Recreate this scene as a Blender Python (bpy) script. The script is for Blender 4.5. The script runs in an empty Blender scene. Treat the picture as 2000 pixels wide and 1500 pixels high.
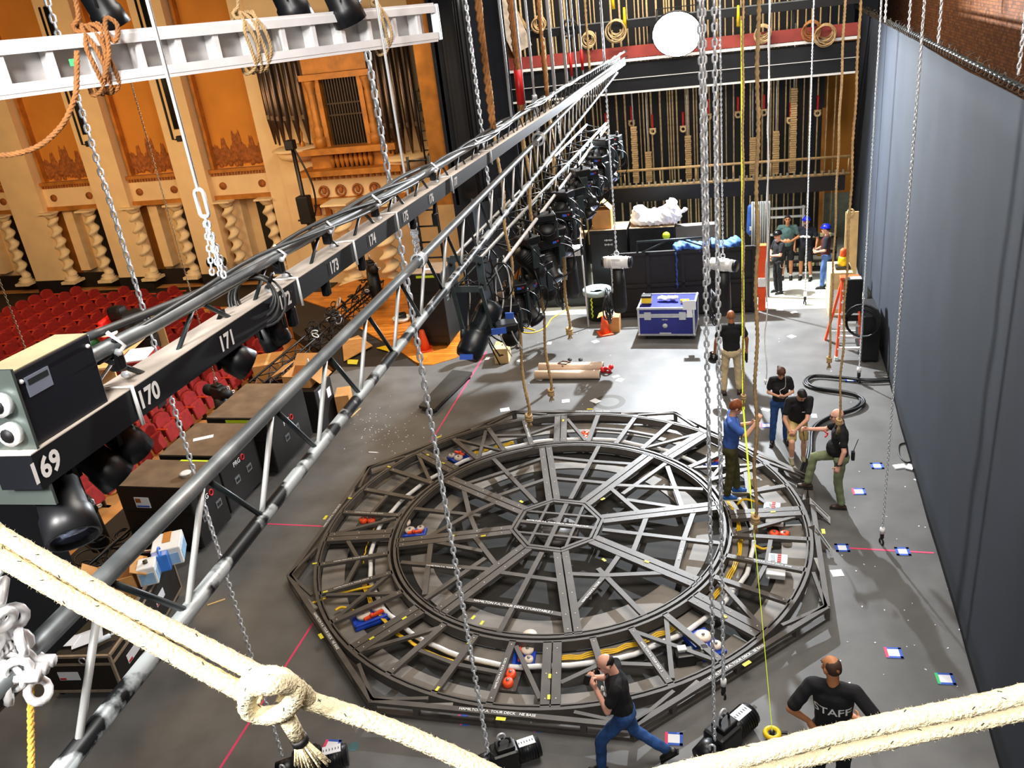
import bpy, bmesh, math, random
from math import sin, cos, pi, radians as rad, hypot, atan2, sqrt
from mathutils import Vector as V, Matrix as MX, Quaternion
random.seed(7)
SC = bpy.context.scene
COL = SC.collection
# ------------------------------------------------------------------ camera model (2000 x 1500 frame)
FPX = 1670.0
PIT, ROL, YAW = 0.42805, -0.1248, 0.2836
CAM = V((0, 0, 8.06))
_fw = V((0, cos(PIT), -sin(PIT))); _up = V((0, sin(PIT), cos(PIT))); _rt = V((1, 0, 0))
_r2 = _rt*cos(ROL)+_up*sin(ROL); _u2 = _up*cos(ROL)-_rt*sin(ROL)
_RZ = MX.Rotation(YAW, 3, 'Z')
RT, UP, FW = _RZ @ _r2, _RZ @ _u2, _RZ @ _fw
def ray(x, y): return RT*((x-1000)/FPX)-UP*((y-750)/FPX)+FW
def at(x, y, z=0.0):
    d = ray(x, y); return CAM+d*((z-CAM.z)/d.z)
def atX(x, y, X):
    d = ray(x, y); return CAM+d*((X-CAM.x)/d.x)
def atY(x, y, Y):
    d = ray(x, y); return CAM+d*((Y-CAM.y)/d.y)
def atD(x, y, D): return CAM+ray(x, y)*D
def px(p):
    d = V(p)-CAM; z = d.dot(FW); return (1000+FPX*d.dot(RT)/z, 750-FPX*d.dot(UP)/z, z)
def hat(x, y, base):
    """height above base (vertical line) that is seen at image row y"""
    lo, hi = -3.0, 12.0
    for _ in range(40):
        m = (lo+hi)/2
        if px((base[0], base[1], base[2]+m))[1] > y: lo = m
        else: hi = m
    return lo
cd = bpy.data.cameras.new('camera'); cam = bpy.data.objects.new('camera', cd); COL.objects.link(cam)
m4 = MX((RT, UP, -FW)).transposed().to_4x4(); m4.translation = CAM
cam.matrix_world = m4
cd.sensor_width = 36; cd.lens = 36*FPX/2000; cd.clip_start = .05; cd.clip_end = 300
SC.camera = cam
SC.view_settings.view_transform = 'Standard'; SC.view_settings.look = 'None'
SC.view_settings.gamma = 1; SC.view_settings.use_curve_mapping = False
# ------------------------------------------------------------------ materials
def lin(c):
    o = []
    for v in c[:3]:
        v = v/255.0; o.append(v/12.92 if v <= .04045 else ((v+.055)/1.055)**2.4)
    return (*o, 1)
_M = {}
def mat(name, col, rough=.6, metal=0., var=.12, ns=6., bump=0., bs=60., col2=None, ramp=(.35, .65), emis=0., spec=.5, alpha=1.):
    if name in _M: return _M[name]
    m = bpy.data.materials.new(name); m.use_nodes = True; _M[name] = m
    nt = m.node_tree; N = nt.nodes; L = nt.links; b = N['Principled BSDF']
    b.inputs['Roughness'].default_value = rough; b.inputs['Metallic'].default_value = metal
    b.inputs['Specular IOR Level'].default_value = spec
    c = lin(col); tc = N.new('ShaderNodeTexCoord')
    if var > 0 or col2:
        n = N.new('ShaderNodeTexNoise'); n.inputs['Scale'].default_value = ns; n.inputs['Detail'].default_value = 5
        L.new(tc.outputs['Object'], n.inputs['Vector'])
        r = N.new('ShaderNodeValToRGB'); L.new(n.outputs['Fac'], r.inputs['Fac'])
        r.color_ramp.elements[0].position = ramp[0]; r.color_ramp.elements[1].position = ramp[1]
        if col2: r.color_ramp.elements[0].color = c; r.color_ramp.elements[1].color = lin(col2)
        else:
            r.color_ramp.elements[0].color = (*[v*(1-var) for v in c[:3]], 1)
            r.color_ramp.elements[1].color = (*[min(1, v*(1+var)) for v in c[:3]], 1)
        L.new(r.outputs['Color'], b.inputs['Base Color'])
    else: b.inputs['Base Color'].default_value = c
    if bump > 0:
        n2 = N.new('ShaderNodeTexNoise'); n2.inputs['Scale'].default_value = bs; n2.inputs['Detail'].default_value = 3
        L.new(tc.outputs['Object'], n2.inputs['Vector'])
        bp = N.new('ShaderNodeBump'); bp.inputs['Strength'].default_value = bump; bp.inputs['Distance'].default_value = .02
        L.new(n2.outputs['Fac'], bp.inputs['Height']); L.new(bp.outputs['Normal'], b.inputs['Normal'])
    if emis > 0:
        b.inputs['Emission Color'].default_value = c; b.inputs['Emission Strength'].default_value = emis
    m.diffuse_color = c
    return m
# ------------------------------------------------------------------ mesh builder
def wloc(o):
    m = MX.Identity(4)
    while o is not None:
        m = MX.LocRotScale(o.location, o.rotation_euler, o.scale) @ m; o = o.parent
    return m
def perp(d):
    d = d.normalized(); a = V((0, 0, 1)) if abs(d.z) < .9 else V((1, 0, 0))
    u = d.cross(a).normalized(); return u, u.cross(d).normalized()
class MB:
    def __init__(s): s.v = []; s.f = []; s.m = []; s.s = []
    def add(s, vs, fs, mi=0, sm=False):
        b = len(s.v); s.v += [tuple(x) for x in vs]
        for f in fs: s.f.append(tuple(b+i for i in f)); s.m.append(mi); s.s.append(sm)
        return s
    def box(s, c, sz, R=None, mi=0, taper=1.):
        c = V(c); vs = []
        for k in (-1, 1):
            t = taper if k > 0 else 1.
            for (i, j) in ((-1, -1), (1, -1), (1, 1), (-1, 1)):
                p = V((i*sz[0]/2*t, j*sz[1]/2*t, k*sz[2]/2)); vs.append(c+(R @ p if R else p))
        return s.add(vs, [(3, 2, 1, 0), (4, 5, 6, 7), (0, 1, 5, 4), (1, 2, 6, 5), (2, 3, 7, 6), (3, 0, 4, 7)], mi)
    def rbox(s, c, sz, r=.02, R=None, mi=0):
        """box with chamfered edges"""
        bm = bmesh.new(); bmesh.ops.create_cube(bm, size=1)
        for v in bm.verts: v.co = V((v.co.x*sz[0], v.co.y*sz[1], v.co.z*sz[2]))
        bmesh.ops.bevel(bm, geom=bm.edges[:], offset=min(r, min(sz)*.45), segments=2, affect='EDGES', profile=.5)
        c = V(c); bm.verts.index_update()
        s.add([c+(R @ v.co if R else v.co) for v in bm.verts], [tuple(x.index for x in f.verts) for f in bm.faces], mi); bm.free(); return s
    def bar(s, a, b, w, h, up=(0, 0, 1), mi=0):
        a, b = V(a), V(b); d = (b-a); l = d.length
        if l < 1e-6: return s
        d = d/l; up = V(up)
        sd = d.cross(up)
        if sd.length < 1e-4: sd = d.cross(V((1, 0, 0)))
        sd.normalize(); u2 = sd.cross(d)
        R = MX((sd, d, u2)).transposed()
        return s.box((a+b)/2, (w, l, h), R, mi)
    def tube(s, pts, r, n=8, mi=0, sm=True, closed=False, caps=True):
        P = [V(p) for p in pts]; K = len(P)
        if K < 2: return s
        rr = r if hasattr(r, '__len__') else [r]*K
        vs = []; u = None
        for i, p in enumerate(P):
            if closed: t = P[(i+1) % K]-P[i-1]
            else: t = P[min(i+1, K-1)]-P[max(i-1, 0)]
            if t.length < 1e-9: t = V((0, 0, 1))
            t.normalize()
            if u is None: u = perp(t)[0]
            u = (u-t*u.dot(t))
            if u.length < 1e-6: u = perp(t)[0]
            u.normalize(); w = t.cross(u)
            for k in range(n):
                a = 2*pi*k/n; vs.append(p+(u*cos(a)+w*sin(a))*rr[i])
        fs = []
        for i in range(K if closed else K-1):
            j = (i+1) % K
            for k in range(n): fs.append((i*n+k, i*n+(k+1) % n, j*n+(k+1) % n, j*n+k))
        if not closed and caps: fs += [tuple(range(n-1, -1, -1)), tuple((K-1)*n+k for k in range(n))]
        return s.add(vs, fs, mi, sm)
    def cyl(s, a, b, r0, r1=None, n=16, mi=0, sm=True):
        return s.tube([a, b], [r0, r0 if r1 is None else r1], n, mi, sm)
    def lathe(s, prof, c=(0, 0, 0), n=20, mi=0, R=None, sm=True):
        c = V(c); vs = []; K = len(prof)
        for (r, z) in prof:
            for k in range(n):
                a = 2*pi*k/n; p = V((r*cos(a), r*sin(a), z)); vs.append(c+(R @ p if R else p))
        fs = [(i*n+k, i*n+(k+1) % n, (i+1)*n+(k+1) % n, (i+1)*n+k) for i in range(K-1) for k in range(n)]
        fs += [tuple(range(n-1, -1, -1)), tuple((K-1)*n+k for k in range(n))]
        return s.add(vs, fs, mi, sm)
    def sph(s, c, r, nu=14, nv=8, mi=0, R=None, v0=-90, v1=90):
        c = V(c); r = (r, r, r) if not hasattr(r, '__len__') else r; vs = []
        for j in range(nv+1):
            b = rad(v0+(v1-v0)*j/nv)
            for i in range(nu):
                a = 2*pi*i/nu; p = V((r[0]*cos(a)*cos(b), r[1]*sin(a)*cos(b), r[2]*sin(b))); vs.append(c+(R @ p if R else p))
        fs = [(j*nu+i, j*nu+(i+1) % nu, (j+1)*nu+(i+1) % nu, (j+1)*nu+i) for j in range(nv) for i in range(nu)]
        fs += [tuple(range(nu-1, -1, -1)), tuple(nv*nu+i for i in range(nu))]
        return s.add(vs, fs, mi, True)
    def prism(s, poly, z0, z1, mi=0):
        n = len(poly); A = sum(poly[i][0]*poly[(i+1) % n][1]-poly[(i+1) % n][0]*poly[i][1] for i in range(n))
        if A < 0: poly = poly[::-1]
        vs = [(p[0], p[1], z0) for p in poly]+[(p[0], p[1], z1) for p in poly]
        fs = [tuple(range(n-1, -1, -1)), tuple(range(n, 2*n))]+[(i, (i+1) % n, n+(i+1) % n, n+i) for i in range(n)]
        return s.add(vs, fs, mi)
    def plate(s, poly, nrm, th, mi=0):
        """extrude a planar 3-D polygon along nrm"""
        n = len(poly); nv = V(nrm).normalized()*th; vs = [V(p) for p in poly]+[V(p)+nv for p in poly]
        fs = [tuple(range(n-1, -1, -1)), tuple(range(n, 2*n))]+[(i, (i+1) % n, n+(i+1) % n, n+i) for i in range(n)]
        return s.add(vs, fs, mi)
    def arc(s, c, r0, r1, a0, a1, z0, z1, n=24, mi=0):
        """flat ring sector, angles in degrees"""
        full = abs(a1-a0) >= 359.9; vs = []; K = n if full else n+1
        for i in range(K):
            a = rad(a0+(a1-a0)*i/n)
            for (r, z) in ((r0, z0), (r1, z0), (r1, z1), (r0, z1)): vs.append((c[0]+r*cos(a), c[1]+r*sin(a), z))
        fs = []
        for i in range(n):
            j = (i+1) % K
            for k in range(4): fs.append((i*4+k, i*4+(k+1) % 4, j*4+(k+1) % 4, j*4+k))
        if not full: fs += [(0, 3, 2, 1), (K*4-4, K*4-3, K*4-2, K*4-1)]
        return s.add(vs, fs, mi)
    def helix(s, pts, r, strands=3, pitch=.06, n=5, mi=0, step=None):
        """laid rope"""
        P = res(pts, step or pitch/5); tot = 0; u = None; A = []
        for i, p in enumerate(P):
            t = (P[min(i+1, len(P)-1)]-P[max(i-1, 0)]).normalized()
            if u is None: u = perp(t)[0]
            u = (u-t*u.dot(t)).normalized(); A.append((p, u.copy(), t.cross(u), tot))
            if i+1 < len(P): tot += (P[i+1]-p).length
        for k in range(strands):
            s.tube([p+(u*cos(2*pi*(l/pitch+k/strands))+w*sin(2*pi*(l/pitch+k/strands)))*r*.5 for (p, u, w, l) in A], r*.56, n, mi)
        return s
    def link(s, c, d, u, L, W, wire, n=5, mi=0):
        """one oval chain link: along d, width along u"""
        w = V(d).cross(V(u)); pts = []; st = max(0, (L-W)/2)
        for k in range(12):
            a = 2*pi*(k+.5)/12; pts.append(V(c)+V(d)*((W/2-wire)*sin(a)+math.copysign(st, sin(a)))+V(u)*((W/2-wire)*cos(a)))
        return s.tube(pts, wire, n, mi, closed=True)
    def chain(s, a, b, L=.045, W=.03, wire=.0055, n=4, mi=0, rnd=0.):
        a, b = V(a), V(b); d = b-a; l = d.length; d.normalize(); p = L-2.2*wire; k = max(2, int(l/p)); u, w = perp(d)
        for i in range(k):
            ang = (pi/2 if i % 2 else 0)+.5+rnd*sin(i*.13)
            s.link(a+d*(p*(i+.5)), d, u*cos(ang)+w*sin(ang), L, W, wire, n, mi)
        return s
    def torus(s, c, R0, r, nrm=(0, 0, 1), n=24, m=6, mi=0, a0=0, a1=360):
        u, w = perp(V(nrm)); cl = abs(a1-a0) >= 359
        return s.tube([V(c)+(u*cos(rad(a0+(a1-a0)*i/n))+w*sin(rad(a0+(a1-a0)*i/n)))*R0 for i in range(n if cl else n+1)], r, m, mi, closed=cl)
    def text(s, body, size, M4, mi=0, align='CENTER', bold=.012):
        cu = bpy.data.curves.new('t', 'FONT'); cu.body = body; cu.size = size; cu.align_x = align; cu.align_y = 'CENTER'; cu.resolution_u = 3
        cu.offset = size*bold
        ob = bpy.data.objects.new('t', cu); COL.objects.link(ob)
        me = bpy.data.meshes.new_from_object(ob.evaluated_get(bpy.context.evaluated_depsgraph_get()))
        s.add([M4 @ v.co for v in me.vertices], [tuple(p.vertices) for p in me.polygons], mi)
        bpy.data.objects.remove(ob); bpy.data.curves.remove(cu); bpy.data.meshes.remove(me); return s
    def build(s, name, mats, parent=None, tag=None):
        if not isinstance(mats, (list, tuple)): mats = [mats]
        me = bpy.data.meshes.new(name)
        vs = s.v
        if parent is not None:
            im = wloc(parent).inverted()
            if im != MX.Identity(4): vs = [im @ V(p) for p in vs]
        me.from_pydata([tuple(p) for p in vs], [], s.f)
        for m in mats: me.materials.append(m)
        if len(me.polygons) == len(s.m):
            me.polygons.foreach_set('material_index', s.m); me.polygons.foreach_set('use_smooth', s.s)
        me.update()
        o = bpy.data.objects.new(name, me); COL.objects.link(o)
        if parent is not None: o.parent = parent
        if tag: lab(o, *tag)
        return o
def res(pts, step):
    """resample a polyline (Catmull-Rom when more than two points)"""
    P = [V(p) for p in pts]
    if len(P) > 2:
        Q = []
        for i in range(len(P)-1):
            p0, p1, p2, p3 = P[max(i-1, 0)], P[i], P[i+1], P[min(i+2, len(P)-1)]
            for k in range(8):
                t = k/8; Q.append(.5*((2*p1)+(p2-p0)*t+(2*p0-5*p1+4*p2-p3)*t*t+(3*p1-p0-3*p2+p3)*t**3))
        P = Q+[P[-1]]
    out = [P[0]]; acc = 0.
    for a, b in zip(P, P[1:]):
        l = (b-a).length
        if l < 1e-9: continue
        while acc+l >= step:
            t = (step-acc)/l; a = a+(b-a)*t; out.append(a.copy()); l = (b-a).length; acc = 0.
            if l < 1e-9: break
        acc += l
    if (out[-1]-P[-1]).length > step*.2: out.append(P[-1])
    return out
def spl(pts, k=8):
    P = [V(p) for p in pts]; Q = []
    for i in range(len(P)-1):
        p0, p1, p2, p3 = P[max(i-1, 0)], P[i], P[i+1], P[min(i+2, len(P)-1)]
        for j in range(k):
            t = j/k; Q.append(.5*((2*p1)+(p2-p0)*t+(2*p0-5*p1+4*p2-p3)*t*t+(3*p1-p0-3*p2+p3)*t**3))
    return Q+[P[-1]]
def lab(o, label, cat, group=None, kind=None):
    o['label'] = label; o['category'] = cat
    if group: o['group'] = group
    if kind: o['kind'] = kind
    return o
def thing(name, label, cat, loc=(0, 0, 0), rz=0., group=None):
    o = bpy.data.objects.new(name, None); COL.objects.link(o); o.empty_display_size = .1
    o.location = loc; o.rotation_euler = (0, 0, rz); return lab(o, label, cat, group)
def struct(o): o['kind'] = 'structure'; return o
def kids(o): return [c for c in COL.objects if c.parent == o]
_KC = {}
def dup(root, loc, rz=0., label=None, group=None, sc=None, cat=None):
    if root.name not in _KC: _KC[root.name] = [(c, kids(c)) for c in kids(root)]
    r = root.copy(); COL.objects.link(r); r.location = loc; r.rotation_euler = (0, 0, rz)
    if sc: r.scale = sc if hasattr(sc, '__len__') else (sc,)*3
    if label: r['label'] = label
    if group: r['group'] = group
    for c, gs in _KC[root.name]:
        k = c.copy(); COL.objects.link(k); k.parent = r
        for g in gs: d = g.copy(); COL.objects.link(d); d.parent = k
    return r
def T4(o, x, y, z=None):
    """matrix with text axes x (reading), y (up) at origin o"""
    x = V(x).normalized(); y = V(y); y = (y-x*y.dot(x)).normalized(); z = x.cross(y)
    m = MX((x, y, z)).transposed().to_4x4(); m.translation = V(o); return m
def Rz(a): return MX.Rotation(a, 3, 'Z')
def RX(a): return MX.Rotation(a, 3, 'X')
def RY(a): return MX.Rotation(a, 3, 'Y')
def Rto(d, up=(0, 0, 1)):
    """rotation whose local Z points along d"""
    d = V(d).normalized(); return V((0, 0, 1)).rotation_difference(d).to_matrix()
# ================================================================== palette
m_floor = mat('stage_floor_paint', (98, 97, 95), .46, 0, .16, 1.7, .05, 40)
m_conc = mat('pale_concrete', (196, 200, 188), .7, 0, .1, 1.5, .05, 30)
m_house = mat('house_carpet', (190, 132, 70), .8, 0, .15, 2)
m_wood = mat('apron_boards', (214, 132, 46), .35, 0, .18, 3)
m_pit = mat('pit_cover', (34, 27, 22), .7, 0, .2, 2)
m_black = mat('flat_black', (11, 11, 13), .6, 0, .2, 4)
m_blk2 = mat('satin_black', (17, 18, 21), .4, 0, .2, 5)
m_rub = mat('black_rubber', (14, 14, 15), .5, 0, .1, 5)
m_drape = mat('navy_black_drape', (34, 42, 54), .9, 0, .14, 1.2, .25, 300)
m_leg = mat('black_serge', (22, 27, 36), .95, 0, .2, 2, .2, 200)
m_brick = mat('brick_wall', (124, 78, 44), .9, 0, .3, 1.2)
m_cream = mat('cream_plaster', (240, 208, 160), .8, 0, .05, 1.5)
m_orange = mat('ochre_plaster', (214, 140, 52), .8, 0, .1, .6)
m_orn = mat('ornament_paint', (160, 92, 38), .8, 0, .3, 9)
m_stone = mat('cream_stone', (238, 214, 172), .7, 0, .06, 5)
m_dado = mat('dark_dado', (26, 18, 14), .6, 0, .2, 3)
m_pipe = mat('organ_pipe_metal', (92, 76, 66), .3, .8, .1, 4)
m_gold = mat('gold_trim', (186, 120, 48), .5, .2, .2, 3)
m_red = mat('red_velvet', (138, 16, 14), .85, 0, .2, 8, .15, 200)
m_redw = mat('red_wood_arm', (176, 54, 22), .4, 0, .15, 6)
m_rope = mat('manila_rope', (186, 154, 108), .85, 0, .2, 20, .3, 200)
m_ropec = mat('cream_rope', (228, 214, 176), .9, 0, .1, 30, .5, 260)
m_ropeo = mat('orange_rope', (168, 112, 62), .85, 0, .2, 20, .3, 200)
m_cable = mat('black_cable', (18, 19, 21), .45, 0, .15, 8)
m_steel = mat('galvanised_chain', (214, 218, 222), .35, .3, .12, 12)
m_alu = mat('bright_aluminium', (240, 240, 240), .35, .1, .06, 8)
m_paintpipe = mat('worn_grey_pipe', (112, 118, 120), .38, .55, .2, 5, col2=(150, 156, 158), ramp=(.42, .6))
m_silverchip = mat('chipped_pipe', (24, 26, 28), .4, .3, .2, 7, col2=(188, 196, 198), ramp=(.47, .53))
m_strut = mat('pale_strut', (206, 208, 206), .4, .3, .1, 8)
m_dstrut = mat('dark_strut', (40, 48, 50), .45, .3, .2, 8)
m_white = mat('white_paint', (240, 240, 238), .5, 0, .04, 6)
m_paper = mat('white_paper', (238, 240, 246), .7, 0, .03, 6)
m_bluet = mat('blue_tape', (52, 92, 190), .6, 0, .06, 6)
m_pink = mat('pink_tape', (226, 70, 110), .6, 0, .06, 6)
m_green = mat('green_tape', (60, 190, 110), .6, 0, .06, 6)
m_yel = mat('yellow_tape', (232, 220, 60), .6, 0, .06, 6)
m_lime = mat('lime_tape', (208, 230, 40), .6, 0, .06, 6)
m_cable_y = mat('yellow_cable', (238, 192, 36), .5, 0, .08, 6)
m_card = mat('cardboard', (196, 142, 82), .8, 0, .1, 4)
m_ply = mat('plywood', (224, 190, 132), .65, 0, .1, 5)
m_cone = mat('cone_orange', (240, 84, 30), .5, 0, .06, 6)
m_bluecase = mat('blue_case_laminate', (34, 40, 128), .4, 0, .12, 4)
m_edge = mat('case_aluminium_edge', (206, 208, 212), .3, .7, .06, 8)
m_blue = mat('blue_machine', (22, 66, 178), .4, 0, .12, 8)
m_owheel = mat('orange_wheel', (244, 82, 34), .45, 0, .06, 8)
m_pale = mat('pale_wheel', (222, 206, 190), .5, 0, .06, 8)
m_tarp = mat('blue_tarp', (44, 82, 150), .7, 0, .2, 6)
m_yplastic = mat('yellow_plastic', (240, 200, 20), .4, 0, .06, 6)
m_grey = mat('grey_steel', (120, 124, 126), .4, .4, .12, 6)
m_lgrey = mat('pale_grey_plastic', (206, 208, 208), .5, 0, .05, 6)
m_redp = mat('red_plastic', (200, 30, 28), .4, 0, .08, 6)
m_tan = mat('tan_timber', (178, 146, 98), .6, 0, .2, 10)
m_lens = mat('glass_lens', (150, 160, 190), .08, .6, .1, 6)
m_glow = mat('lamp_face', (244, 248, 255), .5, 0, 0, emis=26.)
m_redband = mat('red_fascia', (150, 60, 52), .6, 0, .15, 3)
# brick wall: real courses in the colour and the bump
def brickmat():
    m = m_brick; nt = m.node_tree; N = nt.nodes; L = nt.links; b = N['Principled BSDF']
    tc = N.new('ShaderNodeTexCoord'); sx = N.new('ShaderNodeSeparateXYZ'); mp = N.new('ShaderNodeCombineXYZ')
    L.new(tc.outputs['Object'], sx.inputs['Vector']); L.new(sx.outputs['Y'], mp.inputs['X']); L.new(sx.outputs['Z'], mp.inputs['Y'])
    bt = N.new('ShaderNodeTexBrick'); bt.inputs['Scale'].default_value = 4.4; bt.inputs['Color1'].default_value = lin((140, 84, 40))
    bt.inputs['Color2'].default_value = lin((96, 54, 26)); bt.inputs['Mortar'].default_value = lin((76, 48, 28)); bt.inputs['Mortar Size'].default_value = .02
    L.new(mp.outputs['Vector'], bt.inputs['Vector']); L.new(bt.outputs['Color'], b.inputs['Base Color'])
    bp = N.new('ShaderNodeBump'); bp.inputs['Strength'].default_value = .6; bp.inputs['Distance'].default_value = .03; bp.invert = True
    L.new(bt.outputs['Fac'], bp.inputs['Height']); L.new(bp.outputs['Normal'], b.inputs['Normal'])
brickmat()
def boardmat(m, sc, rot=0):
    nt = m.node_tree; N = nt.nodes; L = nt.links; b = N['Principled BSDF']
    src = b.inputs['Base Color'].links[0].from_socket
    tc = N.new('ShaderNodeTexCoord'); mp = N.new('ShaderNodeMapping'); mp.inputs['Rotation'].default_value = (0, 0, rot)
    L.new(tc.outputs['Object'], mp.inputs['Vector'])
    bt = N.new('ShaderNodeTexBrick'); bt.inputs['Scale'].default_value = sc; bt.inputs['Color1'].default_value = (1, 1, 1, 1)
    bt.inputs['Color2'].default_value = (.72, .66, .6, 1); bt.inputs['Mortar'].default_value = (.35, .28, .22, 1); bt.inputs['Mortar Size'].default_value = .008
    bt.inputs['Brick Width'].default_value = 3.; bt.inputs['Row Height'].default_value = .16
    L.new(mp.outputs['Vector'], bt.inputs['Vector'])
    mx = N.new('ShaderNodeMix'); mx.data_type = 'RGBA'; mx.blend_type = 'MULTIPLY'; mx.inputs[0].default_value = 1
    L.new(src, mx.inputs[6]); L.new(bt.outputs['Color'], mx.inputs[7]); L.new(mx.outputs[2], b.inputs['Base Color'])
boardmat(m_wood, 1.2)
# ================================================================== floors
def xy(*pp, z=0.): return [(at(x, y, z).x, at(x, y, z).y) for (x, y) in pp]
b = MB(); b.prism([(-9.7, -4), (4.6, -4), (4.6, 21.3), (-6.4, 21.3), (-6.6, 19.1), (-7.6, 18.0), (-9.7, 18.0)], -.25, 0, 0)
struct(b.build('floor', m_floor))
b = MB(); b.prism([(-6.4, 21.3), (4.6, 21.3), (4.6, 31), (-6.4, 31)], -.25, .004, 0); struct(b.build('floor_wing', m_conc))
b = MB(); b.box((-22.5, 11, -.9), (26, 34, .2)); struct(b.build('floor_house', m_house))
b = MB(); b.box((-24, 25.9, -.79), (20, 2.9, .04)); struct(b.build('floor_unlit_strip', m_dado))  # dark strip painting the unlit back of the house floor
ap = xy((590, 585), (640, 566), (720, 540), (800, 548), (905, 650))+[(-6.5, 18.9), (-6.75, 18.45)]+xy((862, 708), (846, 713), (828, 713), (812, 708))+[(-8.35, 18.9)]+xy((700, 640), (655, 607))
b = MB(); b.prism(ap, -.25, .012); struct(b.build('floor_apron', m_wood))
b = MB(); b.prism([(-9.7, 18.0), (-7.6, 18.0), (-8.2, 19.4), (-10.2, 21.2), (-11.9, 23.4), (-13.8, 23.2), (-12.3, 20.6), (-10.6, 19.0)], -.28, -.02); struct(b.build('floor_pit', m_pit))
b = MB(); b.box((-11.9, 23.0, -.42), (4.2, 2.2, .72)); struct(b.build('floor_step', m_wood))
# ================================================================== stage walls
b = MB(); b.box((-2.8, 25.9, 6.5), (10.3, .3, 13.)); struct(b.build('wall_far', m_black))
b = MB(); b.box((4.75, 11, 7), (.3, 44, 14)); struct(b.build('wall_upstage', m_brick))
b = MB(); b.box((3.6, 27.6, 3.6), (2.6, .2, 4.4)); b.box((3.6, 27.55, .7), (2.6, .2, 1.4), mi=2); b.box((2.36, 25.7, 2.1), (.14, .2, 4.2), mi=1); struct(b.build('door_1', [m_orange, m_gold, mat('pale_green_wall', (140, 146, 128), .7)]))
b = MB(); b.box((-7.0, 23.6, 6.5), (.5, 4.2, 13.)); struct(b.build('wall_proscenium', m_leg))
q0, q1, q2, q3 = atY(838, 55, 21.6), atY(850, 50, 21.6), atY(908, 350, 21.6), atY(868, 350, 21.6)
b = MB(); b.box((q1.x-.35, 21.75, 6.2), (.62, .25, 6.2)); b.box((q1.x-.02, 21.7, 6.2), (.08, .4, 6.2), mi=1); struct(b.build('trim_1', [m_gold, m_cream]))
# ================================================================== auditorium side wall
YW = 27.4
def zw(x, y): return atY(x, y, YW).z
def xw(x, y=375): return atY(x, y, YW).x
b = MB(); b.box((-21, YW+1.2, 5.5), (30, .3, 14)); struct(b.build('wall_house', m_orange))
zl, zf0, zf1, zt = zw(290, 540), zw(290, 402), zw(290, 345), 12.
PIL = [(-170, -108), (8, 72), (180, 245), (350, 410), (528, 612)]
for i, (a, c) in enumerate(PIL):
    b = MB(); X0, X1 = xw(a), xw(c)
    b.box(((X0+X1)/2, YW+.25, (zl+zt)/2), (X1-X0, .5, zt-zl), mi=0)
    b.box(((X0+X1)/2, YW+.3, (zl-.9)/2), (X1-X0+.06, .62, zl+.9), mi=1)
    struct(b.build('trim_%d' % (i+2), [m_cream, m_dado]))
for i, (a, c) in enumerate(zip(PIL, PIL[1:])):
    X0, X1 = xw(a[1]), xw(c[0]); xm = (X0+X1)/2; w = X1-X0
    b = MB(); b.box((xm, YW+.75, (zf1+zt)/2), (w, .3, zt-zf1))           # recessed panel
    b.box((X0+.12, YW+.5, (zf1+zt)/2), (.12, .3, zt-zf1), mi=1); b.box((X1-.12, YW+.5, (zf1+zt)/2), (.12, .3, zt-zf1), mi=1)
    rnd = random.Random(i)
    for k in range(26):                                                    # painted plaster cresting
        u = -1+2*(k+.5)/26; h = .5+.2*abs(sin(u*9))+(.45 if abs(u) < .12 else 0)+(.22 if abs(abs(u)-.55) < .06 else 0)
        b.sph((xm+u*w*.43, YW+.6, zf1+.12+h*.5), (.05+.03*rnd.random(), .06, h*.55), 8, 6, mi=2)
        b.sph((xm+u*w*.43, YW+.57, zf1+.1+h*.35*rnd.random()), (.09, .05, .1), 8, 5, mi=2)
    struct(b.build('wall_panel_%d' % (i+1), [m_orange, m_gold, m_orn]))
    b = MB(); b.box((xm, YW+.55, (zf0+zf1)/2), (w, .5, zf1-zf0), mi=0)
    b.box((xm, YW+.28, zf1-.04), (w, .16, .12), mi=1); b.box((xm, YW+.28, zf0+.06), (w, .16, .16), mi=1)
    for k in range(int(w/.12)): b.box((X0+.08+k*.12, YW+.27, zf1-.16), (.06, .07, .1), mi=2)
    for u in (-.33, .33): b.cyl((xm+u*w, YW+.31, (zf0+zf1)/2-.05), (xm+u*w, YW+.24, (zf0+zf1)/2-.05), .13, n=18, mi=2)
    struct(b.build('trim_%d' % (i+8), [m_cream, m_gold, m_orn]))
    b = MB(); b.box((xm, YW+1.05, (zf0-.8)/2), (w, .08, zf0+.8), mi=0); b.box((xm+w*.2, YW+1.0, (zf0-.8)/2-.1), (w*.45, .06, zf0+.5), mi=1)
    b.box((xm-w*.28, YW+.8, (zf0)/2), (w*.18, .5, zf0+.2), mi=0)
    b.box((xm, YW+.55, -.55), (w, .1, .7), mi=1)
    struct(b.build('wall_arcade_%d' % (i+1), [m_cream, m_dado]))
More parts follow.
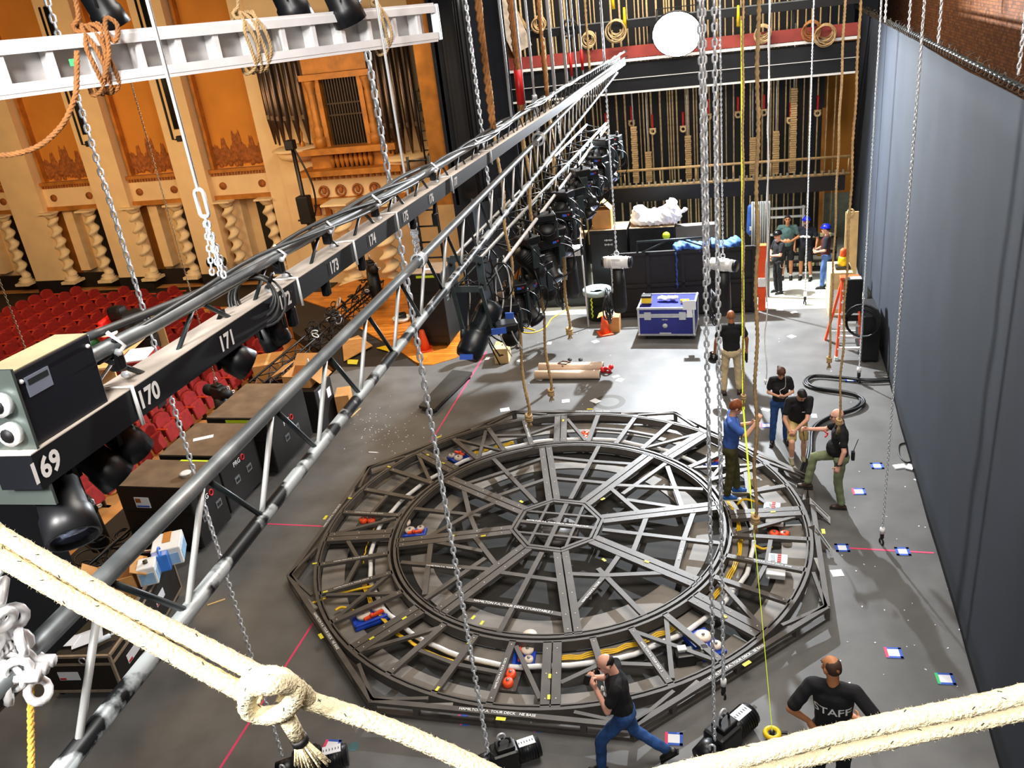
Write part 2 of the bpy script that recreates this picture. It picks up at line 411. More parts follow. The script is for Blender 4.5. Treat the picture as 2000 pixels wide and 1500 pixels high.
# barley-sugar columns
def twisted(name, p0, H, label):
    t = thing(name, label, 'column', p0, 0, 'twisted columns along the arcade'); r0 = H*.065
    b = MB(); b.box((0, 0, .05), (r0*3.4, r0*3.4, .1)); b.lathe([(r0*1.6, .1), (r0*1.65, .16), (r0*1.2, .2), (r0*1.4, .25), (r0*1.0, .3)]); b.build('base', m_stone, t) if False else None
    base = MB(); base.v, base.f, base.m, base.s = b.v, b.f, b.m, b.s; o = base.build('base', m_stone); o.parent = t
    b = MB(); n, K = 18, 46; vs = []
    for i in range(K+1):
        z = .3+(H-.55)*i/K; a = 2*pi*5.2*i/K
        for k in range(n):
            th = 2*pi*k/n; r = r0*(1.+.28*cos(2*(th-a/1.)))
            cxo, cyo = .38*r0*cos(a*1.), .38*r0*sin(a*1.)
            vs.append((cxo+r0*.95*cos(th), cyo+r0*.95*sin(th), z))
    b.add(vs, [(i*n+k, i*n+(k+1) % n, (i+1)*n+(k+1) % n, (i+1)*n+k) for i in range(K) for k in range(n)], 0, True)
    o = b.build('shaft', m_stone); o.parent = t
    b = MB(); b.lathe([(r0*.9, H-.26), (r0*1.1, H-.2), (r0*1.5, H-.1), (r0*1.7, H-.06)]); b.box((0, 0, H-.03), (r0*3.6, r0*3.6, .06)); o = b.build('capital', m_stone); o.parent = t
    return t
tc0 = None; zb = -.45
for k, (xt, xb) in enumerate(((20, 55), (98, 146), (180, 218), (258, 304), (340, 386), (432, 482), (520, 560))):
    X = atY(xb, 552, YW+.2).x; L_ = 'cream twisted column of the side arcade, '+('at the far end beside the dark corner', 'first left of the second pilaster', 'second, beside the second pilaster', 'just right of the second pilaster', 'left of the third pilaster', 'right of the third pilaster behind the chain sling', 'nearest the organ case')[k]
    p = (X, YW+.15, zb)
    if tc0 is None: tc0 = twisted('twisted_column', p, zf0-zb, L_)
    else: dup(tc0, p, 0, L_)
for k, (x, y, ytop, Y, s) in enumerate(((693, 556, 470, 25.6, 1.), (770, 560, 455, 25.4, 1.))):
    p = atY(x, y, Y); dup(tc0, p, 0, ('fat cream twisted column standing on the wooden apron under the beam', 'cream twisted column beside the pale niche, right of the fat one')[k], sc=(1.35, 1.35, 1.))
# ================================================================== organ case in its niche
YO = 26.6
def P(x, y, Y=YO): return atY(x, y, Y)
og = thing('pipe_organ', 'ornate organ case with dark grille between two ranks of metal pipes', 'organ', P(700, 420))
b = MB(); xa, xb_ = P(560, 330).x, P(850, 330).x
b.box(((xa+xb_)/2, YO+.75, 5.2), (xb_-xa+1.2, .2, 12.4)); b.build('niche_wall', m_cream, og)
def pipes(x0, x1, ytop, ybot, n, rise):
    for k in range(n):
        u = (k+.5)/n; X = P(x0+(x1-x0)*u, 250).x; zb_ = P(x0+(x1-x0)*u, ybot).z; r = abs(P(x1, 250).x-P(x0, 250).x)/n*.46
        bow = .45*sin(pi*u); z1 = P(x0+(x1-x0)*u, ytop+rise*u).z
        b = MB(); b.lathe([(r*.25, zb_), (r*.9, zb_+.75), (r, zb_+.8), (r, z1), (r*.8, z1+.02)], (X, YO+.35-bow, 0), 14)
        b.box((X, YO+.35-bow-r, zb_+.9), (r*.9, .03, .14)); b.build('organ_pipe', m_pipe, og)
pipes(518, 600, 90, 285, 6, -20); pipes(722, 818, 60, 300, 7, 20)
b = MB()
for (x0, x1, y) in ((528, 612, 288), (745, 832, 303)):
    X0, X1 = P(x0, y).x, P(x1, y).x; z = P((x0+x1)/2, y).z
    b = MB(); b.sph(((X0+X1)/2, YO+.45, z-.1), ((X1-X0)/2+.1, .95, .12), 20, 6); b.sph(((X0+X1)/2, YO+.5, z-.25), ((X1-X0)/2, .75, .3), 20, 6); b.build('bracket_shelf', m_cream, og)
gx0, gx1, gz0, gz1 = P(628, 200).x, P(700, 200).x, P(668, 285).z, P(668, 150).z
b = MB(); b.box(((gx0+gx1)/2, YO+.4, (gz0+gz1)/2), (gx1-gx0, .1, gz1-gz0))
for k in range(13): b.box((gx0+(gx1-gx0)*(k+.5)/13, YO+.3, (gz0+gz1)/2), (.04, .05, gz1-gz0), mi=1)
for u in (.45, .62): b.box(((gx0+gx1)/2, YO+.28, gz0+(gz1-gz0)*u), (gx1-gx0, .05, .05), mi=1)
b.build('grille', [m_black, mat('bronze_bars', (64, 46, 30), .5, .4)], og)
b = MB(); xm = (gx0+gx1)/2; gw = gx1-gx0
for s_ in (-1, 1):
    xx = xm+s_*(gw/2+.35); b = MB()
    b.lathe([(.2, gz0), (.2, gz0+.3), (.13, gz0+.34), (.17, gz0+.6), (.12, gz0+.66), (.13, gz1-.5), (.11, gz1-.42), (.2, gz1-.1), (.2, gz1)], (xx, YO+.1, 0), 14)
    b.box((xm+s_*(gw/2+.1), YO+.25, (gz0+gz1)/2), (.16, .3, gz1-gz0)); b.box((xm+s_*(gw/2+.62), YO+.35, (gz0+gz1)/2), (.2, .2, gz1-gz0))
    b.lathe([(.1, gz0), (.1, gz0+.2), (.06, gz0+.25), (.1, gz0+.5), (.03, gz0+.8)], (xm+s_*(gw/2+1.05), YO+.1, 0), 10); b.build('column_frame', m_gold, og)
b = MB()
for (z, w, h, d) in ((gz1+.08, 2.1, .18, .8), (gz1+.45, 1.7, .55, .5), (gz1+.85, 2.2, .16, .9), (gz1+1.0, 2.5, .14, 1.1), (gz1+1.4, 1.5, .7, .4)):
    b.box((xm, YO+.25, z), (gw+w*.55, d, h))
for k in range(14): b.box((xm+(k-6.5)*.19, YO-.1, gz1+.72), (.08, .1, .12))
b.build('pediment', m_gold, og)
b = MB(); zs = gz0-.1
b.box((xm, YO+.2, zs), (gw+2.2, 1., .2)); zs2 = P(680, 332).z
b.box((xm, YO+.4, (zs+zs2)/2), (gw+1.7, .5, zs-zs2), mi=0); b.box((xm, YO+.13, (zs+zs2)/2), (gw+.1, .06, (zs-zs2)*.8), mi=2)
for k in range(9): b.lathe([(.05, zs2+.1), (.09, zs2+.35), (.04, zs2+.6), (.07, zs-.15)], (xm+(k-4)*.17, YO+.06, 0), 8, 0)
b.box((xm, YO+.15, zs2), (gw+2.4, 1.1, .18)); zs3 = P(690, 388).z
b.box((xm, YO+.4, (zs2+zs3)/2), (gw+2.2, .5, zs2-zs3), mi=1)
for k in range(15): b.box((xm+(k-7)*.22, YO+.1, zs2-.22), (.1, .1, .12))
for k in range(5): b.torus((xm+(k-2)*.62, YO+.1, zs3+.28), .17, .04, (0, 1, 0), 14, 5, 3); b.sph((xm+(k-2)*.62, YO+.12, zs3+.3), (.09, .05, .12), 8, 5, 3)
b.box((xm, YO+.2, zs3), (gw+2.3, .9, .14)); zs4 = P(690, 418).z
b.box((xm, YO+.4, (zs3+zs4)/2), (gw+2.4, .5, zs3-zs4), mi=1)
for k in range(9): b.box((xm+(k-4)*.4, YO+.1, (zs3+zs4)/2), (.2, .16, zs3-zs4), mi=3)
b.build('carved_base', [m_gold, m_cream, m_black, m_orn], og)
# ================================================================== fly gallery on the far wall
YG = 24.3
def Gz(y, x=1400): return atY(x, y, YG).z
ga = thing('fly_gallery', 'black steel fly gallery with red kick board along the far wall', 'gallery', (-2, YG, 5))
b = MB(); z0, z1 = Gz(165), Gz(108); b.box((-2.2, YG+.06, (z0+z1)/2), (10.4, .12, z1-z0)); b.box((-2.2, YG+.22, z1-.05), (10.4, .36, .1)); b.build('fascia', m_blk2, ga)
b = MB(); b.box((-2.2, YG-.02, Gz(84)), (10.4, .05, abs(Gz(98)-Gz(74)))); b.build('kick_board', m_redband, ga)
b = MB(); b.box((-2.2, YG-.03, z0), (10.4, .03, .05)); b.box((-2.2, YG-.03, Gz(100)), (10.4, .06, .07)); b.box((-2.2, YG-.03, Gz(137)), (10.4, .02, .015)); b.build('edge_strip', m_white, ga)
b = MB(); zr = Gz(28)
b.box((-2.2, YG, zr), (10.4, .12, .2)); b.box((-2.2, YG, zr+.11), (10.4, .14, .025), mi=1)
for k in range(9): b.box((-7+k*1.2, YG+.1, (zr+z1)/2), (.06, .06, zr-z1+.2))
b.build('pin_rail', [m_blk2, m_grey], ga)
lr = thing('locking_rail', 'black locking rail bench with two tan pipe rails under the hand lines', 'rail', (-2, YG, 2.5))
b = MB(); za, zb2 = Gz(352), Gz(384); b.box((-.75, YG, (za+zb2)/2), (7.1, .2, za-zb2)); b.build('rail_panel', m_blk2, lr)
b = MB(); b.tube([(-4.2, YG-.15, za), (2.9, YG-.15, za)], .04, 8); b.tube([(-3.9, YG-.15, Gz(320)), (2.9, YG-.15, Gz(320))], .035, 8)
for k in range(8): b.cyl((-4+k*.98, YG-.15, za), (-4+k*.98, YG-.15, Gz(320)), .02, n=6)
b.build('pipe_rail', m_tan, lr)
b = MB()
for k in range(40): b.box((-4.1+k*.175, YG-.2, za+.06), (.05, .05, .12)); 
b.build('lock_handle', mat('lock_steel', (150, 140, 116), .4, .5), lr)['kind'] = 'stuff'
# ================================================================== black leg at the proscenium, upstage drape
def cloth(name, path, z0, z1, m, fold=.05, freq=2.6, nz=14, seam=True):
    P_ = res([V((x, y, 0)) for x, y in path], .045); b = MB(); n = len(P_); vs = []; l = 0.
    for i, p in enumerate(P_):
        t = (P_[min(i+1, n-1)]-P_[max(i-1, 0)]).normalized(); nn = V((-t.y, t.x, 0))
        for k in range(nz+1):
            u = k/nz; a = fold*(.55+.45*u)
            o = a*(sin(l*freq*1.3+.7*sin(l*.9))+.45*sin(l*freq*3.1+1+u*.7)+.12*sin(l*freq*7.3+u*1.5))
            q = p+nn*o; zz = z0 if not callable(z0) else z0(p); vs.append((q.x, q.y, zz+(z1-zz)*u))
        l += .045
    fs = [(i*(nz+1)+k, (i+1)*(nz+1)+k, (i+1)*(nz+1)+k+1, i*(nz+1)+k+1) for i in range(n-1) for k in range(nz)]
    b.add(vs, fs, 0, True); return b
dr = thing('stage_drape', 'wide dark blue-black drape hung across the upstage side', 'drape', (2.95, 15, 0))
db = cloth('drape', [(3.36, 28.8), (3.12, 21), (2.99, 17.6), (2.8, 11.3), (2.7, 8.3), (2.62, 3.0), (2.6, -1.5)], .015, 6.5, m_drape, .03, .55)
o = db.build('drape_cloth', m_drape, dr); md = o.modifiers.new('thick', 'SOLIDIFY'); md.thickness = .012
b = MB(); b.tube([(3.4, 29, 6.56), (2.62, 1.5, 6.56)], .03, 8)
b.build('batten_pipe', m_dstrut, dr)
b = MB()
for k in range(120):
    u = k/119; p = V((3.36+(2.64-3.36)*u, 28.5+(2.2-28.5)*u, 6.53)); a = random.uniform(0, 6)
    b.torus(p, .05, .009, (.1*sin(a), 1, .2*cos(a)), 10, 4, 0)
    b.tube([p+V((0, 0, .05)), p+V((.04*sin(a), .06*cos(a), .1)), p+V((.1*sin(a), .12*cos(a), .13-.05*random.random()))], .006, 4)
b.build('tie_line', m_rope if False else mat('tie_line', (70, 60, 48), .8), dr)['kind'] = 'stuff'
lg = thing('leg_curtain', 'narrow blue-black leg curtain hanging beside the gilded proscenium edge', 'curtain', (-6.3, 21, 3))
P_ = [atY(872, 200, 21), atY(990, 200, 21)]
o = cloth('leg', [(P_[0].x, 21.3), ((P_[0].x+P_[1].x)/2, 21.1), (P_[1].x+.1, 21.2)], 3.3, 12.5, m_leg, .07, 4.2).build('curtain_cloth', m_leg, lg)
o.modifiers.new('thick', 'SOLIDIFY').thickness = .012
# ================================================================== light
def light(name, kind, loc, e, col=(1, 1, 1), size=.3, rot=None, target=None, spot=None, sy=None):
    l = bpy.data.lights.new(name, kind); l.energy = e; l.color = col
    if kind == 'AREA':
        l.size = size
        if sy: l.shape = 'RECTANGLE'; l.size_y = sy
    elif kind in ('POINT', 'SPOT'): l.shadow_soft_size = size
    if spot: l.spot_size = rad(spot); l.spot_blend = .6
    o = bpy.data.objects.new(name, l); COL.objects.link(o); o.location = loc
    if target is not None:
        o.rotation_euler = (V(target)-V(loc)).to_track_quat('-Z', 'Y').to_euler()
    return o
LAMP = V(atY(1322, 66, 23.2))
w = bpy.data.worlds.new('world'); SC.world = w; w.use_nodes = True
w.node_tree.nodes['Background'].inputs[0].default_value = (.5, .52, .56, 1); w.node_tree.nodes['Background'].inputs[1].default_value = .025
wl = thing('work_light', 'blazing white work light clamped to the fly gallery rail', 'lamp', LAMP)
b = MB(); R = Rto((-.02, -.85, -.42))
b.lathe([(.1, -.36), (.25, -.3), (.6, -.05), (.62, .0), (.62, .03)], LAMP, 24, 0, R); b.build('reflector_hood', m_blk2, wl)
b = MB(); b.lathe([(.05, .035), (.59, .035), (.59, .045), (.05, .05)], LAMP, 24, 0, R); b.build('lamp_face', m_glow, wl)  # face and hood oversized so the glowing disc takes in the lamp's bloom
b = MB(); b.bar(LAMP+V((-.5, .2, 0)), LAMP+V((-.5, .35, .6)), .05, .02); b.bar(LAMP+V((.5, .2, 0)), LAMP+V((.5, .35, .6)), .05, .02); b.bar(LAMP+V((-.5, .35, .6)), LAMP+V((.5, .35, .6)), .05, .02); b.build('yoke', m_blk2, wl)
light('work_light_beam', 'SPOT', LAMP+V((0, -.5, -.22)), 9500, (.88, .94, 1.), .1, target=(-.5, 9, 0), spot=165)
light('overhead_work_lights', 'AREA', (0.6, 9, 14), 1500, (1., .93, .85), 6, target=(-1.5, 9, 0))
light('gallery_work_light', 'AREA', (.8, -2.2, 11.0), 330, (1., .97, .93), 1.0, target=(-2, 5, 6))
light('gallery_hand_lamp', 'AREA', (-1.5, -.75, 8.75), 170, (1., .97, .94), .4, target=(-1.6, 4, 6.6))
light('house_wash', 'AREA', (-21, 18.5, 6.0), 560, (1., .66, .32), 9, target=(-21, 27.4, 2.6), sy=1.5)
light('organ_wash', 'AREA', (-13, 21.5, 6.0), 110, (1., .78, .5), 2.5, target=(-12.5, 26.6, 4))
light('stalls_light', 'AREA', (-13.5, 14, 6), 230, (1., .72, .42), 2.5, target=(-13.5, 14, 0))
light('apron_light', 'AREA', (-9.5, 21, 8), 260, (1., .72, .42), 2, target=(-9.5, 20, 0))
light('fly_wall_light', 'AREA', (-2, 21.5, 11), 800, (1., .9, .78), 5, target=(-2, 25, 3), sy=.6)
light('upstage_wall_light', 'AREA', (3.5, 6, 10.5), 160, (1., .8, .6), 2, target=(4.6, 8, 8))
SC.view_settings.exposure = .12
# ================================================================== turntable
TC = V((-2.819, 11.232, 0)); ZT = .22
m_tt = mat('turntable_steel', (84, 79, 74), .5, .05, .16, 4)
m_ttd = mat('turntable_plate', (126, 120, 112), .6, .0, .14, 3)
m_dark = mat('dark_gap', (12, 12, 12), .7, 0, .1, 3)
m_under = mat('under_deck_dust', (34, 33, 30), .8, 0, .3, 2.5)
def pp(r, a, z=ZT): return V((TC.x+r*cos(rad(a)), TC.y+r*sin(rad(a)), z))
CAP = 'HAMILTON P.A. TOUR DECK'
def stencil(par, a, c, txt, h=.045, mi=0, zoff=.004):
    """white stencilled words along a beam, running from a to c, readable from the downstage camera side"""
    a, c = V(a), V(c); d = c-a
    if d.dot(RT) < 0: a, c, d = c, a, -d
    up = V((0, 0, 1)).cross(d)
    b = MB(); b.text(txt, h, T4((a+c)/2+V((0, 0, zoff)), d, up), mi); b.build('lettering', m_white, par)
# --- fixed octagonal surround
oc = thing('octagon_surround', 'low black steel octagon frame standing round the turntable', 'frame', TC, 0)
RO = 4.29; C8 = [22.5+45*k for k in range(8)]
for k in range(8):
    a0, a1 = C8[k], C8[(k+1) % 8]
    b = MB(); p, q = pp(RO, a0), pp(RO, a1)
    b.bar(p-V((0, 0, .025)), q-V((0, 0, .025)), .075, .05); b.bar(V((p.x, p.y, .03)), V((q.x, q.y, .03)), .075, .05)
    for u in (0., .18, .5, .82): r = p+(q-p)*u; b.box((r.x, r.y, .11), (.07, .07, .2), Rz(rad(a0+112.5)))
    b.build('side_rail', m_tt, oc)
    for s_ in (-1, 1):
        aa = a0 if s_ > 0 else a1; b = MB()
        b.bar(pp(RO-.02, aa)-V((0, 0, .02)), pp(3.95, aa+s_*9)-V((0, 0, .02)), .05, .04); b.build('corner_brace', m_tt, oc)
    b = MB(); b.bar(pp(RO*cos(rad(22.5))-.0, a0+22.5, .2), pp(3.93, a0+22.5, .2), .12, .03); b.build('tie_plate', m_ttd, oc); b = MB(); b.bar(pp(4.1, a0+8, .2), pp(3.94, a0+14, .2), .05, .03); b.build('tie_plate', m_ttd, oc)
for k, t in ((4, CAP+'   NE BASE'), (5, CAP+'   NE BASE'), (6, CAP+'   SE BASE'), (3, CAP), (1, CAP)):
    stencil(oc, pp(RO, C8[k]), pp(RO, C8[(k+1) % 8]), t, .055)
for k in range(8):
    b = MB(); b.box(pp(4.06, C8[k]+23.5, ZT+.002), (.05, .12, .004), Rz(rad(C8[k]+22.5))); b.build('yellow_mark', m_yel, oc)
# --- outer revolving ring
ring = thing('outer_turntable_ring', 'outer revolving black steel ring with radial beams inside the octagon', 'turntable', TC)
b = MB(); b.arc(TC, 3.86, 3.905, 0, 360, .06, ZT, 96); b.arc(TC, 3.815, 3.835, 0, 360, .1, ZT, 96); b.build('outer_rim', m_tt, ring)
b = MB(); b.arc(TC, 2.70, 2.74, 0, 360, .06, ZT, 96); b.build('inner_rim', m_tt, ring)
DB = [9.3+45*k for k in range(8)]
for k, a in enumerate(DB):
    for i in range(1):
        b = MB(); b.arc(TC, 3.46, 3.82, a+1.2, a+43.8, .008, .022, 14); b.build('outer_plate', m_ttd, ring)
        b = MB(); b.arc(TC, 2.74, 2.98, a+1.2, a+43.8, .008, .022, 14); b.build('inner_plate', m_ttd, ring)
    for d in (-1.15, 1.15):
        t = 2.7/3.3
        w_ = .075; n_ = V((-sin(rad(a)), cos(rad(a)), 0))*(.066*(1 if d > 0 else -1))
        b = MB(); b.bar(pp(2.72, a, ZT-.03)+n_, pp(3.86, a, ZT-.03)+n_, 0.115, .06)
        for r in (2.85, 3.3, 3.72): b.sph(pp(r, a, ZT)+n_, (.012, .012, .006), 6, 3, 1)
        b.build('joint_beam', [m_tt, m_pale], ring)
    for j in (1, 2, 3):
        aj = a+11.25*j; b = MB(); b.bar(pp(2.72, aj, ZT-.025), pp(3.86, aj, ZT-.025), .09, .05)
        for r in (2.8, 3.75): b.sph(pp(r, aj, ZT), (.012, .012, .006), 6, 3, 1)
        b.build('radial_beam', [m_tt, m_pale], ring)
    # braces: straight chords and X braces between the radials
    if k % 2 == 0: S_ = [((3.45, 2), (3.2, 12)), ((3.2, 12), (3.45, 22)), ((2.8, 23), (3.75, 33)), ((3.75, 23.5), (2.8, 33))]
    else: S_ = [((3.75, 1.5), (2.8, 11)), ((3.3, 12), (3.3, 22)), ((3.3, 23), (3.3, 33)), ((2.8, 35), (3.7, 43))]
    for j_, ((r0, o0), (r1, o1)) in enumerate(S_):
        b = MB(); b.bar(pp(r0, a+o0, ZT-.032-.0012*j_), pp(r1, a+o1, ZT-.032-.0012*j_), .062, .045); b.build('brace', m_tt, ring)
b = MB()
for k, (a, o, t) in enumerate(((DB[4], 11.25, CAP), (DB[4], 22.5, CAP+'  2'), (DB[5], 33.75, CAP), (DB[6], 22.5, CAP+'  2'), (DB[3], 33.75, CAP), (DB[7], 22.5, CAP+'  BASE'), (DB[2], 11.25, CAP), (DB[1], 11.25, 'TOUR DECK'))):
    stencil(ring, pp(2.9, a+o), pp(3.75, a+o), t, .042)
b = MB()
for r, a in ((3.0, -125.6), (3.55, -125.6), (3.35, -81), (3.7, -81), (3.78, -103), (2.9, -103.5), (3.4, 9.3), (3.1, 9.3), (3.3, -36.8), (3.75, -148), (3.9, 155), (3.9, 172), (3.9, -160), (3.6, 98.5), (3.1, 144), (3.6, 144)):
    b = MB(); b.box(pp(r, a, ZT+.004), (.075, .035, .004), Rz(rad(a))); b.build('yellow_mark', m_yel, ring)
# --- inner disc
dk = thing('inner_turntable_disc', 'inner revolving black steel disc with eight double spokes and an octagonal hub', 'turntable', TC)
b = MB(); b.arc(TC, 2.61, 2.655, 0, 360, .05, ZT, 96); b.arc(TC, 2.57, 2.585, 0, 360, .1, ZT, 96); b.build('outer_rim', m_tt, dk)
SP = [15.4+45*k for k in range(8)]
for k, a in enumerate(SP):
    for s_ in (-1, 1):
        n_ = V((-sin(rad(a)), cos(rad(a)), 0))*(.066*s_)
        b = MB(); b.bar(pp(.74, a, ZT-.03)+n_, pp(2.62, a, ZT-.03)+n_, .11, .06)
        for r in (.9, 1.3, 1.75, 2.2, 2.5): b.sph(pp(r, a, ZT)+n_, (.012, .012, .006), 6, 3, 1)
        b.build('spoke', [m_tt, m_pale], dk)
    b = MB(); b.arc(TC, 2.08, 2.40, a+3, a+42, .008, .022, 14); b.build('arc_plate', m_ttd, dk)
    b = MB(); b.bar(pp(.75, a, ZT-.02), pp(.75, a+45, ZT-.02), .045, .05); b.bar(pp(.68, a, ZT-.02), pp(.68, a+45, ZT-.02), .045, .05); b.build('hub_rim', m_tt, dk)
    X_ = k in (0, 4, 6, 3)
    if X_: S_ = [((1.35, 2), (1.35, 43)), ((2.55, 12), (1.45, 43)), ((2.0, 2), (1.3, 22)), ((1.35, 30), (2.55, 36)), ((2.05, 3), (2.5, 34))] if k in (0, 4) else [((1.3, 2), (1.55, 22)), ((1.55, 22), (2.1, 43)), ((2.1, 2), (1.55, 22)), ((1.55, 22), (1.3, 43)), ((1.35, 22), (2.6, 22.5))]
    else: S_ = [((.76, 22.5), (2.6, 22.5)), ((1.45, 2), (1.36, 22.5)), ((1.36, 22.5), (1.45, 43)), ((2.2, 2), (2.04, 22.5)), ((2.04, 22.5), (2.2, 43))]
    for j_, ((r0, o0), (r1, o1)) in enumerate(S_):
        b = MB(); b.bar(pp(r0, a+o0, ZT-.024-.0012*j_), pp(r1, a+o1, ZT-.024-.0012*j_), .078, .044); b.build('cross_brace', m_tt, dk)
b = MB()
for k in (-1, 0, 1):
    l = .66 if k == 0 else .6
    for (dx, dy) in ((1, 0), (0, 1)):
        ex = V((cos(rad(-5)), sin(rad(-5)), 0)); ey = V((-ex.y, ex.x, 0))
        A, B_ = (ex, ey) if dx else (ey, ex)
        if dx and abs(k) == 2 and False: continue
        b.bar(TC+V((0, 0, ZT-.02))+B_*(k*.3)-A*l-V((0, 0, .002*dx)), TC+V((0, 0, ZT-.02-.002*dx))+B_*(k*.3)+A*l, .075 if k == 0 else .045, .04)
b.build('hub_grid', m_tt, dk)
b = MB(); b.cyl(TC+V((0, 0, .02)), TC+V((0, 0, .12)), .34, n=24)
for k in range(12): b.cyl(pp(.26, 30*k, .12), pp(.26, 30*k, .15), .02, n=6, mi=1)
b.build('centre_bearing', [m_tt, m_grey], dk)
b = MB()
stencil(dk, TC+V((-.5, .08, ZT)), TC+V((.5, -.04, ZT)), CAP+' TURNTABLE HUB', .05)
stencil(dk, pp(2.2, SP[5]+2), pp(2.2, SP[5]+43), CAP+' | TURNTABLE 1', .06)
stencil(dk, pp(2.1, SP[6]+3), pp(1.58, SP[6]+21), 'HAMILTON P.A. TOUR', .05)
stencil(dk, pp(2.45, SP[4]+14), pp(1.6, SP[4]+39), CAP, .045)
stencil(dk, pp(2.19, SP[7]+3), pp(2.06, SP[7]+21), 'TOUR DECK', .05)
b = MB()
for r, a in ((2.45, -108), (2.5, -104), (1.7, -165), (1.75, -30), (1.2, -160), (1.25, -45), (.95, 140), (1.0, 50)): b = MB(); b.box(pp(r, a, ZT+.004), (.08, .04, .004), Rz(rad(a))); b.build('yellow_mark', m_yel, dk)
# --- things under and between the beams
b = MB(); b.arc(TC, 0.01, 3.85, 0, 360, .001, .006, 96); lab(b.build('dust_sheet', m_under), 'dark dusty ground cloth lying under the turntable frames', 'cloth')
def cyc(r, a0, a1, z, wob=0., n=40): return [pp(r+wob*sin(i*1.7)+wob*.6*sin(i*.6), a0+(a1-a0)*i/n, z+.01*sin(i)) for i in range(n+1)]
cond = thing('white_conduit', 'white curved conduit hose running round the gap of the outer ring', 'hose', pp(2.98, 0, 0))
b = MB(); b.tube(cyc(3.05, 0, 359.4, .09, .012, 90), .036, 8, closed=False); b.build('hose', m_white, cond)
for n_, (r, a0, a1, l) in enumerate(((3.14, -150, -95, 'yellow cable loom beside the white hose on the side nearest the walking man'), (2.9, -80, -45, 'yellow cable loom running behind the walking man'), (2.88, -32, 22, 'thick yellow cable loom near the breaker boxes and the man in blue'), (3.2, 116, 134, 'looped yellow cable on the far left of the outer ring'), (3.16, -178, -160, 'single yellow cable on the left of the outer ring'))):
    b = MB()
    for j in range(3 if n_ != 4 else 1): b.tube([p+V((0, 0, .012*j)) for p in cyc(r+(.022*j if r>3 else -.022*j), a0, a1, .06, .004+.004*j, 26)], .011, 6)
    lab(b.build('yellow_cable', m_cable_y), l, 'cable', 'yellow cables on the turntable')
for n_, pts in enumerate(([(600, 1182), (660, 1160), (735, 1143)], [(655, 1192), (668, 1186), (690, 1192), (700, 1200)], [(1475, 1065), (1490, 1072), (1508, 1068)], [(1440, 985), (1455, 975), (1490, 985)])):
    b = MB(); b.tube(spl([at(x, y, .12) for x, y in pts]), .02, 6)
    lab(b.build('yellow_cable', m_cable_y), ('short straight yellow cable left of the blue drive unit with pale wheels', 'short curled yellow cable tail beside the blue drive unit', 'yellow cables entering the lower breaker box', 'yellow cable arching into the upper breaker box')[n_], 'cable', 'yellow cables on the turntable')
for n_, (x, y) in enumerate(((718, 1018), (995, 1327), (1142, 852), (1522, 1045))):
    c = at(x, y, .075); a = atan2(c.y-TC.y, c.x-TC.x)
    t = thing('guide_roller', 'two orange guide wheels, '+('left side of the outer ring', 'at the front of the ring near the walking man', 'at the back of the outer ring', 'right of the hanging rope end')[n_], 'roller', (c.x, c.y, 0), a, 'orange guide rollers')
    b = MB(); b.box(c+V((0, 0, -.04)), (.34, .24, .04), Rz(a)); b.build('plate', m_tt, t)
    for s_ in (-.075, .075):
        q = c+V((cos(a)*s_, sin(a)*s_, 0)) if n_ in (1, 2) else c+V((s_, 0, 0)); b = MB(); b.lathe([(.068, -.02), (.07, 0), (.07, .05), (.05, .055), (.03, .06)], q, 18); b.lathe([(.02, .055), (.02, .075)], q, 8, 1); b.build('wheel', [m_owheel, m_grey], t)
for n_, (x, y, s_) in enumerate(((722, 1203, 1), (1375, 1255, 1), (895, 893, .8), (1398, 898, .9), (1025, 1279, .8), (808, 1040, .8))):
    c = at(x, y, .08); a = rad((38, -55, 140, 40, -85, 10)[n_])
    t = thing('drive_unit', 'blue friction drive unit with pale wheels, '+('left front of the ring', 'right front of the ring behind the twin chains', 'far left of the outer ring', 'behind the man in the blue shirt', 'front of the ring beside the white hose', 'under the left edge of the inner disc')[n_], 'machine', (c.x, c.y, 0), a, 'blue drive units')
    R = Rz(a); k = s_
    b = MB(); b.rbox(c+V((0, 0, -.03)), (.52*k, .36*k, .05), .01, R); b.rbox(c+R @ V((0, -.15*k, .0)), (.5*k, .05, .08), .01, R); b.build('base', m_blue, t)
    for (dx, dy, r) in ((-.08, .04, .105), (.14, .09, .075)):
        b = MB(); q = c+R @ V((dx*k, dy*k, 0)); b.lathe([(r*k, 0), (r*k, .05), (r*.6*k, .055)], q, 22); b.lathe([(.02, .055), (.02, .07)], q, 8, 1); b.build('wheel', [m_pale, m_grey], t)
    b = MB(); b.bar(c+R @ V((-.1*k, -.1*k, .05)), c+R @ V((.2*k, -.05*k, .05)), .05, .03); b.sph(c+R @ V((.02, -.09*k, .07)), .035, 10, 6); b.build('tension_arm', m_owheel, t)
c = at(1338, 1283, .1); t = thing('electric_motor', 'black electric motor gearbox beside the blue drive unit at the front right', 'motor', (c.x, c.y, 0))
b = MB(); b.rbox(c, (.26, .2, .18), .03, Rz(.3)); b.cyl(c+V((.1, .0, .02)), c+V((.34, .1, .02)), .075, n=16); b.build('housing', m_blk2, t)
b = MB(); b.rbox(c+V((-.04, .03, .1)), (.12, .1, .05), .01, Rz(.3)); b.build('terminal_box', m_lgrey, t); b = MB(); b.rbox(c+V((.24, .09, .1)), (.1, .09, .04), .01, Rz(.3)); b.build('terminal_box', m_lgrey, t)
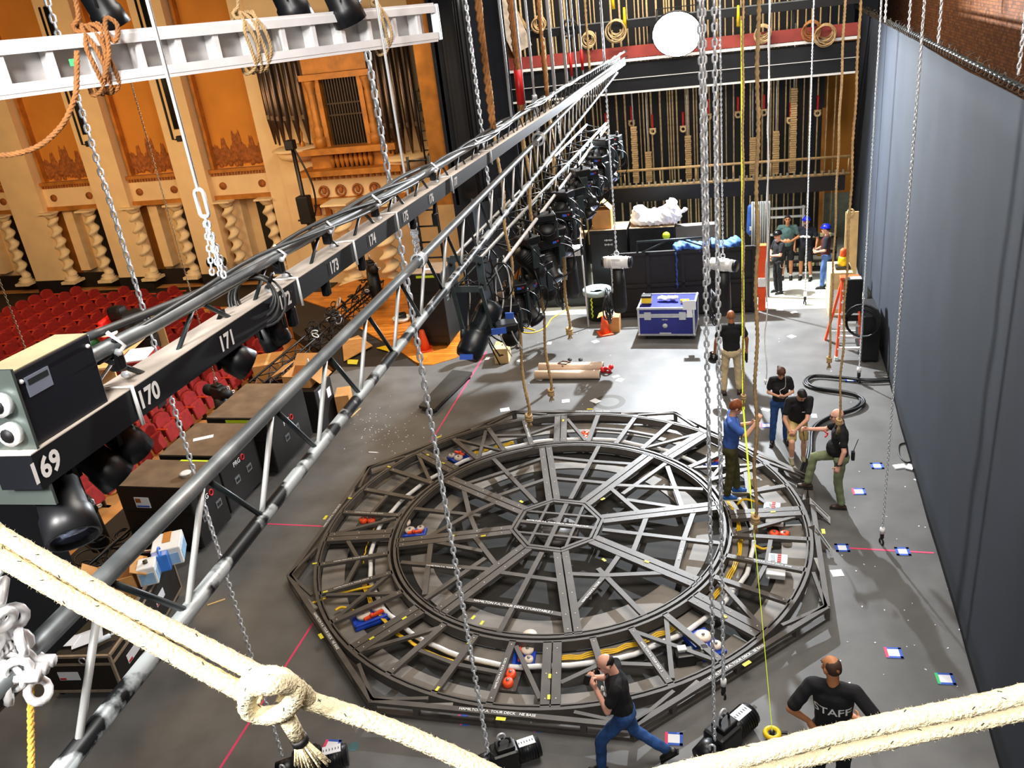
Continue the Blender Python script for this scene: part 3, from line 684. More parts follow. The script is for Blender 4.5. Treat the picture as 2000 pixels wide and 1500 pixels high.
for n_, (x, y, w_, h_) in enumerate(((1508, 992, .26, .2), (1519, 1096, .28, .24))):
    c = at(x, y, .16); t = thing('breaker_box', ('upper', 'lower')[n_]+' pale breaker box with red switches on the right of the ring', 'box', (c.x, c.y, 0), 0, 'breaker boxes')
    b = MB(); b.rbox(c, (w_, h_, .1), .015, Rz(-.1)); b.build('case', m_lgrey, t)
    b = MB()
    for j in range(4): b.box(c+Rz(-.1) @ V((.02, -.075+.05*j, .055)), (.05, .035, .02))
    b.build('switch', m_redp, t); b = MB(); b.box(c+Rz(-.1) @ V((-.07, 0, .052)), (.06, .16, .008)); b.build('rating_plate', m_grey, t)
for n_, (x, y) in enumerate(((1513, 1019), (1515, 1121), (1423, 893))):
    c = at(x, y, .14); b = MB(); b.rbox(c, (.27, .15, .08), .012, Rz(-.1 if n_ < 2 else .9)); b.cyl(c+V((-.1, -.09, 0)), c+V((-.1, -.12, 0)), .015, n=8)
    lab(b.build('junction_box', m_lgrey), 'plain pale grey junction box '+('between the breaker boxes', 'below the lower breaker box', 'just right of the man in blue on the turntable')[n_], 'box', 'grey junction boxes')
for n_, (x, y) in enumerate(((1035, 1242), (791, 1022), (1125, 873))):
    c = at(x, y, .12); b = MB(); b.lathe([(.1, 0), (.1, .05), (.05, .06), (.02, .07)], c-V((0, 0, .02)), 20); lab(b.build('pale_guide_wheel', m_pale), 'pale round guide wheel peeping from the rim of the inner disc '+('at the front', 'on the left', 'at the back')[n_], 'wheel', 'pale guide wheels')
for n_, pts in enumerate(([(1590, 1000), (1655, 1045)], [(1598, 1050), (1660, 1112)])):
    a, c = at(*((1582, 972), (1592, 1025))[n_], .3), at(*((1622, 1010), (1625, 1072))[n_], .12)
    t = thing('cover_flap', ('upper', 'lower')[n_]+' tilted flap with a pale grip strip at the right edge of the octagon', 'flap', (a.x, a.y, 0), 0, 'tilted flaps')
    n2 = V((1, .2, .3)).normalized(); dd = (c-a).normalized()
    q = [a, c, c+V((-.18, .1, -.1)), a+V((-.18, .1, -.15))]; b = MB(); b.plate(q, (c-a).cross(q[3]-a), .012); b.build('flap', m_tt, t)
    b = MB(); w2 = UP*-.1; b.plate([a, c, c+w2, a+w2], (c-a).cross(w2), -.01); b.build('grip_strip', m_lgrey, t)
    b = MB(); o_ = (c-a).cross(w2).normalized()*-.013; m_ = a*.5+c*.5
    e1 = a*.9+c*.1+w2*.2+o_; e2 = a*.1+c*.9+w2*.2+o_; b.bar(e1, e2, .006, .004); b.bar(e1+w2*.6, e2+w2*.6, .006, .004); b.build('border_line', m_black, t)
# ================================================================== people
import numpy as np
VM = 1.0
m_skin = mat('skin_fair', (226, 168, 138), .55, 0, .05, 8); m_skint = mat('skin_tan', (190, 126, 84), .55, 0, .06, 8)
m_skinp = mat('skin_pink', (236, 176, 152), .5, 0, .05, 8); m_skinb = mat('skin_brown', (166, 104, 66), .5, 0, .06, 8)
m_hbrown = mat('hair_brown', (82, 44, 24), .6, 0, .3, 40, .4, 120); m_hred = mat('hair_auburn', (140, 72, 34), .6, 0, .3, 40, .4, 120)
m_hdark = mat('hair_dark', (26, 18, 14), .6, 0, .3, 40, .4, 120); m_hgrey = mat('beard_grey', (206, 206, 204), .7, 0, .1, 40)
m_eye = mat('eye_dark', (24, 18, 16), .3, 0, 0); m_lip = mat('lip', (170, 90, 78), .5, 0, 0)
def fab(n, c, v=.12): return mat(n, c, .9, 0, v, 9, .25, 140)
f_blk = fab('black_tee', (20, 20, 23)); f_navy = fab('navy_tee', (24, 28, 40)); f_blue = fab('blue_shirt', (66, 104, 186)); f_teal = fab('teal_tee', (76, 104, 100))
f_olive = fab('olive_trousers', (74, 72, 36)); f_khaki = fab('khaki_trousers', (208, 186, 146)); f_sage = fab('sage_trousers', (130, 140, 104))
f_jean = fab('blue_jeans', (40, 78, 136), .3); f_jean2 = fab('washed_jeans', (84, 116, 176), .3); f_tan = fab('tan_shorts', (196, 172, 112)); f_dk = fab('dark_trousers', (20, 20, 24)); f_mar = fab('maroon_vest', (74, 26, 34)); f_grey = fab('grey_shorts', (112, 92, 82))
s_blk = mat('black_shoe', (18, 17, 17), .45, 0, .1, 9); s_brn = mat('brown_shoe', (62, 44, 36), .5, 0, .15, 9); s_blue = mat('blue_sneaker', (36, 98, 176), .6, 0, .2, 14); s_sole = mat('pale_sole', (214, 206, 180), .6, 0, .05, 9); s_tan = mat('khaki_sneaker', (146, 134, 104), .6, 0, .15, 9)
def capsule(b, p0, p1, r0, r1, ax=None, fl=1., n=12, mi=0):
    """tapered capsule; the cross-section is scaled by fl along ax"""
    p0, p1 = V(p0), V(p1); d = p1-p0; L = d.length
    d = d/L if L > 1e-6 else V((0, 0, 1)); u, w = perp(d)
    if ax is not None:
        ax = V(ax); ax = ax-d*ax.dot(d)
        if ax.length > 1e-3: u = ax.normalized(); w = d.cross(u)
    P = []
    for k in range(4): a = pi/2*k/4; P.append((p0-d*r0*cos(a), r0*sin(a)+1e-4))
    P += [(p0, r0), (p1, r1)]
    for k in range(3, -1, -1): a = pi/2*k/4; P.append((p1+d*r1*cos(a), r1*sin(a)+1e-4))
    vs = [c+(u*fl*cos(2*pi*i/n)+w*sin(2*pi*i/n))*r for c, r in P for i in range(n)]
    K = len(P); fs = [(j*n+i, j*n+(i+1) % n, (j+1)*n+(i+1) % n, (j+1)*n+i) for j in range(K-1) for i in range(n)]
    fs += [tuple(range(n-1, -1, -1)), tuple((K-1)*n+i for i in range(n))]
    return b.add(vs, fs, mi, True)
def organic(b, name, m, parent, vox=.011, sm=5, noise=0.):
    """merge overlapping volumes into one continuous smooth surface"""
    o = b.build(name, m)
    r = o.modifiers.new('r', 'REMESH'); r.mode = 'VOXEL'; r.voxel_size = vox*VM; r.use_smooth_shade = True
    s = o.modifiers.new('s', 'SMOOTH'); s.factor = .5; s.iterations = sm
    me = bpy.data.meshes.new_from_object(o.evaluated_get(bpy.context.evaluated_depsgraph_get()))
    old = o.data; o.modifiers.clear(); o.data = me; bpy.data.meshes.remove(old); me.name = name
    if noise:
        n_ = len(me.vertices); c = np.empty(n_*3, 'f'); me.vertices.foreach_get('co', c); c = c.reshape(-1, 3); nn = np.empty(n_*3, 'f'); me.vertex_normals.foreach_get('vector', nn); nn = nn.reshape(-1, 3)
        k = noise*(np.sin(c[:, 0]*31+c[:, 2]*47)+np.sin(c[:, 1]*37-c[:, 2]*23+1)+np.sin((c[:, 0]+c[:, 1])*53+c[:, 2]*19))
        me.vertices.foreach_set('co', (c+nn*k[:, None]).ravel())
    me.polygons.foreach_set('use_smooth', [True]*len(me.polygons))
    if parent is not None: o.parent = parent
    return o
def hand(b, w, d, nrm, side, curl=.5, s=1., spread=.2):
    """palm, four unequal fingers and a thumb; w wrist, d pointing direction, nrm palm normal"""
    w, d = V(w), V(d).normalized(); nrm = V(nrm); nrm = (nrm-d*nrm.dot(d)).normalized(); x = d.cross(nrm)*side
    capsule(b, w+d*.02*s, w+d*.075*s, .026*s, .03*s, x, 1.35)
    for k, l in enumerate((.066, .076, .07, .054)):
        o = w+d*.09*s+x*(.033-.022*k)*s; dd = (d+x*spread*(.5-.33*k)).normalized()
        e = o+(dd*cos(curl)+nrm*sin(curl))*l*.55*s; f = e+(dd*cos(curl*2.2)+nrm*sin(curl*2.2))*l*.55*s
        capsule(b, o, e, .0098*s, .009*s, n=8); capsule(b, e, f, .009*s, .0076*s, n=8)
    t0 = w+d*.03*s+x*.03*s; t1 = t0+(d*.6+x*.75+nrm*.35).normalized()*.042*s; t2 = t1+(d*.9+x*.15+nrm*.5*curl).normalized()*.034*s
    capsule(b, t0, t1, .013*s, .011*s, n=8); capsule(b, t1, t2, .011*s, .009*s, n=8)
def person(label, loc, rz, H=1.77, skin=m_skin, shirt=f_blk, pants=f_jean, shoe=s_blk, hair=None, hairstyle='short', pel=(0, 0, .94), lean=0, twist=0, side=0, head=(0, 0, 0),
           eR=None, wR=None, eL=None, wL=None, kR=None, aR=None, kL=None, aL=None, fR=0, fL=0, shorts=False, belly=0., fem=False, hR=None, hL=None, sleeve=.62, vox=.011, curl=.6, beard=None, name='person', pitchR=0, pitchL=0):
    t = thing(name, label, 'person', loc, rz); k = H/1.77; t.scale = (k, k, k)
    pel = V(pel); U = Rz(rad(twist)) @ RY(rad(side)) @ RX(rad(-lean))
    def up(x, y, z): return pel+U @ V((x, y, z-.94))
    sw = .165 if fem else .19
    sR, sL = up(sw, -.01, 1.44), up(-sw, -.01, 1.44)
    eR = up(sw+.07, -.03, 1.16) if eR is None else up(*eR); wR = up(sw+.08, .03, .91) if wR is None else up(*wR)
    eL = up(-sw-.07, -.03, 1.16) if eL is None else up(*eL); wL = up(-sw-.08, .03, .91) if wL is None else up(*wL)
    tw = Rz(rad(twist)); qR, qL = pel+tw @ V((.092, 0, -.02)), pel+tw @ V((-.092, 0, -.02))
    aR = V((.11, -.02, .085)) if aR is None else V(aR); aL = V((-.11, -.02, .085)) if aL is None else V(aL)
    kR = (qR+aR)/2+V((.005, .03, .03)) if kR is None else V(kR); kL = (qL+aL)/2+V((-.005, .03, .03)) if kL is None else V(kL)
    hc = up(0, .015, 1.655); HR = U @ Rz(rad(head[1])) @ RY(rad(head[2])) @ RX(rad(-head[0])); hc = up(0, 0, 1.55)+HR @ V((0, .02, .105))
    def hd(x, y, z): return hc+HR @ V((x, y, z))
    X = U @ V((1, 0, 0)); Y = U @ V((0, 1, 0))
    # ---- body: one continuous surface
    b = MB()
    b.sph(hd(0, -.008, .022), (.074, .094, .092), 16, 10, 0, HR); b.sph(hd(0, .03, -.05), (.056, .062, .068), 14, 8, 0, HR)
    b.sph(hd(0, .07, -.095), (.025, .022, .02), 10, 6, 0, HR); capsule(b, hd(0, .088, .012), hd(0, .103, -.022), .010, .015, n=8)
    b.sph(hd(0, .074, .036), (.05, .018, .014), 10, 6, 0, HR)
    for s in (-1, 1): b.sph(hd(s*.077, -.005, -.012), (.014, .022, .032), 8, 6, 0, HR); b.sph(hd(s*.042, .062, -.02), (.022, .022, .022), 8, 6, 0, HR)
    capsule(b, up(0, -.015, 1.42), hd(0, -.015, -.06), .06, .054)
    capsule(b, up(0, 0, 1.12), up(0, 0, 1.33), .085, .09, X, 1.2); capsule(b, sR*.8+sL*.2, sL*.8+sR*.2, .042, .042)
    for (s, S_, E_, W_, hd_) in ((1, sR, eR, wR, hR), (-1, sL, eL, wL, hL)):
        f = .85 if fem else 1.
        capsule(b, S_, E_, .047*f, .04*f); capsule(b, E_, W_, .041*f, .028*f)
        dd, nn, cu = (None, None, curl) if hd_ is None else hd_
        dd = (W_-E_) if dd is None else U @ V(dd); nn = (U @ V((-s, 0, 0))) if nn is None else U @ V(nn)
        hand(b, W_, dd, nn, s, cu, .95 if fem else 1.05)
    if shorts:
        for (Q, K_, A_) in ((qR, kR, aR), (qL, kL, aL)):
            capsule(b, Q*.4+K_*.6, K_, .07, .055); capsule(b, K_, K_*.6+A_*.4, .054, .058); capsule(b, K_*.6+A_*.4, A_, .056, .036)
    else: capsule(b, up(0, 0, 1.0), up(0, 0, 1.15), .09, .1, X, 1.2)
    if shorts:
        for (Q, K_) in ((qR, kR), (qL, kL)): capsule(b, up(0, 0, 1.1), Q, .09, .08); capsule(b, Q, Q*.4+K_*.6, .075, .066)
    body = organic(b, 'body', skin, t, vox, 4)
    # ---- shirt
    b = MB(); cf = .9 if fem else 1.
    capsule(b, up(0, 0, 1.0), up(0, .01, 1.14), .126*cf, .122*cf, X, 1.34); capsule(b, up(0, .01, 1.14), up(0, 0, 1.33), .122*cf, .132*cf, X, 1.4)
    capsule(b, up(0, -.005, 1.34), up(0, -.015, 1.42), .112*cf, .084, X, 1.4)
    capsule(b, sR*.92+sL*.08, sL*.92+sR*.08, .07, .07)
    if belly: b.sph(up(0, .05+belly*.3, 1.08), (.155, .1+belly, .16), 14, 8, 0, U)
    if fem: b.sph(up(.065, .085, 1.27), .068, 10, 7); b.sph(up(-.065, .085, 1.27), .068, 10, 7)
    for S_, E_ in ((sR, eR), (sL, eL)): capsule(b, S_, S_+(E_-S_)*sleeve, .067*cf, .066*cf)
    sh = organic(b, 'shirt', shirt, t, vox, 5, .0016)
    # ---- trousers
    b = MB()
    capsule(b, qR, qL, .108, .108); capsule(b, up(0, 0, .97), up(0, 0, 1.02), .112, .112, X, 1.3); b.sph(pel+tw @ V((0, -.05, -.03)), (.15, .09, .11), 12, 8)
    for (Q, K_, A_) in ((qR, kR, aR), (qL, kL, aL)):
        if shorts: capsule(b, Q, Q+(K_-Q)*.82, .094, .086)
        else: capsule(b, Q, K_, .093, .07); capsule(b, K_, A_+(K_-A_)*.1, .069, .062)
    pa = organic(b, 'shorts' if shorts else 'trousers', pants, t, vox, 5, .002)
    for (A_, yaw, pit) in ((aR, fR, pitchR), (aL, fL, pitchL)):
        R = Rz(rad(yaw)) @ RX(rad(pit)); b = MB()
        capsule(b, A_+R @ V((0, -.04, -.04)), A_+R @ V((0, .13, -.05)), .042, .036, R @ V((1, 0, 0)), 1.08); capsule(b, A_+V((0, -.005, .0)), A_+R @ V((0, .05, -.035)), .046, .044)
        o = organic(b, 'shoe', shoe, t, .01, 3)
        b = MB(); b.rbox(A_+R @ V((0, .045, -.078)), (.082, .265, .02), .009, R); so = b.build('sole', s_sole if shoe in (s_blue, s_tan) else m_rub); so.parent = o
        if shorts: b = MB(); capsule(b, A_+V((0, 0, -.01)), A_+V((0, -.0, .05)), .046, .043); b.build('sock', m_white).parent = t
    for s in (-1, 1):
        b = MB(); b.sph(hd(s*.031, .082, .012), (.014, .008, .007), 8, 6, 0, HR); b.build('eye', m_eye).parent = t
        b = MB(); b.bar(hd(s*.012, .089, .036), hd(s*.05, .08, .036), .012, .007); b.build('eyebrow', hair or m_hbrown).parent = t
    b = MB(); b.sph(hd(0, .09, -.062), (.022, .008, .006), 8, 5, 0, HR); b.build('mouth', m_lip).parent = t
    # ---- hair
    if hair is not None:
        b = MB()
        def cut(keep, r, dy=-.008, dz=.022):
            k0 = len(b.v); b.sph((0, dy, dz), r, 30, 20)
            for q_ in range(k0, len(b.v)):
                x, y, z = b.v[q_]; f_ = 1. if keep(x, y, z) else .8
                b.v[q_] = tuple(hd(x*f_, dy+(y-dy)*f_, dz+(z-dz)*f_))
        if hairstyle == 'short': cut(lambda x, y, z: z > .02+.62*y, (.083, .104, .103))
        elif hairstyle == 'mop': cut(lambda x, y, z: z > .0+.6*y, (.09, .112, .112)); b.sph(hd(.02, .07, .085), (.05, .032, .026), 10, 6, 0, HR)
        elif hairstyle == 'tail':
            cut(lambda x, y, z: z > -.02+.75*y, (.085, .106, .105)); capsule(b, hd(0, -.1, .03), hd(.02, -.15, -.02), .03, .03); capsule(b, hd(.02, -.15, -.02), hd(.03, -.15, -.15), .032, .012)
        elif hairstyle == 'fringe': cut(lambda x, y, z: y < -.005 and -.06+.5*y < z < .045-.25*y, (.079, .1, .098))
        elif hairstyle == 'buzz': cut(lambda x, y, z: y < .0 and -.055+.6*y < z < .09-.3*y, (.078, .098, .096))
        organic(b, 'hair', hair, t, .009, 3, .0025)
    if beard is not None:
        b = MB(); b.sph(hd(0, .045, -.085), (.055, .055, .05), 12, 8, 0, HR); organic(b, 'beard', beard, t, .009, 2, .003)
    return t, dict(hd=hd, up=up, wR=wR, wL=wL, U=U, HR=HR, k=k)
def W(t, p): return wloc(t) @ V(p)
def helmet(t, d, m, label, brim=True):
    """hard hat worn on the head: lies on the head, a thing of its own"""
    o = thing('hard_hat', label, 'helmet', W(t, d['hd'](0, 0, .05)), t.rotation_euler.z); k = d['k']
    R = Rz(t.rotation_euler.z) @ d['HR']; c = W(t, d['hd'](0, -.005, .052))
    b = MB(); b.sph(c, (.098*k, .118*k, .1*k), 20, 8, 0, R, 0, 90)
    for x in (-.02, .02): b.tube([c+R @ V((x, .118*k*cos(a), .1*k*sin(a)+.004)) for a in [pi*i/12 for i in range(1, 12)]], .006, 6)
    b.build('shell', m, o)
    b = MB(); b.arc((0, 0, 0), .09*k, .125*k, 0, 360, -.005, .005, 20); b.v = [tuple(c+R @ V((x*.95, y*1.1+.008, z))) for x, y, z in b.v]; b.build('brim', m, o)
    return o
def facing(a): return rad(a)
def foot(x, y, z=0.): return V(at(x, y, z))
def Hof(p, ytop):
    """standing height from the image row of the crown"""
    return hat(1000, ytop, p)
m_hatb = mat('blue_hard_hat', (22, 40, 190), .25, 0, .05, 6); m_hatk = mat('black_hard_hat', (16, 16, 18), .3, 0, .05, 6)
# --- man in the blue shirt on the turntable
p = foot(1427, 972, .22)
t, d = person('young man in a blue shirt and olive trousers standing on the turntable', p, rad(-88), Hof(p, 781), m_skin, f_blue, f_olive, s_blue, m_hred, 'mop', lean=4, head=(16, 8, 0),
     eR=(.27, .2, 1.3), wR=(.2, .36, 1.52), hR=((-.02, .2, 1), (-1, .3, 0), 1.1), eL=(-.24, .1, 1.2), wL=(-.16, .3, 1.3), aR=(.06, -.06, .085), aL=(-.17, .1, .085), vox=.009)
b = MB()
for s in (-1, 1): b.torus(d['hd'](s*.032, .098, .012), .024, .003, d['HR'] @ V((0, 1, 0)), 14, 5); b.bar(d['hd'](s*.056, .095, .016), d['hd'](s*.078, .0, .012), .004, .006)
b.build('glasses', m_black).parent = t
b = MB(); b.v = []; U = d['up']
capsule(b, U(0, 0, .985), U(0, 0, 1.005), .117, .117, (1, 0, 0), 1.3, 20); b.build('belt', s_blk).parent = t
b = MB(); b.tube([U(.13, .06, 1.43), U(.05, .13, 1.3), U(0.0, .15, 1.2), U(-.05, .13, 1.3), U(-.13, .06, 1.43)], .007, 6); b.box(U(0, .155, 1.15), (.07, .012, .1)); b.build('lanyard', m_black).parent = t
# --- man in khaki trousers seen from behind
p = foot(1429, 769)
t, d = person('man in black polo shirt and khaki trousers seen from behind', p, rad(8), Hof(p, 607), m_skinb, f_blk, f_khaki, s_brn, None, belly=.02, aR=(.15, 0, .085), aL=(-.15, 0, .085), eL=(-.29, -.02, 1.17), wL=(-.31, .06, .93), eR=(.29, -.02, 1.17), wR=(.3, .06, .93), vox=.011, fR=-12, fL=12, head=(8, 0, 0))
b = MB(); U = d['up']; capsule(b, U(0, 0, 1.455), U(0, -.005, 1.48), .085, .07, (1, 0, 0), 1.1); b.build('collar', f_blk).parent = t
q = W(t, d['wL']+V((-.02, .05, -.16)))
hh = thing('hard_hat', 'black hard hat held low in the left hand of the man in khaki trousers', 'helmet', q); b = MB(); b.sph(q, (.13, .13, .13), 20, 8, 0, RX(rad(70)), -20, 90); b.build('shell', m_hatk, hh)
b = MB(); b.torus(q+V((0, 0, .06)), .09, .012, (0, 1, .3), 18, 6, a0=0, a1=200); b.build('strap', m_cable, hh)
q = W(t, d['wR']+V((.0, .05, -.17))); b = MB(); b.rbox(q, (.07, .12, .2), .025); capsule(b, q+V((0, .03, -.05)), q+V((.01, .05, -.16)), .035, .02)
lab(b.build('work_gloves', m_rub), 'pair of black work gloves held in the right hand of the man in khaki', 'gloves')
# --- woman with a phone
p = foot(1522, 866)
t, d = person('woman in black tee and blue jeans looking down at a phone', p, rad(182), Hof(p, 710), m_skin, f_blk, f_jean, s_blk, m_hbrown, 'tail', fem=True, head=(32, 6, 4), lean=3,
     eR=(.23, .02, 1.17), wR=(.07, .22, 1.2), eL=(-.23, .02, 1.17), wL=(-.06, .22, 1.19), hR=((-.5, .8, .15), (-.2, .1, 1), .8), hL=((.5, .8, .15), (.2, .1, 1), .8), aR=(.14, .02, .085), aL=(-.13, -.03, .085), fR=-12, fL=15)
q = W(t, d['up'](0.0, .33, 1.235)); b = MB(); b.rbox(q, (.13, .07, .012), .006, Rz(rad(182)) @ RX(rad(30))); lab(b.build('phone', s_blk), 'dark phone held in both hands by the woman in jeans', 'phone')
b = MB(); b.tube(spl([d['hd'](-.07, .02, -.03), d['up'](-.08, .12, 1.35), d['up'](.02, .16, 1.28), d['up'](0, .24, 1.22)]), .004, 5); b.build('earphone_lead', m_white).parent = t
# --- man in tan shorts leaning on his knee
p = foot(1556, 905)
t, d = person('man in black tee and tan shorts bending with a hand on his knee', p, rad(188), Hof(p, 745)*1.03, m_skin, f_blk, f_tan, s_tan, m_hdark, 'short', lean=17, head=(30, 10, 0), shorts=True, pel=(0, -.06, .9),
     aR=(.16, .30, .3), kR=(.17, .34, .66), aL=(-.14, -.1, .085), kL=(-.12, .02, .5), wR=(.17, .36, .93), eR=(.27, .17, 1.14), hR=((-.1, .5, -1), (-.3, -.6, -.3), .6), eL=(-.1, .27, 1.2), wL=(.1, .36, 1.05), hL=((.5, .4, -.6), (0, -1, -.2), .6), vox=.01, pitchR=-14)
b = MB(); b.text('CREW', .04, T4(d['up'](-.08, .168, 1.31), (-1, 0, 0), (0, 0, 1)) if False else T4(d['up'](-.07, .172, 1.3), d['U'] @ V((-1, 0, 0)), d['U'] @ V((0, -.1, 1)))); 
b = MB(); b.box(d['up'](-.07, .17, 1.3), (.09, .004, .014), d['U']); b.build('chest_print', m_white).parent = t
# --- bald man in polo shirt stepping on to the frame
p = foot(1640, 990)
t, d = person('bald man in black polo and sage trousers with one foot up on the frame', p, rad(86), Hof(p, 799), m_skinp, f_blk, f_sage, s_brn, None, belly=.05, lean=3, head=(10, 8, 0), pel=(.03, .03, .93),
     aL=(-.06, -.02, .085), kL=(-.06, .05, .5), kR=(.14, .42, .83), aR=(.13, .5, .33), eR=(.27, .2, 1.27), wR=(.2, .46, 1.31), hR=((-.1, 1, .1), (-1, 0, -.3), .9), eL=(-.28, -.05, 1.17), wL=(-.29, .03, .92), vox=.009)
U = d['up']; b = MB(); capsule(b, U(0, 0, 1.455), U(0, -.0, 1.475), .085, .072, (1, 0, 0), 1.1); b.build('collar', f_blk).parent = t
b = MB(); b.torus(d['wL']+V((0, 0, .03)), .036, .012, (0, .1, 1), 18, 6); b.build('wrist_watch', s_blk).parent = t
b = MB()
for s in (-1, 1): b.torus(d['hd'](s*.032, .098, .012), .022, .0025, d['HR'] @ V((0, 1, 0)), 14, 5); b.bar(d['hd'](s*.054, .095, .016), d['hd'](s*.078, .0, .012), .004, .004)
b.build('glasses', m_dstrut).parent = t
b = MB(); b.box(U(.05, .2, 1.33), (.09, .02, .02), Rz(.5)); b.box(U(-.02, .2, 1.31), (.09, .02, .02), Rz(-.4)); b.build('red_clip', m_redp).parent = t
b = MB(); c_ = U(-.275, -.015, 1.31); R_ = MX(((0, 1, 0), (0, 0, 1), (1, 0, 0))).transposed(); b.torus(c_, .032, .005, (1, 0, 0), 18, 5)
for k in range(4): b.bar(c_+V((0, .03*cos(k*pi/4), .03*sin(k*pi/4))), c_-V((0, .03*cos(k*pi/4), .03*sin(k*pi/4))), .006, .006)
b.build('sleeve_badge', m_white).parent = t
q = W(t, U(-.13, -.18, 1.02)); rd = thing('walkie_talkie', 'black walkie talkie on the belt of the bald man in sage trousers', 'radio', q); b = MB(); b.rbox(q, (.05, .07, .15), .01); b.build('radio_body', s_blk, rd); b = MB(); b.cyl(q+V((0, 0, .07)), q+V((.06, -.02, .3)), .006, n=8); b.build('antenna', s_blk, rd)
q = W(t, d['wR']+V((.0, .09, -.0))); b = MB(); b.cyl(q, q+V((.02, 0, -.13)), .007, n=8); b.cyl(q+V((.02, 0, -.13)), q+V((.03, -.02, -.26)), .004, n=8); b.cyl(q+V((0, 0, .04)), q, .009, n=8)
lab(b.build('screwdriver', s_blk), 'thin dark screwdriver held out by the bald man in sage trousers', 'tool')
# --- four crew at the back
p = foot(1536, 545)
t, d = person('man in teal tee with hands clasped at the back by the fly wall', p, rad(176), 1.8, m_skint, f_teal, f_dk, s_blk, m_hdark, 'short', shorts=True, eR=(.3, .0, 1.18), wR=(.12, .22, 1.12), eL=(-.3, .0, 1.18), wL=(-.1, .22, 1.12), hR=((-.9, .3, 0), (0, -1, 0), .9), hL=((.9, .3, 0), (0, -1, 0), .9), vox=.014)
p = foot(1519, 572)
t, d = person('bearded man in all black and black hard hat looking left', p, rad(118), Hof(p, 452), m_skin, f_blk, f_dk, s_blk, None, eL=(-.24, .08, 1.17), wL=(-.05, .24, 1.14), eR=(.24, .08, 1.17), wR=(.05, .22, 1.05), beard=m_hgrey, vox=.014, head=(6, 0, 0))
helmet(t, d, m_hatk, 'black hard hat on the bearded man in all black')
b = MB(); b.tube(spl([d['up'](-.16, .05, .97), d['up'](-.19, .03, .8), d['up'](-.17, -.08, .8), d['up'](-.15, -.1, .95)]), .006, 5); b.build('key_chain', m_steel).parent = t
p = foot(1572, 545)
t, d = person('man in navy tee and dark shorts wearing a blue hard hat', p, rad(166), Hof(p, 424), m_skint, f_navy, f_dk, s_blk, None, shorts=True, eL=(-.3, -.02, 1.17), wL=(-.28, .1, .93), eR=(.3, -.02, 1.17), wR=(.28, .12, .94), aR=(.12, 0, .085), aL=(-.16, .05, .085), vox=.014, beard=m_hdark)
helmet(t, d, m_hatb, 'blue hard hat on the man in navy tee and dark shorts')
b = MB()
for k in range(5): b.sph(d['up'](-.1+.05*k, .15, 1.26+.015*(k % 2)), (.045, .02, .03+.012*(k == 1)), 10, 6)
b.build('shirt_print', m_white).parent = t
p = foot(1610, 562)
t, d = person('man in maroon vest and washed jeans wearing a blue hard hat', p, rad(84), Hof(p, 440), m_skin, f_mar, f_jean2, s_blk, m_hdark, 'short', eL=(-.26, .02, 1.15), wL=(-.14, .22, 1.08), eR=(.26, .02, 1.15), wR=(.1, .24, 1.08), aL=(-.1, .06, .085), aR=(.1, -.1, .085), vox=.014, sleeve=.1, fL=10)
helmet(t, d, m_hatb, 'blue hard hat on the man in maroon vest and jeans')
for s, e in ((-1, (-.26, .02, 1.15)), (1, (.26, .02, 1.15))): S_ = d['up'](s*.19, -.01, 1.44); E_ = d['up'](*e); b = MB(); capsule(b, S_, S_+(E_-S_)*.7, .071, .07); organic(b, 'tee_sleeve', f_navy, t, .014, 3)
# --- walking man in front
p = foot(1222, 1500)
t, d = person('balding man in black tee and jeans striding past the front of the turntable', p, rad(97), 1.72, m_skinp, f_blk, f_jean, s_blk, m_hdark, 'fringe', lean=8, belly=.03, head=(22, 12, 0), pel=(0, -.03, .91),
     kL=(-.08, .25, .53), aL=(-.07, .27, .1), kR=(.1, -.12, .5), aR=(.1, -.5, .17), pitchR=-38, eL=(-.25, .13, 1.19), wL=(-.14, .21, 1.42), hL=((.4, .4, 1), (.6, -.8, .1), 1.0), eR=(.24, .14, 1.2), wR=(.12, .27, 1.34), hR=((-.5, .3, 1), (-.6, -.6, .1), 1.), vox=.009)
b = MB(); U = d['up']
for k in range(5): b.sph(U(-.1+.03*(k % 2), .15-.004*k, 1.39-.045*k), (.03, .014, .02), 8, 5)
b.build('tee_print', m_white).parent = t
q = W(t, d['wL']+V((.03, .09, .1))); b = MB(); b.rbox(q, (.03, .07, .13), .01, Rz(rad(97)) @ RX(.3)); lab(b.build('phone', s_blk), 'black phone held to the face of the striding man in front', 'phone')
# --- man with STAFF on his back
h0 = at(1634, 1288, 1.88); p = V((h0.x, h0.y-.02, 0))
t, d = person('man in a black STAFF tee with hands on hips near the cream ropes', p, rad(-12), 1.9, m_skint, f_navy if False else f_blk, f_dk, s_blk, mat('hair_buzzed', (66, 44, 30), .7, 0, .3, 60), 'buzz', head=(2, 48, 0), eR=(.39, -.1, 1.25), wR=(.23, .02, 1.07), eL=(-.36, -.12, 1.18), wL=(-.21, -.06, 1.02),
     hR=((-.6, .6, -.4), (-.6, -.2, .6), .5), hL=((.55, -.2, -.7), (.3, 1, .2), .5), vox=.008, sleeve=.8, beard=None, side=-2)
b = MB(); U = d['up']; n0 = d['U']
b.text('STAFF', .125, T4((0, 0, 0), (1, 0, 0), (0, 1, 0)))
sh = [c for c in kids(t) if c.name.startswith('shirt')][0]
from mathutils.bvhtree import BVHTree
bv = BVHTree.FromPolygons([v.co for v in sh.data.vertices], [tuple(p_.vertices) for p_ in sh.data.polygons])
bm = bmesh.new(); vv = [bm.verts.new(v) for v in b.v]
for f in b.f: bm.faces.new([vv[i] for i in f])
bmesh.ops.triangulate(bm, faces=bm.faces[:]); bmesh.ops.subdivide_edges(bm, edges=[e for e in bm.edges if e.calc_length() > .02], cuts=2)
b = MB(); bm.verts.index_update(); vs = []
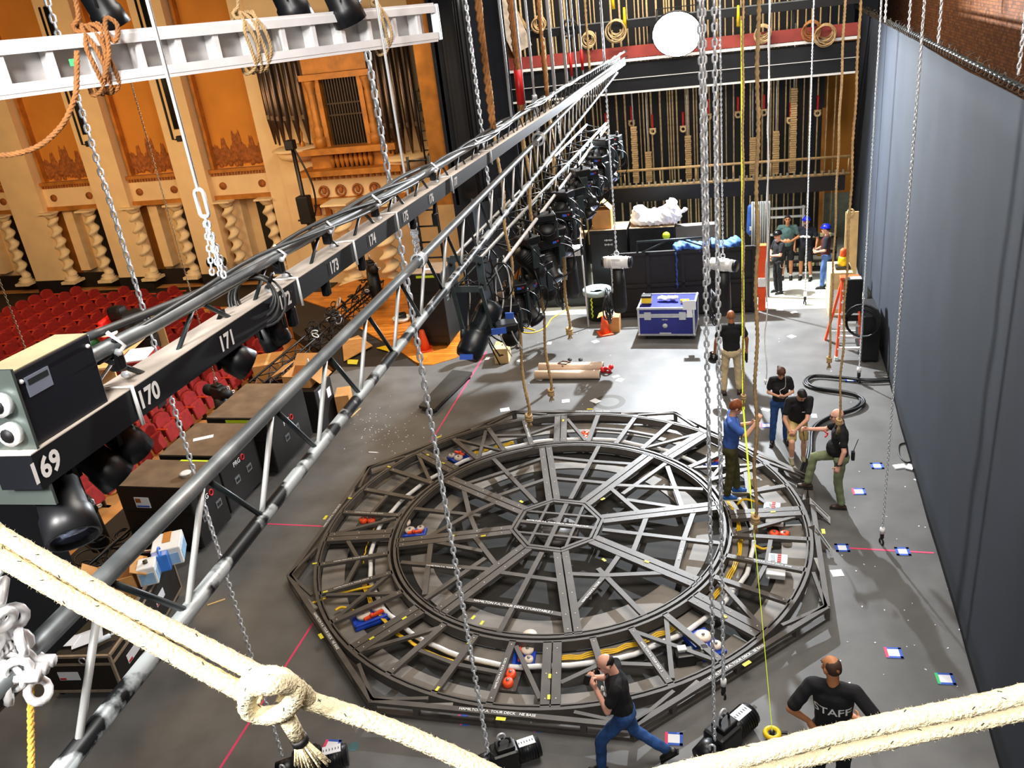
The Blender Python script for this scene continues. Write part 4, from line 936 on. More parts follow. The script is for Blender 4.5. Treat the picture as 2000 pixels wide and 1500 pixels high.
for v in bm.verts:
    o_ = U(v.co.x, -.6, 1.24+v.co.y); h = bv.ray_cast(o_, n0 @ V((0, 1, 0))); vs.append((h[0] if h[0] else U(v.co.x, -.15, 1.24+v.co.y))+n0 @ V((0, -.004, 0)))
b.add(vs, [tuple(x.index for x in f.verts) for f in bm.faces]); bm.free(); b.build('staff_lettering', m_white).parent = t
# --- legs of somebody behind the hanging lights
p = foot(1003, 679)
t, d = person('person in grey shorts standing behind the hanging lights', p, rad(200), 1.75, m_skint, f_grey, f_grey, s_brn, m_hdark, 'short', shorts=True, vox=.014)
# ================================================================== flown trusses and rigging
XV = 1310.
def along(p, q, t): return V(p)+(V(q)-V(p))*t
# --- ladder truss A/B : grey top pipe and chipped bottom pipe
KA = 2000.
A0, A1 = atD(-70, 1404, KA/(XV+70)), atD(1204, 118, KA/(XV-1204))
def Apt(t): return along(A0, A1, t)
def t_of_x(P0, P1, x):
    lo, hi = 0., 1.
    for _ in range(50):
        m = (lo+hi)/2
        if px(along(P0, P1, m))[0] < x: lo = m
        else: hi = m
    return lo
HB = .30
bx = [(490, 1030), (620, 870), (717, 745), (822, 620), (923, 506), (1048, 344)]
hs = []
for (x, y) in bx:                                   # drop that brings the lower pipe on to its image line
    best = min(((abs(px(Apt(t)-V((0, 0, h)))[0]-x)+abs(px(Apt(t)-V((0, 0, h)))[1]-y), h) for t in [i/600 for i in range(3, 600)] for h in [.2+.01*j for j in range(24)]))
    hs.append(best[1])
HB = sorted(hs)[len(hs)//2]
lt = thing('ladder_truss', 'long flown ladder truss of grey top pipe and paint chipped bottom pipe with pale struts', 'truss', A0)
RP = .0215
b = MB(); b.tube([Apt(i/24) for i in range(25)], RP, 14); b.build('top_pipe', m_paintpipe, lt)
b = MB(); b.tube([Apt(i/24)-V((0, 0, HB)) for i in range(25)], RP, 14); b.build('bottom_pipe', m_silverchip, lt)
ta = [t_of_x(A0, A1, x) for x in (200, 397, 532, 637, 715, 779, 829)]
L_ = (A1-A0).length; st = (ta[-1]-ta[1])/5; ts = ta[:]
while ts[-1]+st < .985: ts.append(ts[-1]+st)
ts = [ts[0]-st]+ts if ts[0]-st > 0 else ts
for i, t in enumerate(ts):
    a = Apt(t); b = MB(); b.tube([a, Apt(max(t-st*.5, 0))-V((0, 0, HB))], .0085, 8); b.build('pale_strut', m_strut, lt)  # zigzag legs that catch the light carry it as a pale colour
    b = MB(); b.tube([a, Apt(min(t+st*.5, 1))-V((0, 0, HB))], .0085, 8); b.build('dark_strut', m_dstrut, lt)
# --- connector strip F and its carrying pipe T
KF = 1850.
F0, F1 = atD(60, 890, KF/(XV-60)), atD(1222, 120, KF/(XV-1222))
def Fpt(t): return along(F0, F1, t)
fd = (F1-F0).normalized(); fs_ = V((0, 0, 1)).cross(fd).normalized(); fu = fd.cross(fs_)*-1   # fs_ points downstage (left)
if fs_.x > 0: fs_ = -fs_
fu = fs_.cross(fd)
if fu.z < 0: fu = -fu
HF, WF = .067, .082
bt = thing('connector_strip', 'black electrical raceway with white circuit numbers and a pale dusty top', 'beam', F0)
c0 = fs_*(WF/2)-fu*(HF/2)
b = MB(); b.bar(F0+c0, F1+c0, WF, HF, fu); o = b.build('raceway', mat('raceway_black', (10, 12, 18), .45, .1, .1, 6), bt)
b = MB(); b.bar(F0+fs_*(WF/2)+fu*.001, F1+fs_*(WF/2)+fu*.001, WF, .002, fu); b.build('dusty_top', mat('dusty_top', (206, 194, 182), .55, 0, .15, 7), bt)
for n_, (x, y) in {169: (82, 903), 170: (287, 767), 171: (440, 664), 172: (558, 588), 173: (655, 525), 174: (732, 477), 175: (797, 430), 176: (848, 396), 177: (897, 366)}.items():
    # point of the front face seen at that pixel
    best = min([i/3000 for i in range(3000)], key=lambda t: hypot(px(Fpt(t)-fu*HF*.5)[0]-x, px(Fpt(t)-fu*HF*.5)[1]-y))
    b = MB(); b.text(str(n_), .053, T4(Fpt(best)-fu*HF*.52-fs_*.0015, fd, fu), bold=.035); b.build('circuit_number', m_white, bt)
TP = [(182, 694), (240, 664), (304, 632), (370, 594), (436, 556), (530, 504), (614, 456), (708, 408), (800, 355), (880, 309), (952, 266), (1013, 226), (1077, 186), (1139, 148), (1224, 99)]
T3 = [atD(x, y, (KF+60)/(XV-x)) for x, y in TP]
tt = thing('carrying_truss', 'upper flown pipe truss carrying the numbered raceway and a bundle of cables', 'truss', T3[0])
b = MB(); b.tube(spl([T3[0]+(T3[0]-T3[1])*1.2]+T3, 4), .0165, 12); b.build('top_pipe', m_paintpipe, tt)
TL = [p-V((0, 0, .135)) for p in T3]
b = MB(); b.tube(spl(TL, 4), .02, 10); b.build('bottom_pipe', m_dstrut, tt)
TR_ = res(T3, .2)
for i in range(0, min(len(TR_)-2, 96), 2):
    b = MB(); b.tube([TR_[i], TR_[i+1]-V((0, 0, .135))], .006, 6); b.tube([TR_[i+1]-V((0, 0, .135)), TR_[i+2]], .006, 6); b.build('lattice_strut', m_dstrut, tt)
for j in range(4):
    b = MB(); P_ = []
    for i, p in enumerate(res(T3, .35)):
        a = i*.9+j*1.6; P_.append(p+V((.012*sin(a), 0, .012*cos(a)))+V((-.015+.01*j, 0, .022-.026*abs(sin(i*.5+j*.7)))))
    b.tube(spl(P_, 4), (.0095, .008, .0065, .0055)[j], 6); lab(b.build('cable_run', mat('grey_cable', (58, 60, 60), .4) if j != 2 else m_cable), ('thick', 'middling', 'black', 'thin')[j]+' cable tied along the upper pipe of the carrying truss', 'cable', 'cables along the upper pipe')
# hangers, straps and clamps between pipe and raceway
for n_, (x, tx) in enumerate(((255, 215), (578, 535), (688, 640), (772, 730), (880, 842), (957, 925))):
    t = t_of_x(F0, F1, x); p = Fpt(t); i = min(range(len(T3)), key=lambda i: abs(px(T3[i])[0]-tx)); q = min([along(T3[k], T3[k+1], u/10) for k in range(len(T3)-1) for u in range(10)], key=lambda r: abs(px(r)[0]-tx))
    g = thing('hanger_bracket', 'pale strap hanger over the raceway, number %s from the junction box end' % ('one', 'two', 'three', 'four', 'five', 'six')[n_], 'bracket', q, 0, 'raceway hangers')
    b = MB(); b.tube([q+fs_*.0+V((0, 0, .03)), q-fs_*.03, p+fs_*WF+fu*.006, p-fs_*.004+fu*.006, p-fs_*.006-fu*(HF+.012)], .0045, 6); b.build('strap', m_white, g)
    b = MB(); b.rbox(q+V((0, 0, -.02)), (.03, .025, .07), .006); b.build('clamp', m_blk2, g)
    for s in (0, 1): b = MB(); b.sph(q+V((.02, -.01, -.01-.05*s)), (.012, .006, .008), 8, 5); b.build('wing_nut', m_steel, g)
# coil of cable on the raceway near 172
c = atD(497, 578, (KF+30)/(XV-505)); co = thing('cable_coil', 'coiled grey cable with plug lying over the raceway between 171 and 172', 'cable', c)
b = MB()
for k in range(5): b.torus(c+V((.006*sin(k*2), .006*cos(k*3), -.004*k)), .05+.006*k, .0036, V((.75, -.55, .3+.05*k)), 26, 6)
b.build('coil', mat('grey_cable', (58, 60, 60), .4), co); b = MB(); q = atD(524, 562, KF/(XV-540)); b.tube([c+V((.05, .03, .05)), q], .0055, 6); b.cyl(q, q+fd*.05-fu*.03, .012, .014, 10, 1); b.build('plug', [m_cable, m_steel], co)
# junction box at the near end
e = lambda x, y, D: atD(x, y, D)
jb = thing('junction_box', 'big dark electrical junction box with round connectors at the near end of the raceway', 'box', F0)
f0 = atD(22, 730, KF/(XV-40)); f1 = atD(173, 652, KF/(XV-185)); dn = (f1-f0); hz = .192; wz = .075
dn.z = dn.z; dnn = dn.normalized(); sd = V((0, 0, 1)).cross(dnn).normalized(); sd = sd if sd.x < 0 else -sd; un = sd.cross(dnn); un = un if un.z > 0 else -un
b = MB(); cc = (f0+f1)/2+sd*wz/2-un*hz/2; R = MX((dnn, -sd, un)).transposed(); b.rbox(cc, (dn.length, wz, hz), .003, R); b.build('case', mat('box_navy', (14, 17, 27), .4, .1, .1, 6), jb)
b = MB(); b.box(cc+un*(hz/2+.001), (dn.length-.004, wz-.004, .002), R); b.build('dusty_lid', mat('dusty_lid', (166, 154, 120), .6, 0, .15, 9), jb)
ca = (f0-dnn*.004)
b = MB(); b.box(ca+sd*.06-un*.12-dnn*.003, (.006, .14, .26), R); b.build('end_plate', mat('end_plate', (98, 108, 104), .3, .6, .1, 6), jb)
for k in range(3):
    o_ = ca+sd*.025-un*(.05+.055*k)-dnn*.004; b = MB(); b.cyl(o_, o_-dnn*.018, .021, n=18); b.cyl(o_-dnn*.018, o_-dnn*.02, .013, n=12, mi=1); b.build('round_connector', [m_alu, m_black], jb)
b = MB()
for (u, v) in ((.06, .02), (.93, .02), (.93, .2), (.06, .2), (.1, .205)): q = f0+dn*u-un*v-sd*.002; b.sph(q, .0045, 8, 5)
b.build('screw', m_alu, jb)
b = MB(); lp = f0+dn*.15-un*.035-sd*.0015; b.box(lp+dnn*.02, (.06, .002, .036), R); b.box(lp+dnn*.02+un*.008-sd*.0015, (.05, .001, .01), R, 1); b.build('maker_plate', [mat('plate_grey', (142, 152, 172), .4, .3), m_dstrut], jb)
# duct dropping from the box
d0 = atD(60, 930, 1.86); du = thing('cable_duct', 'dark vertical cable duct hanging from the junction box with a grey edge flange', 'duct', d0)
b = MB(); b.box(d0+dnn*-.17+sd*.05-V((0, 0, .19)), (.36, .12, .4), MX((dnn, -sd, V((0, 0, 1)))).transposed()); b.build('duct', mat('duct_dark', (16, 20, 27), .5, .1, .1, 6), du)
b = MB(); b.box(d0+dnn*.012+sd*.03-V((0, 0, .09)), (.012, .06, .18), MX((dnn, -sd, V((0, 0, 1)))).transposed()); b.build('flange', m_grey, du)
# lamps and outlets hung under the raceway
def can(name, label, x, y, D, d, L=.16, r=.045, cat='lamp', grp='lamps under the raceway'):
    c = atD(x, y, D); d = V(d).normalized(); g = thing(name, label, cat, c, 0, grp); R = Rto(d)
    b = MB(); b.lathe([(r*.5, -L*.5), (r*.85, -L*.45), (r*.9, L*.1), (r, L*.15), (r*1.05, L*.5), (r*.9, L*.5), (r*.85, L*.4)], c, 18, 0, R); b.build('body', m_blk2, g)
    b = MB(); u = R @ V((1, 0, 0)); b.bar(c+u*r*1.1, c+u*r*1.1+V((0, 0, r*2)), .012, .004); b.bar(c-u*r*1.1, c-u*r*1.1+V((0, 0, r*2)), .012, .004); b.bar(c+u*r*1.1+V((0, 0, r*2)), c-u*r*1.1+V((0, 0, r*2)), .012, .004); b.build('yoke', m_blk2, g)
    b = MB(); b.cyl(c+d*L*.42, c+d*L*.44, r*.82, n=18); b.build('lens', m_lens, g); return g
for n_, (x, y, k, d, L) in enumerate(((122, 985, 1.02, (.5, -.5, -.6), .15), (188, 900, 1.05, (.4, .2, -.8), .12), (232, 848, 1.03, (.2, .4, -1), .12), (440, 692, 1.02, (.5, .4, -.6), .13), (540, 640, 1.0, (0, .3, -1), .09), (520, 650, 1.04, (.2, .2, -1), .1))):
    can('stage_lamp', ('dark ribbed lamp hanging below number 169', 'dark lamp under the raceway right of 169', 'dark lamp beside the white tag under 170', 'black lamp under number 171', 'small black lamp under number 172', 'small black lamp left of 172')[n_], x, y, KF*k/(XV-x-20), d, L, L*.32)
for n_, (x, y) in enumerate(((706, 512), (806, 434), (850, 428), (570, 618), (636, 560))):
    q = atD(x, y, KF/(XV-x-8)); b = MB(); b.rbox(q, (.025, .03, .06), .006); b.cyl(q+V((0, 0, .03)), q+V((.01, 0, .08)), .008, n=8)
    lab(b.build('outlet_pigtail', m_cable), 'short black outlet pigtail under the raceway near %s' % ('174', '175', '176', '172', '173')[n_], 'outlet', 'raceway outlets')
tg = atD(255, 850, KF/(XV-285)); b = MB(); b.plate([tg+fu*.03-fd*.018, tg+fu*.03+fd*.018, tg-fu*.03+fd*.025, tg-fu*.03-fd*.02], fs_, .002); b.tube([tg+fu*.03, tg+fu*.085-fd*.01], .0035, 6); lab(b.build('warning_tag', mat('tag_pale', (176, 190, 204), .6)), 'pale blue-white tag dangling below number 170', 'tag')
tg = atD(314, 768, KF/(XV-330)); b = MB(); b.plate([tg+fu*.02-fd*.02, tg+fu*.03+fd*.018, tg-fu*.03+fd*.012, tg-fu*.03-fd*.02], fs_, .002); lab(b.build('gel_scrap', mat('gel_grey', (128, 140, 140), .5)), 'grey plastic scrap hanging beside number 170', 'tag')
# --- aluminium walk plank slung on ropes
Q0, Q1 = atD(-50, 143, 2.62), atD(846, 44, 4.05); qd = (Q1-Q0).normalized(); qs = V((0, 0, 1)).cross(qd).normalized()
if (qs.dot(FW)) < 0: qs = -qs
qu = V((0, 0, 1)); HQ = .168
wp = thing('walk_plank', 'bright aluminium walk plank with cross ribs slung on ropes', 'plank', Q0)
for s, n_ in ((1, 'top_rail'), (-1, 'bottom_rail')):
    b = MB(); b.bar(Q0+qu*s*HQ*.42, Q1+qu*s*HQ*.42, .035, HQ*.17, qu); b.bar(Q0+qu*s*HQ*.34-qs*.018, Q1+qu*s*HQ*.34-qs*.018, .006, .03, qu); b.build(n_, m_alu, wp)
b = MB(); b.bar(Q0+qs*.07, Q1+qs*.07, .008, HQ*.8, qu); b.build('deck', mat('deck_alu', (176, 172, 170), .4, .3, .12, 9), wp)
for i in range(13):
    p = along(Q0, Q1, (i+.55)/13.2); b = MB(); b.bar(p-qu*HQ*.36, p+qu*HQ*.36, .014, .02, qd); b.bar(p+qs*.035-qu*HQ*.36, p+qs*.035+qu*HQ*.36, .07, .006, qd); b.build('cross_rib', m_alu, wp)
b = MB(); b.rbox(Q1+qd*.02, (.04, .02, HQ*.95), .004, Rz(.2)); b.build('end_cap', m_steel, wp)
g = along(Q0, Q1, t_of_x(Q0, Q1, 138)); b = MB(); b.box(g-qu*.0-qs*.025, (.03, .004, .022), Rz(.3)); lab(b.build('tape_flag', m_green), 'small green tape flag stuck on the walk plank', 'tape')
def ropebit(name, label, pts, r, m, pitch=None, cat='rope', grp=None, n=5):
    b = MB(); b.helix(pts, r, 3, pitch or r*5, n); return lab(b.build(name, m), label, cat, grp)
for n_, (x, turns, rr) in enumerate(((188, 4, .0085), (490, 5, .0075), (752, 2, .007))):
    c = along(Q0, Q1, t_of_x(Q0, Q1, x)); P_ = [c+V((0, 0, 1.6))-qd*.1, c+V((0, 0, .3))-qd*.01]
    for k in range(turns*10+1):
        a = 2*pi*k/10+pi/2; w_ = .02+(turns-2)*.006
        P_.append(c+qd*(-.03+.02*k/10+.012*sin(k*2.1))+qu*(HQ*.66*sin(a))+qs*(.03+.062*cos(a)-.0))
    if n_ == 0:
        P_ += [c+qd*.05+qu*.05-qs*.06, c+qd*.07+qu*.1-qs*.07, c+qd*.04+qu*.12-qs*.06, c+qd*.02+qu*.02-qs*.06, c-qd*.02-qu*.06-qs*.055]
    ropebit('plank_rope', ('brown rope lashed thickly round the walk plank at its near end', 'tan rope with many turns round the middle of the walk plank', 'tan rope knotted round the walk plank near its far end')[n_], spl(P_, 3), rr, m_ropeo if n_ == 0 else m_rope, grp='ropes round the walk plank')
P_ = [atD(x, y, 2.45) for x, y in ((150, 100), (150, 150), (146, 190), (124, 240), (84, 280), (40, 298), (0, 303), (-60, 296))]
ropebit('loose_rope', 'brown laid rope swinging down from the walk plank to the far edge of the stalls', spl(P_, 6), .0085, m_ropeo)
for n_, (x, y) in enumerate(((196, 8), (562, -4), (664, -2))):
    can('stage_lamp', ('black lamp above the near end of the walk plank', 'black lamp above the middle of the walk plank', 'black lamp above the far part of the walk plank')[n_], x, y, 3.6, (.2, .3, -1), .2, .07, grp='lamps above the walk plank')
# --- chains
def vbase(x, y, z): p = at(x, y, z); return V((p.x, p.y, 0))
def ztop(p, y): return hat(0, y, p)
def hoist(label, x, y, z, rz, s=1., bag=True, m=m_blk2, grp='chain hoists', lb=True):
    c = at(x, y, z); R = Rz(rz); g = thing('chain_hoist', label, 'hoist', (c.x, c.y, max(0, c.z-.12)), 0, grp)
    b = MB(); b.rbox(c, (.2*s, .26*s, .22*s), .03*s, R); b.cyl(c+R @ V((0, .12*s, 0)), c+R @ V((0, .34*s, 0)), .1*s, .095*s, 20); b.cyl(c+R @ V((0, -.12*s, 0)), c+R @ V((0, -.27*s, 0)), .095*s, .08*s, 20)
    for k in range(7): b.torus(c+R @ V((0, .15*s+.026*s*k, 0)), .1*s, .005*s, R @ V((0, 1, 0)), 20, 4)
    b.build('motor_body', m, g)
    b = MB(); b.rbox(c+R @ V((0, .02*s, .13*s)), (.13*s, .17*s, .05*s), .012*s, R); b.torus(c+R @ V((0, .02*s, .17*s)), .055*s, .01*s, R @ V((1, 0, 0)), 16, 6, a0=0, a1=360); b.build('handle_block', m_rub, g)
    if lb:
        b = MB(); b.box(c+R @ V((.0, .22*s, .0985*s)), (.09*s, .16*s, .008), R, 0); b.build('label_plate', m_paper, g)
    b = MB(); b.torus(c+R @ V((0, -.0, .25*s)), .035*s, .01*s, R @ V((1, 0, 0)), 14, 6); b.link(c+R @ V((.06*s, -.2*s, .08*s)), (0, 0, 1), (1, 0, 0), .1*s, .06*s, .01*s); b.link(c+R @ V((.1*s, -.24*s, .0)), R @ V((1, 0, 0)), (0, 0, 1), .1*s, .06*s, .01*s); b.build('hook', m_steel, g)
    return c, g
def chain(label, p, z0, z1, L=.078, W=.052, wire=.0102, grp=None, m=m_steel, n=4):
    b = MB(); b.chain((p[0], p[1], z1), (p[0], p[1], z0), L, W, wire, n, rnd=.4); return lab(b.build('hoist_chain', m), label, 'chain', grp)
def hook(label, p, z, s=1.):
    g = thing('chain_hook', label, 'hook', (p[0], p[1], z), 0, 'hooks on hanging chains'); q = V((p[0], p[1], z))
    b = MB(); b.cyl(q+V((0, 0, .1*s)), q+V((0, 0, .18*s)), .032*s, n=14); b.build('collar', m_white, g)
    b = MB(); b.rbox(q+V((0, 0, .06*s)), (.05*s, .06*s, .08*s), .012*s); b.torus(q-V((0, 0, .04*s)), .045*s, .014*s, (1, .4, 0), 16, 6, a0=-60, a1=230); b.build('hook_body', m_blk2, g)
cA, _ = hoist('black chain hoist on the floor at the bottom edge left of the striding man', 985, 1478, .16, rad(-60), 1.25)
chain('steel chain falling to the hoist in front of the striding man, crossing the turntable', vbase(955, 1480, .2), .2, 11.5, .098, .064, .0125)
cB, _ = hoist('black chain hoist on the floor under the knotted cream rope', 602, 1492, .16, rad(-65), 1.35)
chain('steel chain falling past the walk plank to the hoist under the rope knot', vbase(552, 1478, .2), .2, 11.5, .085, .058, .0112)
cD, _ = hoist('black chain hoist with white label on the floor beside the STAFF man', 1412, 1440, .16, rad(-38), 1.45)
pD = vbase(1396, 1450, .3); chain('steel chain falling to the hoist beside the STAFF man, left of the twin chains', pD, .3, 12.5)
chain('third steel chain hugging the left one of the twin chains', pD+RT*.035+FW*.05, 5.6, 12.5)
pD2 = pD+V((RT.x, RT.y, 0))*.105+V((0, .05, 0)); zD = hat(0, 1352, pD2); hook('hook on the right one of the twin chains above the front right of the turntable', pD2, zD); chain('steel chain ending in a hook, right one of the twin chains', pD2, zD+.16, 12.5)
pC = vbase(1722, 1052, .1); hook('hook on the chain near the drape just above the pink floor line', pC, .09, 1.1); chain('steel chain close in front of the drape ending over the pink line', pC, .26, 12, .056, .037, .0075)
pE = vbase(1572, 588, .1); hook('hook of the chain hanging over the pale concrete at the back', pE, .1, 1.3); chain('steel chain hanging in front of the crew at the back', pE, .3, 11, .06, .045, .01)
pF = vbase(1677, 738, .1); hook('hook of the chain beside the folding ladder', pF, .1, 1.3); chain('steel chain beside the folding ladder and the drape', pF, .3, 12, .06, .04, .009)
def wire_line(name, label, p, z0, z1, r, m, cat='rope', grp=None): b = MB(); b.cyl((p[0], p[1], z0), (p[0], p[1], z1), r, n=6); return lab(b.build(name, m), label, cat, grp)
# sling at 430,470 holding the carrying truss
q = T3[4]+V((0, 0, .02)); up_ = q+V((0, 0, .16)); sl = thing('chain_sling', 'bunched steel chain sling gripping the upper pipe left of 171', 'chain', q)
b = MB()
for k in range(4): a = k*1.6; b.chain(up_, q+V((.03*cos(a), .035*sin(a)+.02*(k-1.5), 0)), .022, .016, .0028, 4)
b.link(up_+V((0, 0, .03)), (0, 0, 1), (1, 0, 0), .08, .035, .005); b.build('chain_bunch', m_steel, sl)
b = MB(); b.cyl(up_+V((0, 0, .06)), up_+V((0, 0, 4)), .005, n=8); b.build('pick_line', m_white, sl)
for n_, (x, y, lbl) in enumerate(((818, 528, 'bunched steel chain round the grey pipe beside the long falling chain'), (1052, 283, 'bunched chain round the far part of the grey pipe'), (28, 1310, 'blown-out cluster of shackles and chain on the near end of the grey pipe'))):
    t = t_of_x(A0, A1, x); p = Apt(t); s = (1., 1.9, 1.)[n_]; g = thing('pipe_sling', lbl, 'chain', p); b = MB()
    ad = (A1-A0).normalized()
    for k in range(3): b.torus(p+ad*(.02*(k-1)*s), .032*s if n_ != 1 else .05, .006*s, ad, 16, 5)
    for k in range(4): b.chain(p+V((.01*(k-1.5), 0, .2*s if n_ != 2 else .16)), p+ad*(.012*(k-1.5))+V((0, 0, .02)), .028*s, .02*s, .0036*s, 4)
    if n_ == 2:
        for k in range(22): a = k*2.4; b.torus(p+V((.032*cos(a), .032*sin(a), -.05+.013*k)), .021, .0088, (cos(a*1.3), sin(a*1.7), .5*cos(k)), 12, 6)
        for k in range(3): b.cyl(p+ad*.02*(k-1)+RT*.03, p+ad*.02*(k-1)+RT*.06, .012, n=8)
    b.build('chain_bunch', m_alu if n_ == 2 else m_steel, g)
    if n_ < 2:
        b = MB(); b.cyl(p+V((0, 0, .2*s)), p+V((0, 0, 6)), .006*s, n=6); b.build('pick_line', m_white, g)
ropebit('yellow_rope', 'yellow-brown laid rope hanging below the shackles at the bottom left', [atD(60, 1325, 1.62), atD(60, 1420, 1.6), atD(62, 1540, 1.58)], .0068, mat('yellow_rope', (214, 164, 66), .8, 0, .15, 20, .3, 200))
# --- big cream braided ropes in front
def braid(name, label, pts, r, knot=None):
    P_ = res(spl(pts, 10), r*.35); b = MB(); u = None; n = 22; vs = []; K = len(P_)
    for i, p in enumerate(P_):
        t = (P_[min(i+1, K-1)]-P_[max(i-1, 0)]).normalized()
        if u is None: u = perp(t)[0]
        u = (u-t*u.dot(t)).normalized(); w = t.cross(u)
        for k in range(n):
            a = 2*pi*k/n; s_ = i*.35; bump = abs(sin(4*a+s_*1.4))*abs(sin(4*a-s_*1.4)); vs.append(p+(u*cos(a)+w*sin(a))*r*(.9+.14*bump))
    fs = []; mi = []
    b.add(vs, [(i*n+k, i*n+(k+1) % n, (i+1)*n+(k+1) % n, (i+1)*n+k) for i in range(K-1) for k in range(n)]+[tuple(range(n-1, -1, -1)), tuple((K-1)*n+k for k in range(n))], 0, True)
    rnd = random.Random(len(pts)+int(r*1e5))
    for i in range(3, K-3, 9):
        for q in range(2):
            a = rnd.uniform(0, 2*pi); t = (P_[i+1]-P_[i]).normalized(); u_, w_ = perp(t); o_ = P_[i]+(u_*cos(a)+w_*sin(a))*r*1.0; d_ = (t+(w_*cos(a)-u_*sin(a))*rnd.choice((-.7, .7))).normalized()
            b.tube([o_-d_*r*.2, o_+d_*r*.2], r*.055, 4, 1)
    for i in range(0, K-1, 1):
        for q in range(5):
            a = rnd.uniform(0, 2*pi); t = (P_[i+1]-P_[i]).normalized(); u_, w_ = perp(t); nn = u_*cos(a)+w_*sin(a); o_ = P_[i]+nn*r*.95
            d_ = (nn+t*rnd.uniform(-1.2, 1.2)+u_*rnd.uniform(-.6, .6)).normalized(); b.tube([o_, o_+d_*r*rnd.uniform(.12, .3)], [r*.018, r*.006], 3, 0, True, False, False)
    return lab(b.build(name, [m_ropec, m_cable]), label, 'rope', 'cream braided ropes')
DR = .86
kn = atD(528, 1362, DR)
braid('braided_rope', 'upper of the two cream braided ropes coming from the left to the knot', [atD(x, y, DR*k) for x, y, k in ((-560, 790, 1.), (-60, 1012, 1.), (0, 1045, 1.), (120, 1113, 1.), (250, 1186, 1.), (400, 1262, 1.), (535, 1332, .99))], .0094)
braid('braided_rope', 'lower of the two cream braided ropes coming from the left to the knot', [atD(x, y, DR*k) for x, y, k in ((-560, 832, .985), (-60, 1056, .985), (0, 1088, .985), (120, 1158, .985), (250, 1229, .985), (400, 1312, .985), (510, 1372, .99))], .0094)
braid('braided_rope', 'single cream braided rope sagging from the knot to the bottom edge', [atD(x, y, DR*k) for x, y, k in ((545, 1352, .97), (640, 1380, .98), (760, 1422, .98), (900, 1482, .98), (1040, 1552, .98), (1110, 1590, .98))], .0094)
kt = thing('rope_knot', 'bulky knot joining the cream braided ropes above the floor hoist', 'knot', kn)
P_ = [atD(x, y, DR*k) for x, y, k in ((470, 1352, 1.02), (500, 1322, .96), (548, 1322, .93), (578, 1350, .93), (560, 1385, .95), (520, 1398, .97), (484, 1385, .96), (492, 1345, .93), (530, 1338, .9), (572, 1340, .93), (600, 1362, .97))]
o = braid('loop', 'x', P_, .0092); o.parent = kt; o.matrix_parent_inverse = wloc(kt).inverted()
for k_ in ('label', 'category', 'group'): del o[k_]
b = MB(); P_ = [atD(x, y, DR*k) for x, y, k in ((552, 1388, .98), (566, 1412, .98), (582, 1440, .99))]; b.tube(P_, [.0095, .0085, .008], 12, 0); b.tube([P_[-1]-V((0, 0, .0)), P_[-1]+(P_[-1]-P_[-2])*.35], .009, 12, 1); e_ = P_[-1]+(P_[-1]-P_[-2])*.3
for k in range(60): a = random.uniform(0, 6.3); rr = random.uniform(.2, 1); b.tube([e_+V((.006*cos(a)*rr, .004*sin(a), 0)), e_+V((.02*cos(a)*rr+.006, .012*sin(a)*rr, -.03))], .0011, 3)
b.build('frayed_tail', [m_ropec, m_rub], kt)
braid('braided_rope', 'upper cream braided rope rising to the right in front of the STAFF man', [atD(x, y, .84) for x, y in ((1020, 1592), (1180, 1546), (1320, 1510), (1500, 1467), (1640, 1432), (1900, 1378), (2060, 1340), (2640, 1195))], .0100)
braid('braided_rope', 'lower cream braided rope rising to the right in front of the STAFF man', [atD(x, y, .865) for x, y in ((1020, 1618), (1180, 1576), (1330, 1538), (1500, 1496), (1640, 1465), (1900, 1409), (2060, 1373), (2640, 1230))], .0098)
# --- manila fall lines over the stage
def fall(label, x, y, D, ytop, r, m, knot=True, wob=.0, grp='manila lines hanging over the stage', name='manila_line', fray=True):
    p = atD(x, y, D); r = r*.85; H = hat(0, ytop, p); P_ = []; n = 26
    for i in range(n+1): u = i/n; P_.append(p+V((wob*sin(i*1.3)*(1-u*.6), wob*cos(i*1.7)*(1-u*.6), H*u)))
    b = MB(); P2 = res(spl(P_, 4), max(.05, r*3)); b.helix(P2, r, 3, r*7, 4, 0, max(.05, r*1.6))
    if knot:
        for k in range(3): b.torus(p+V((0, 0, .05+r*1.6*k)), r*1.5, r*.9, (.3*sin(k), .3*cos(k*2), 1), 12, 6)
    if fray:
        for k in range(24): a = k*2.4; b.tube([p+V((0, 0, .06)), p+V((r*1.6*cos(a), r*1.6*sin(a), -.05-.05*((k*7) % 5)/5))], r*.16, 3)
    return lab(b.build(name, m), label, 'rope', grp)
fall('tan manila rope whose frayed end hangs over the far left of the turntable', 1034, 826, 15., -20, .036, m_rope, True, .03)
fall('tan manila rope ending above the cardboard tubes', 1077, 776, 16.6, -20, .036, m_rope, True, .03)
fall('tan manila rope ending in a knot near the orange cone', 1113, 656, 19.2, -20, .042, m_rope, True, .03)
fall('thick tan rope reaching down to the breaker boxes of the turntable', 1475, 1030, 7.6, -20, .021, m_rope, True, .012)
fall('thin tan rope with a knotted end behind the raised hand of the man in blue', 1452, 786, 11.5, -20, .02, m_rope, True, .01)
fall('tan rope with a loose knot at the folding ladder', 1619, 712, 14.2, -20, .025, m_rope, True, .01)
fall('tan rope ending in front of the face of the bald man in sage trousers', 1638, 835, 10.4, -20, .02, m_rope, True, .01)
fall('thin white knotted cord hanging between the man in khaki and the woman', 1495, 752, 13.5, -20, .012, m_white, True, .02, 'white cords', 'knotted_line', False)
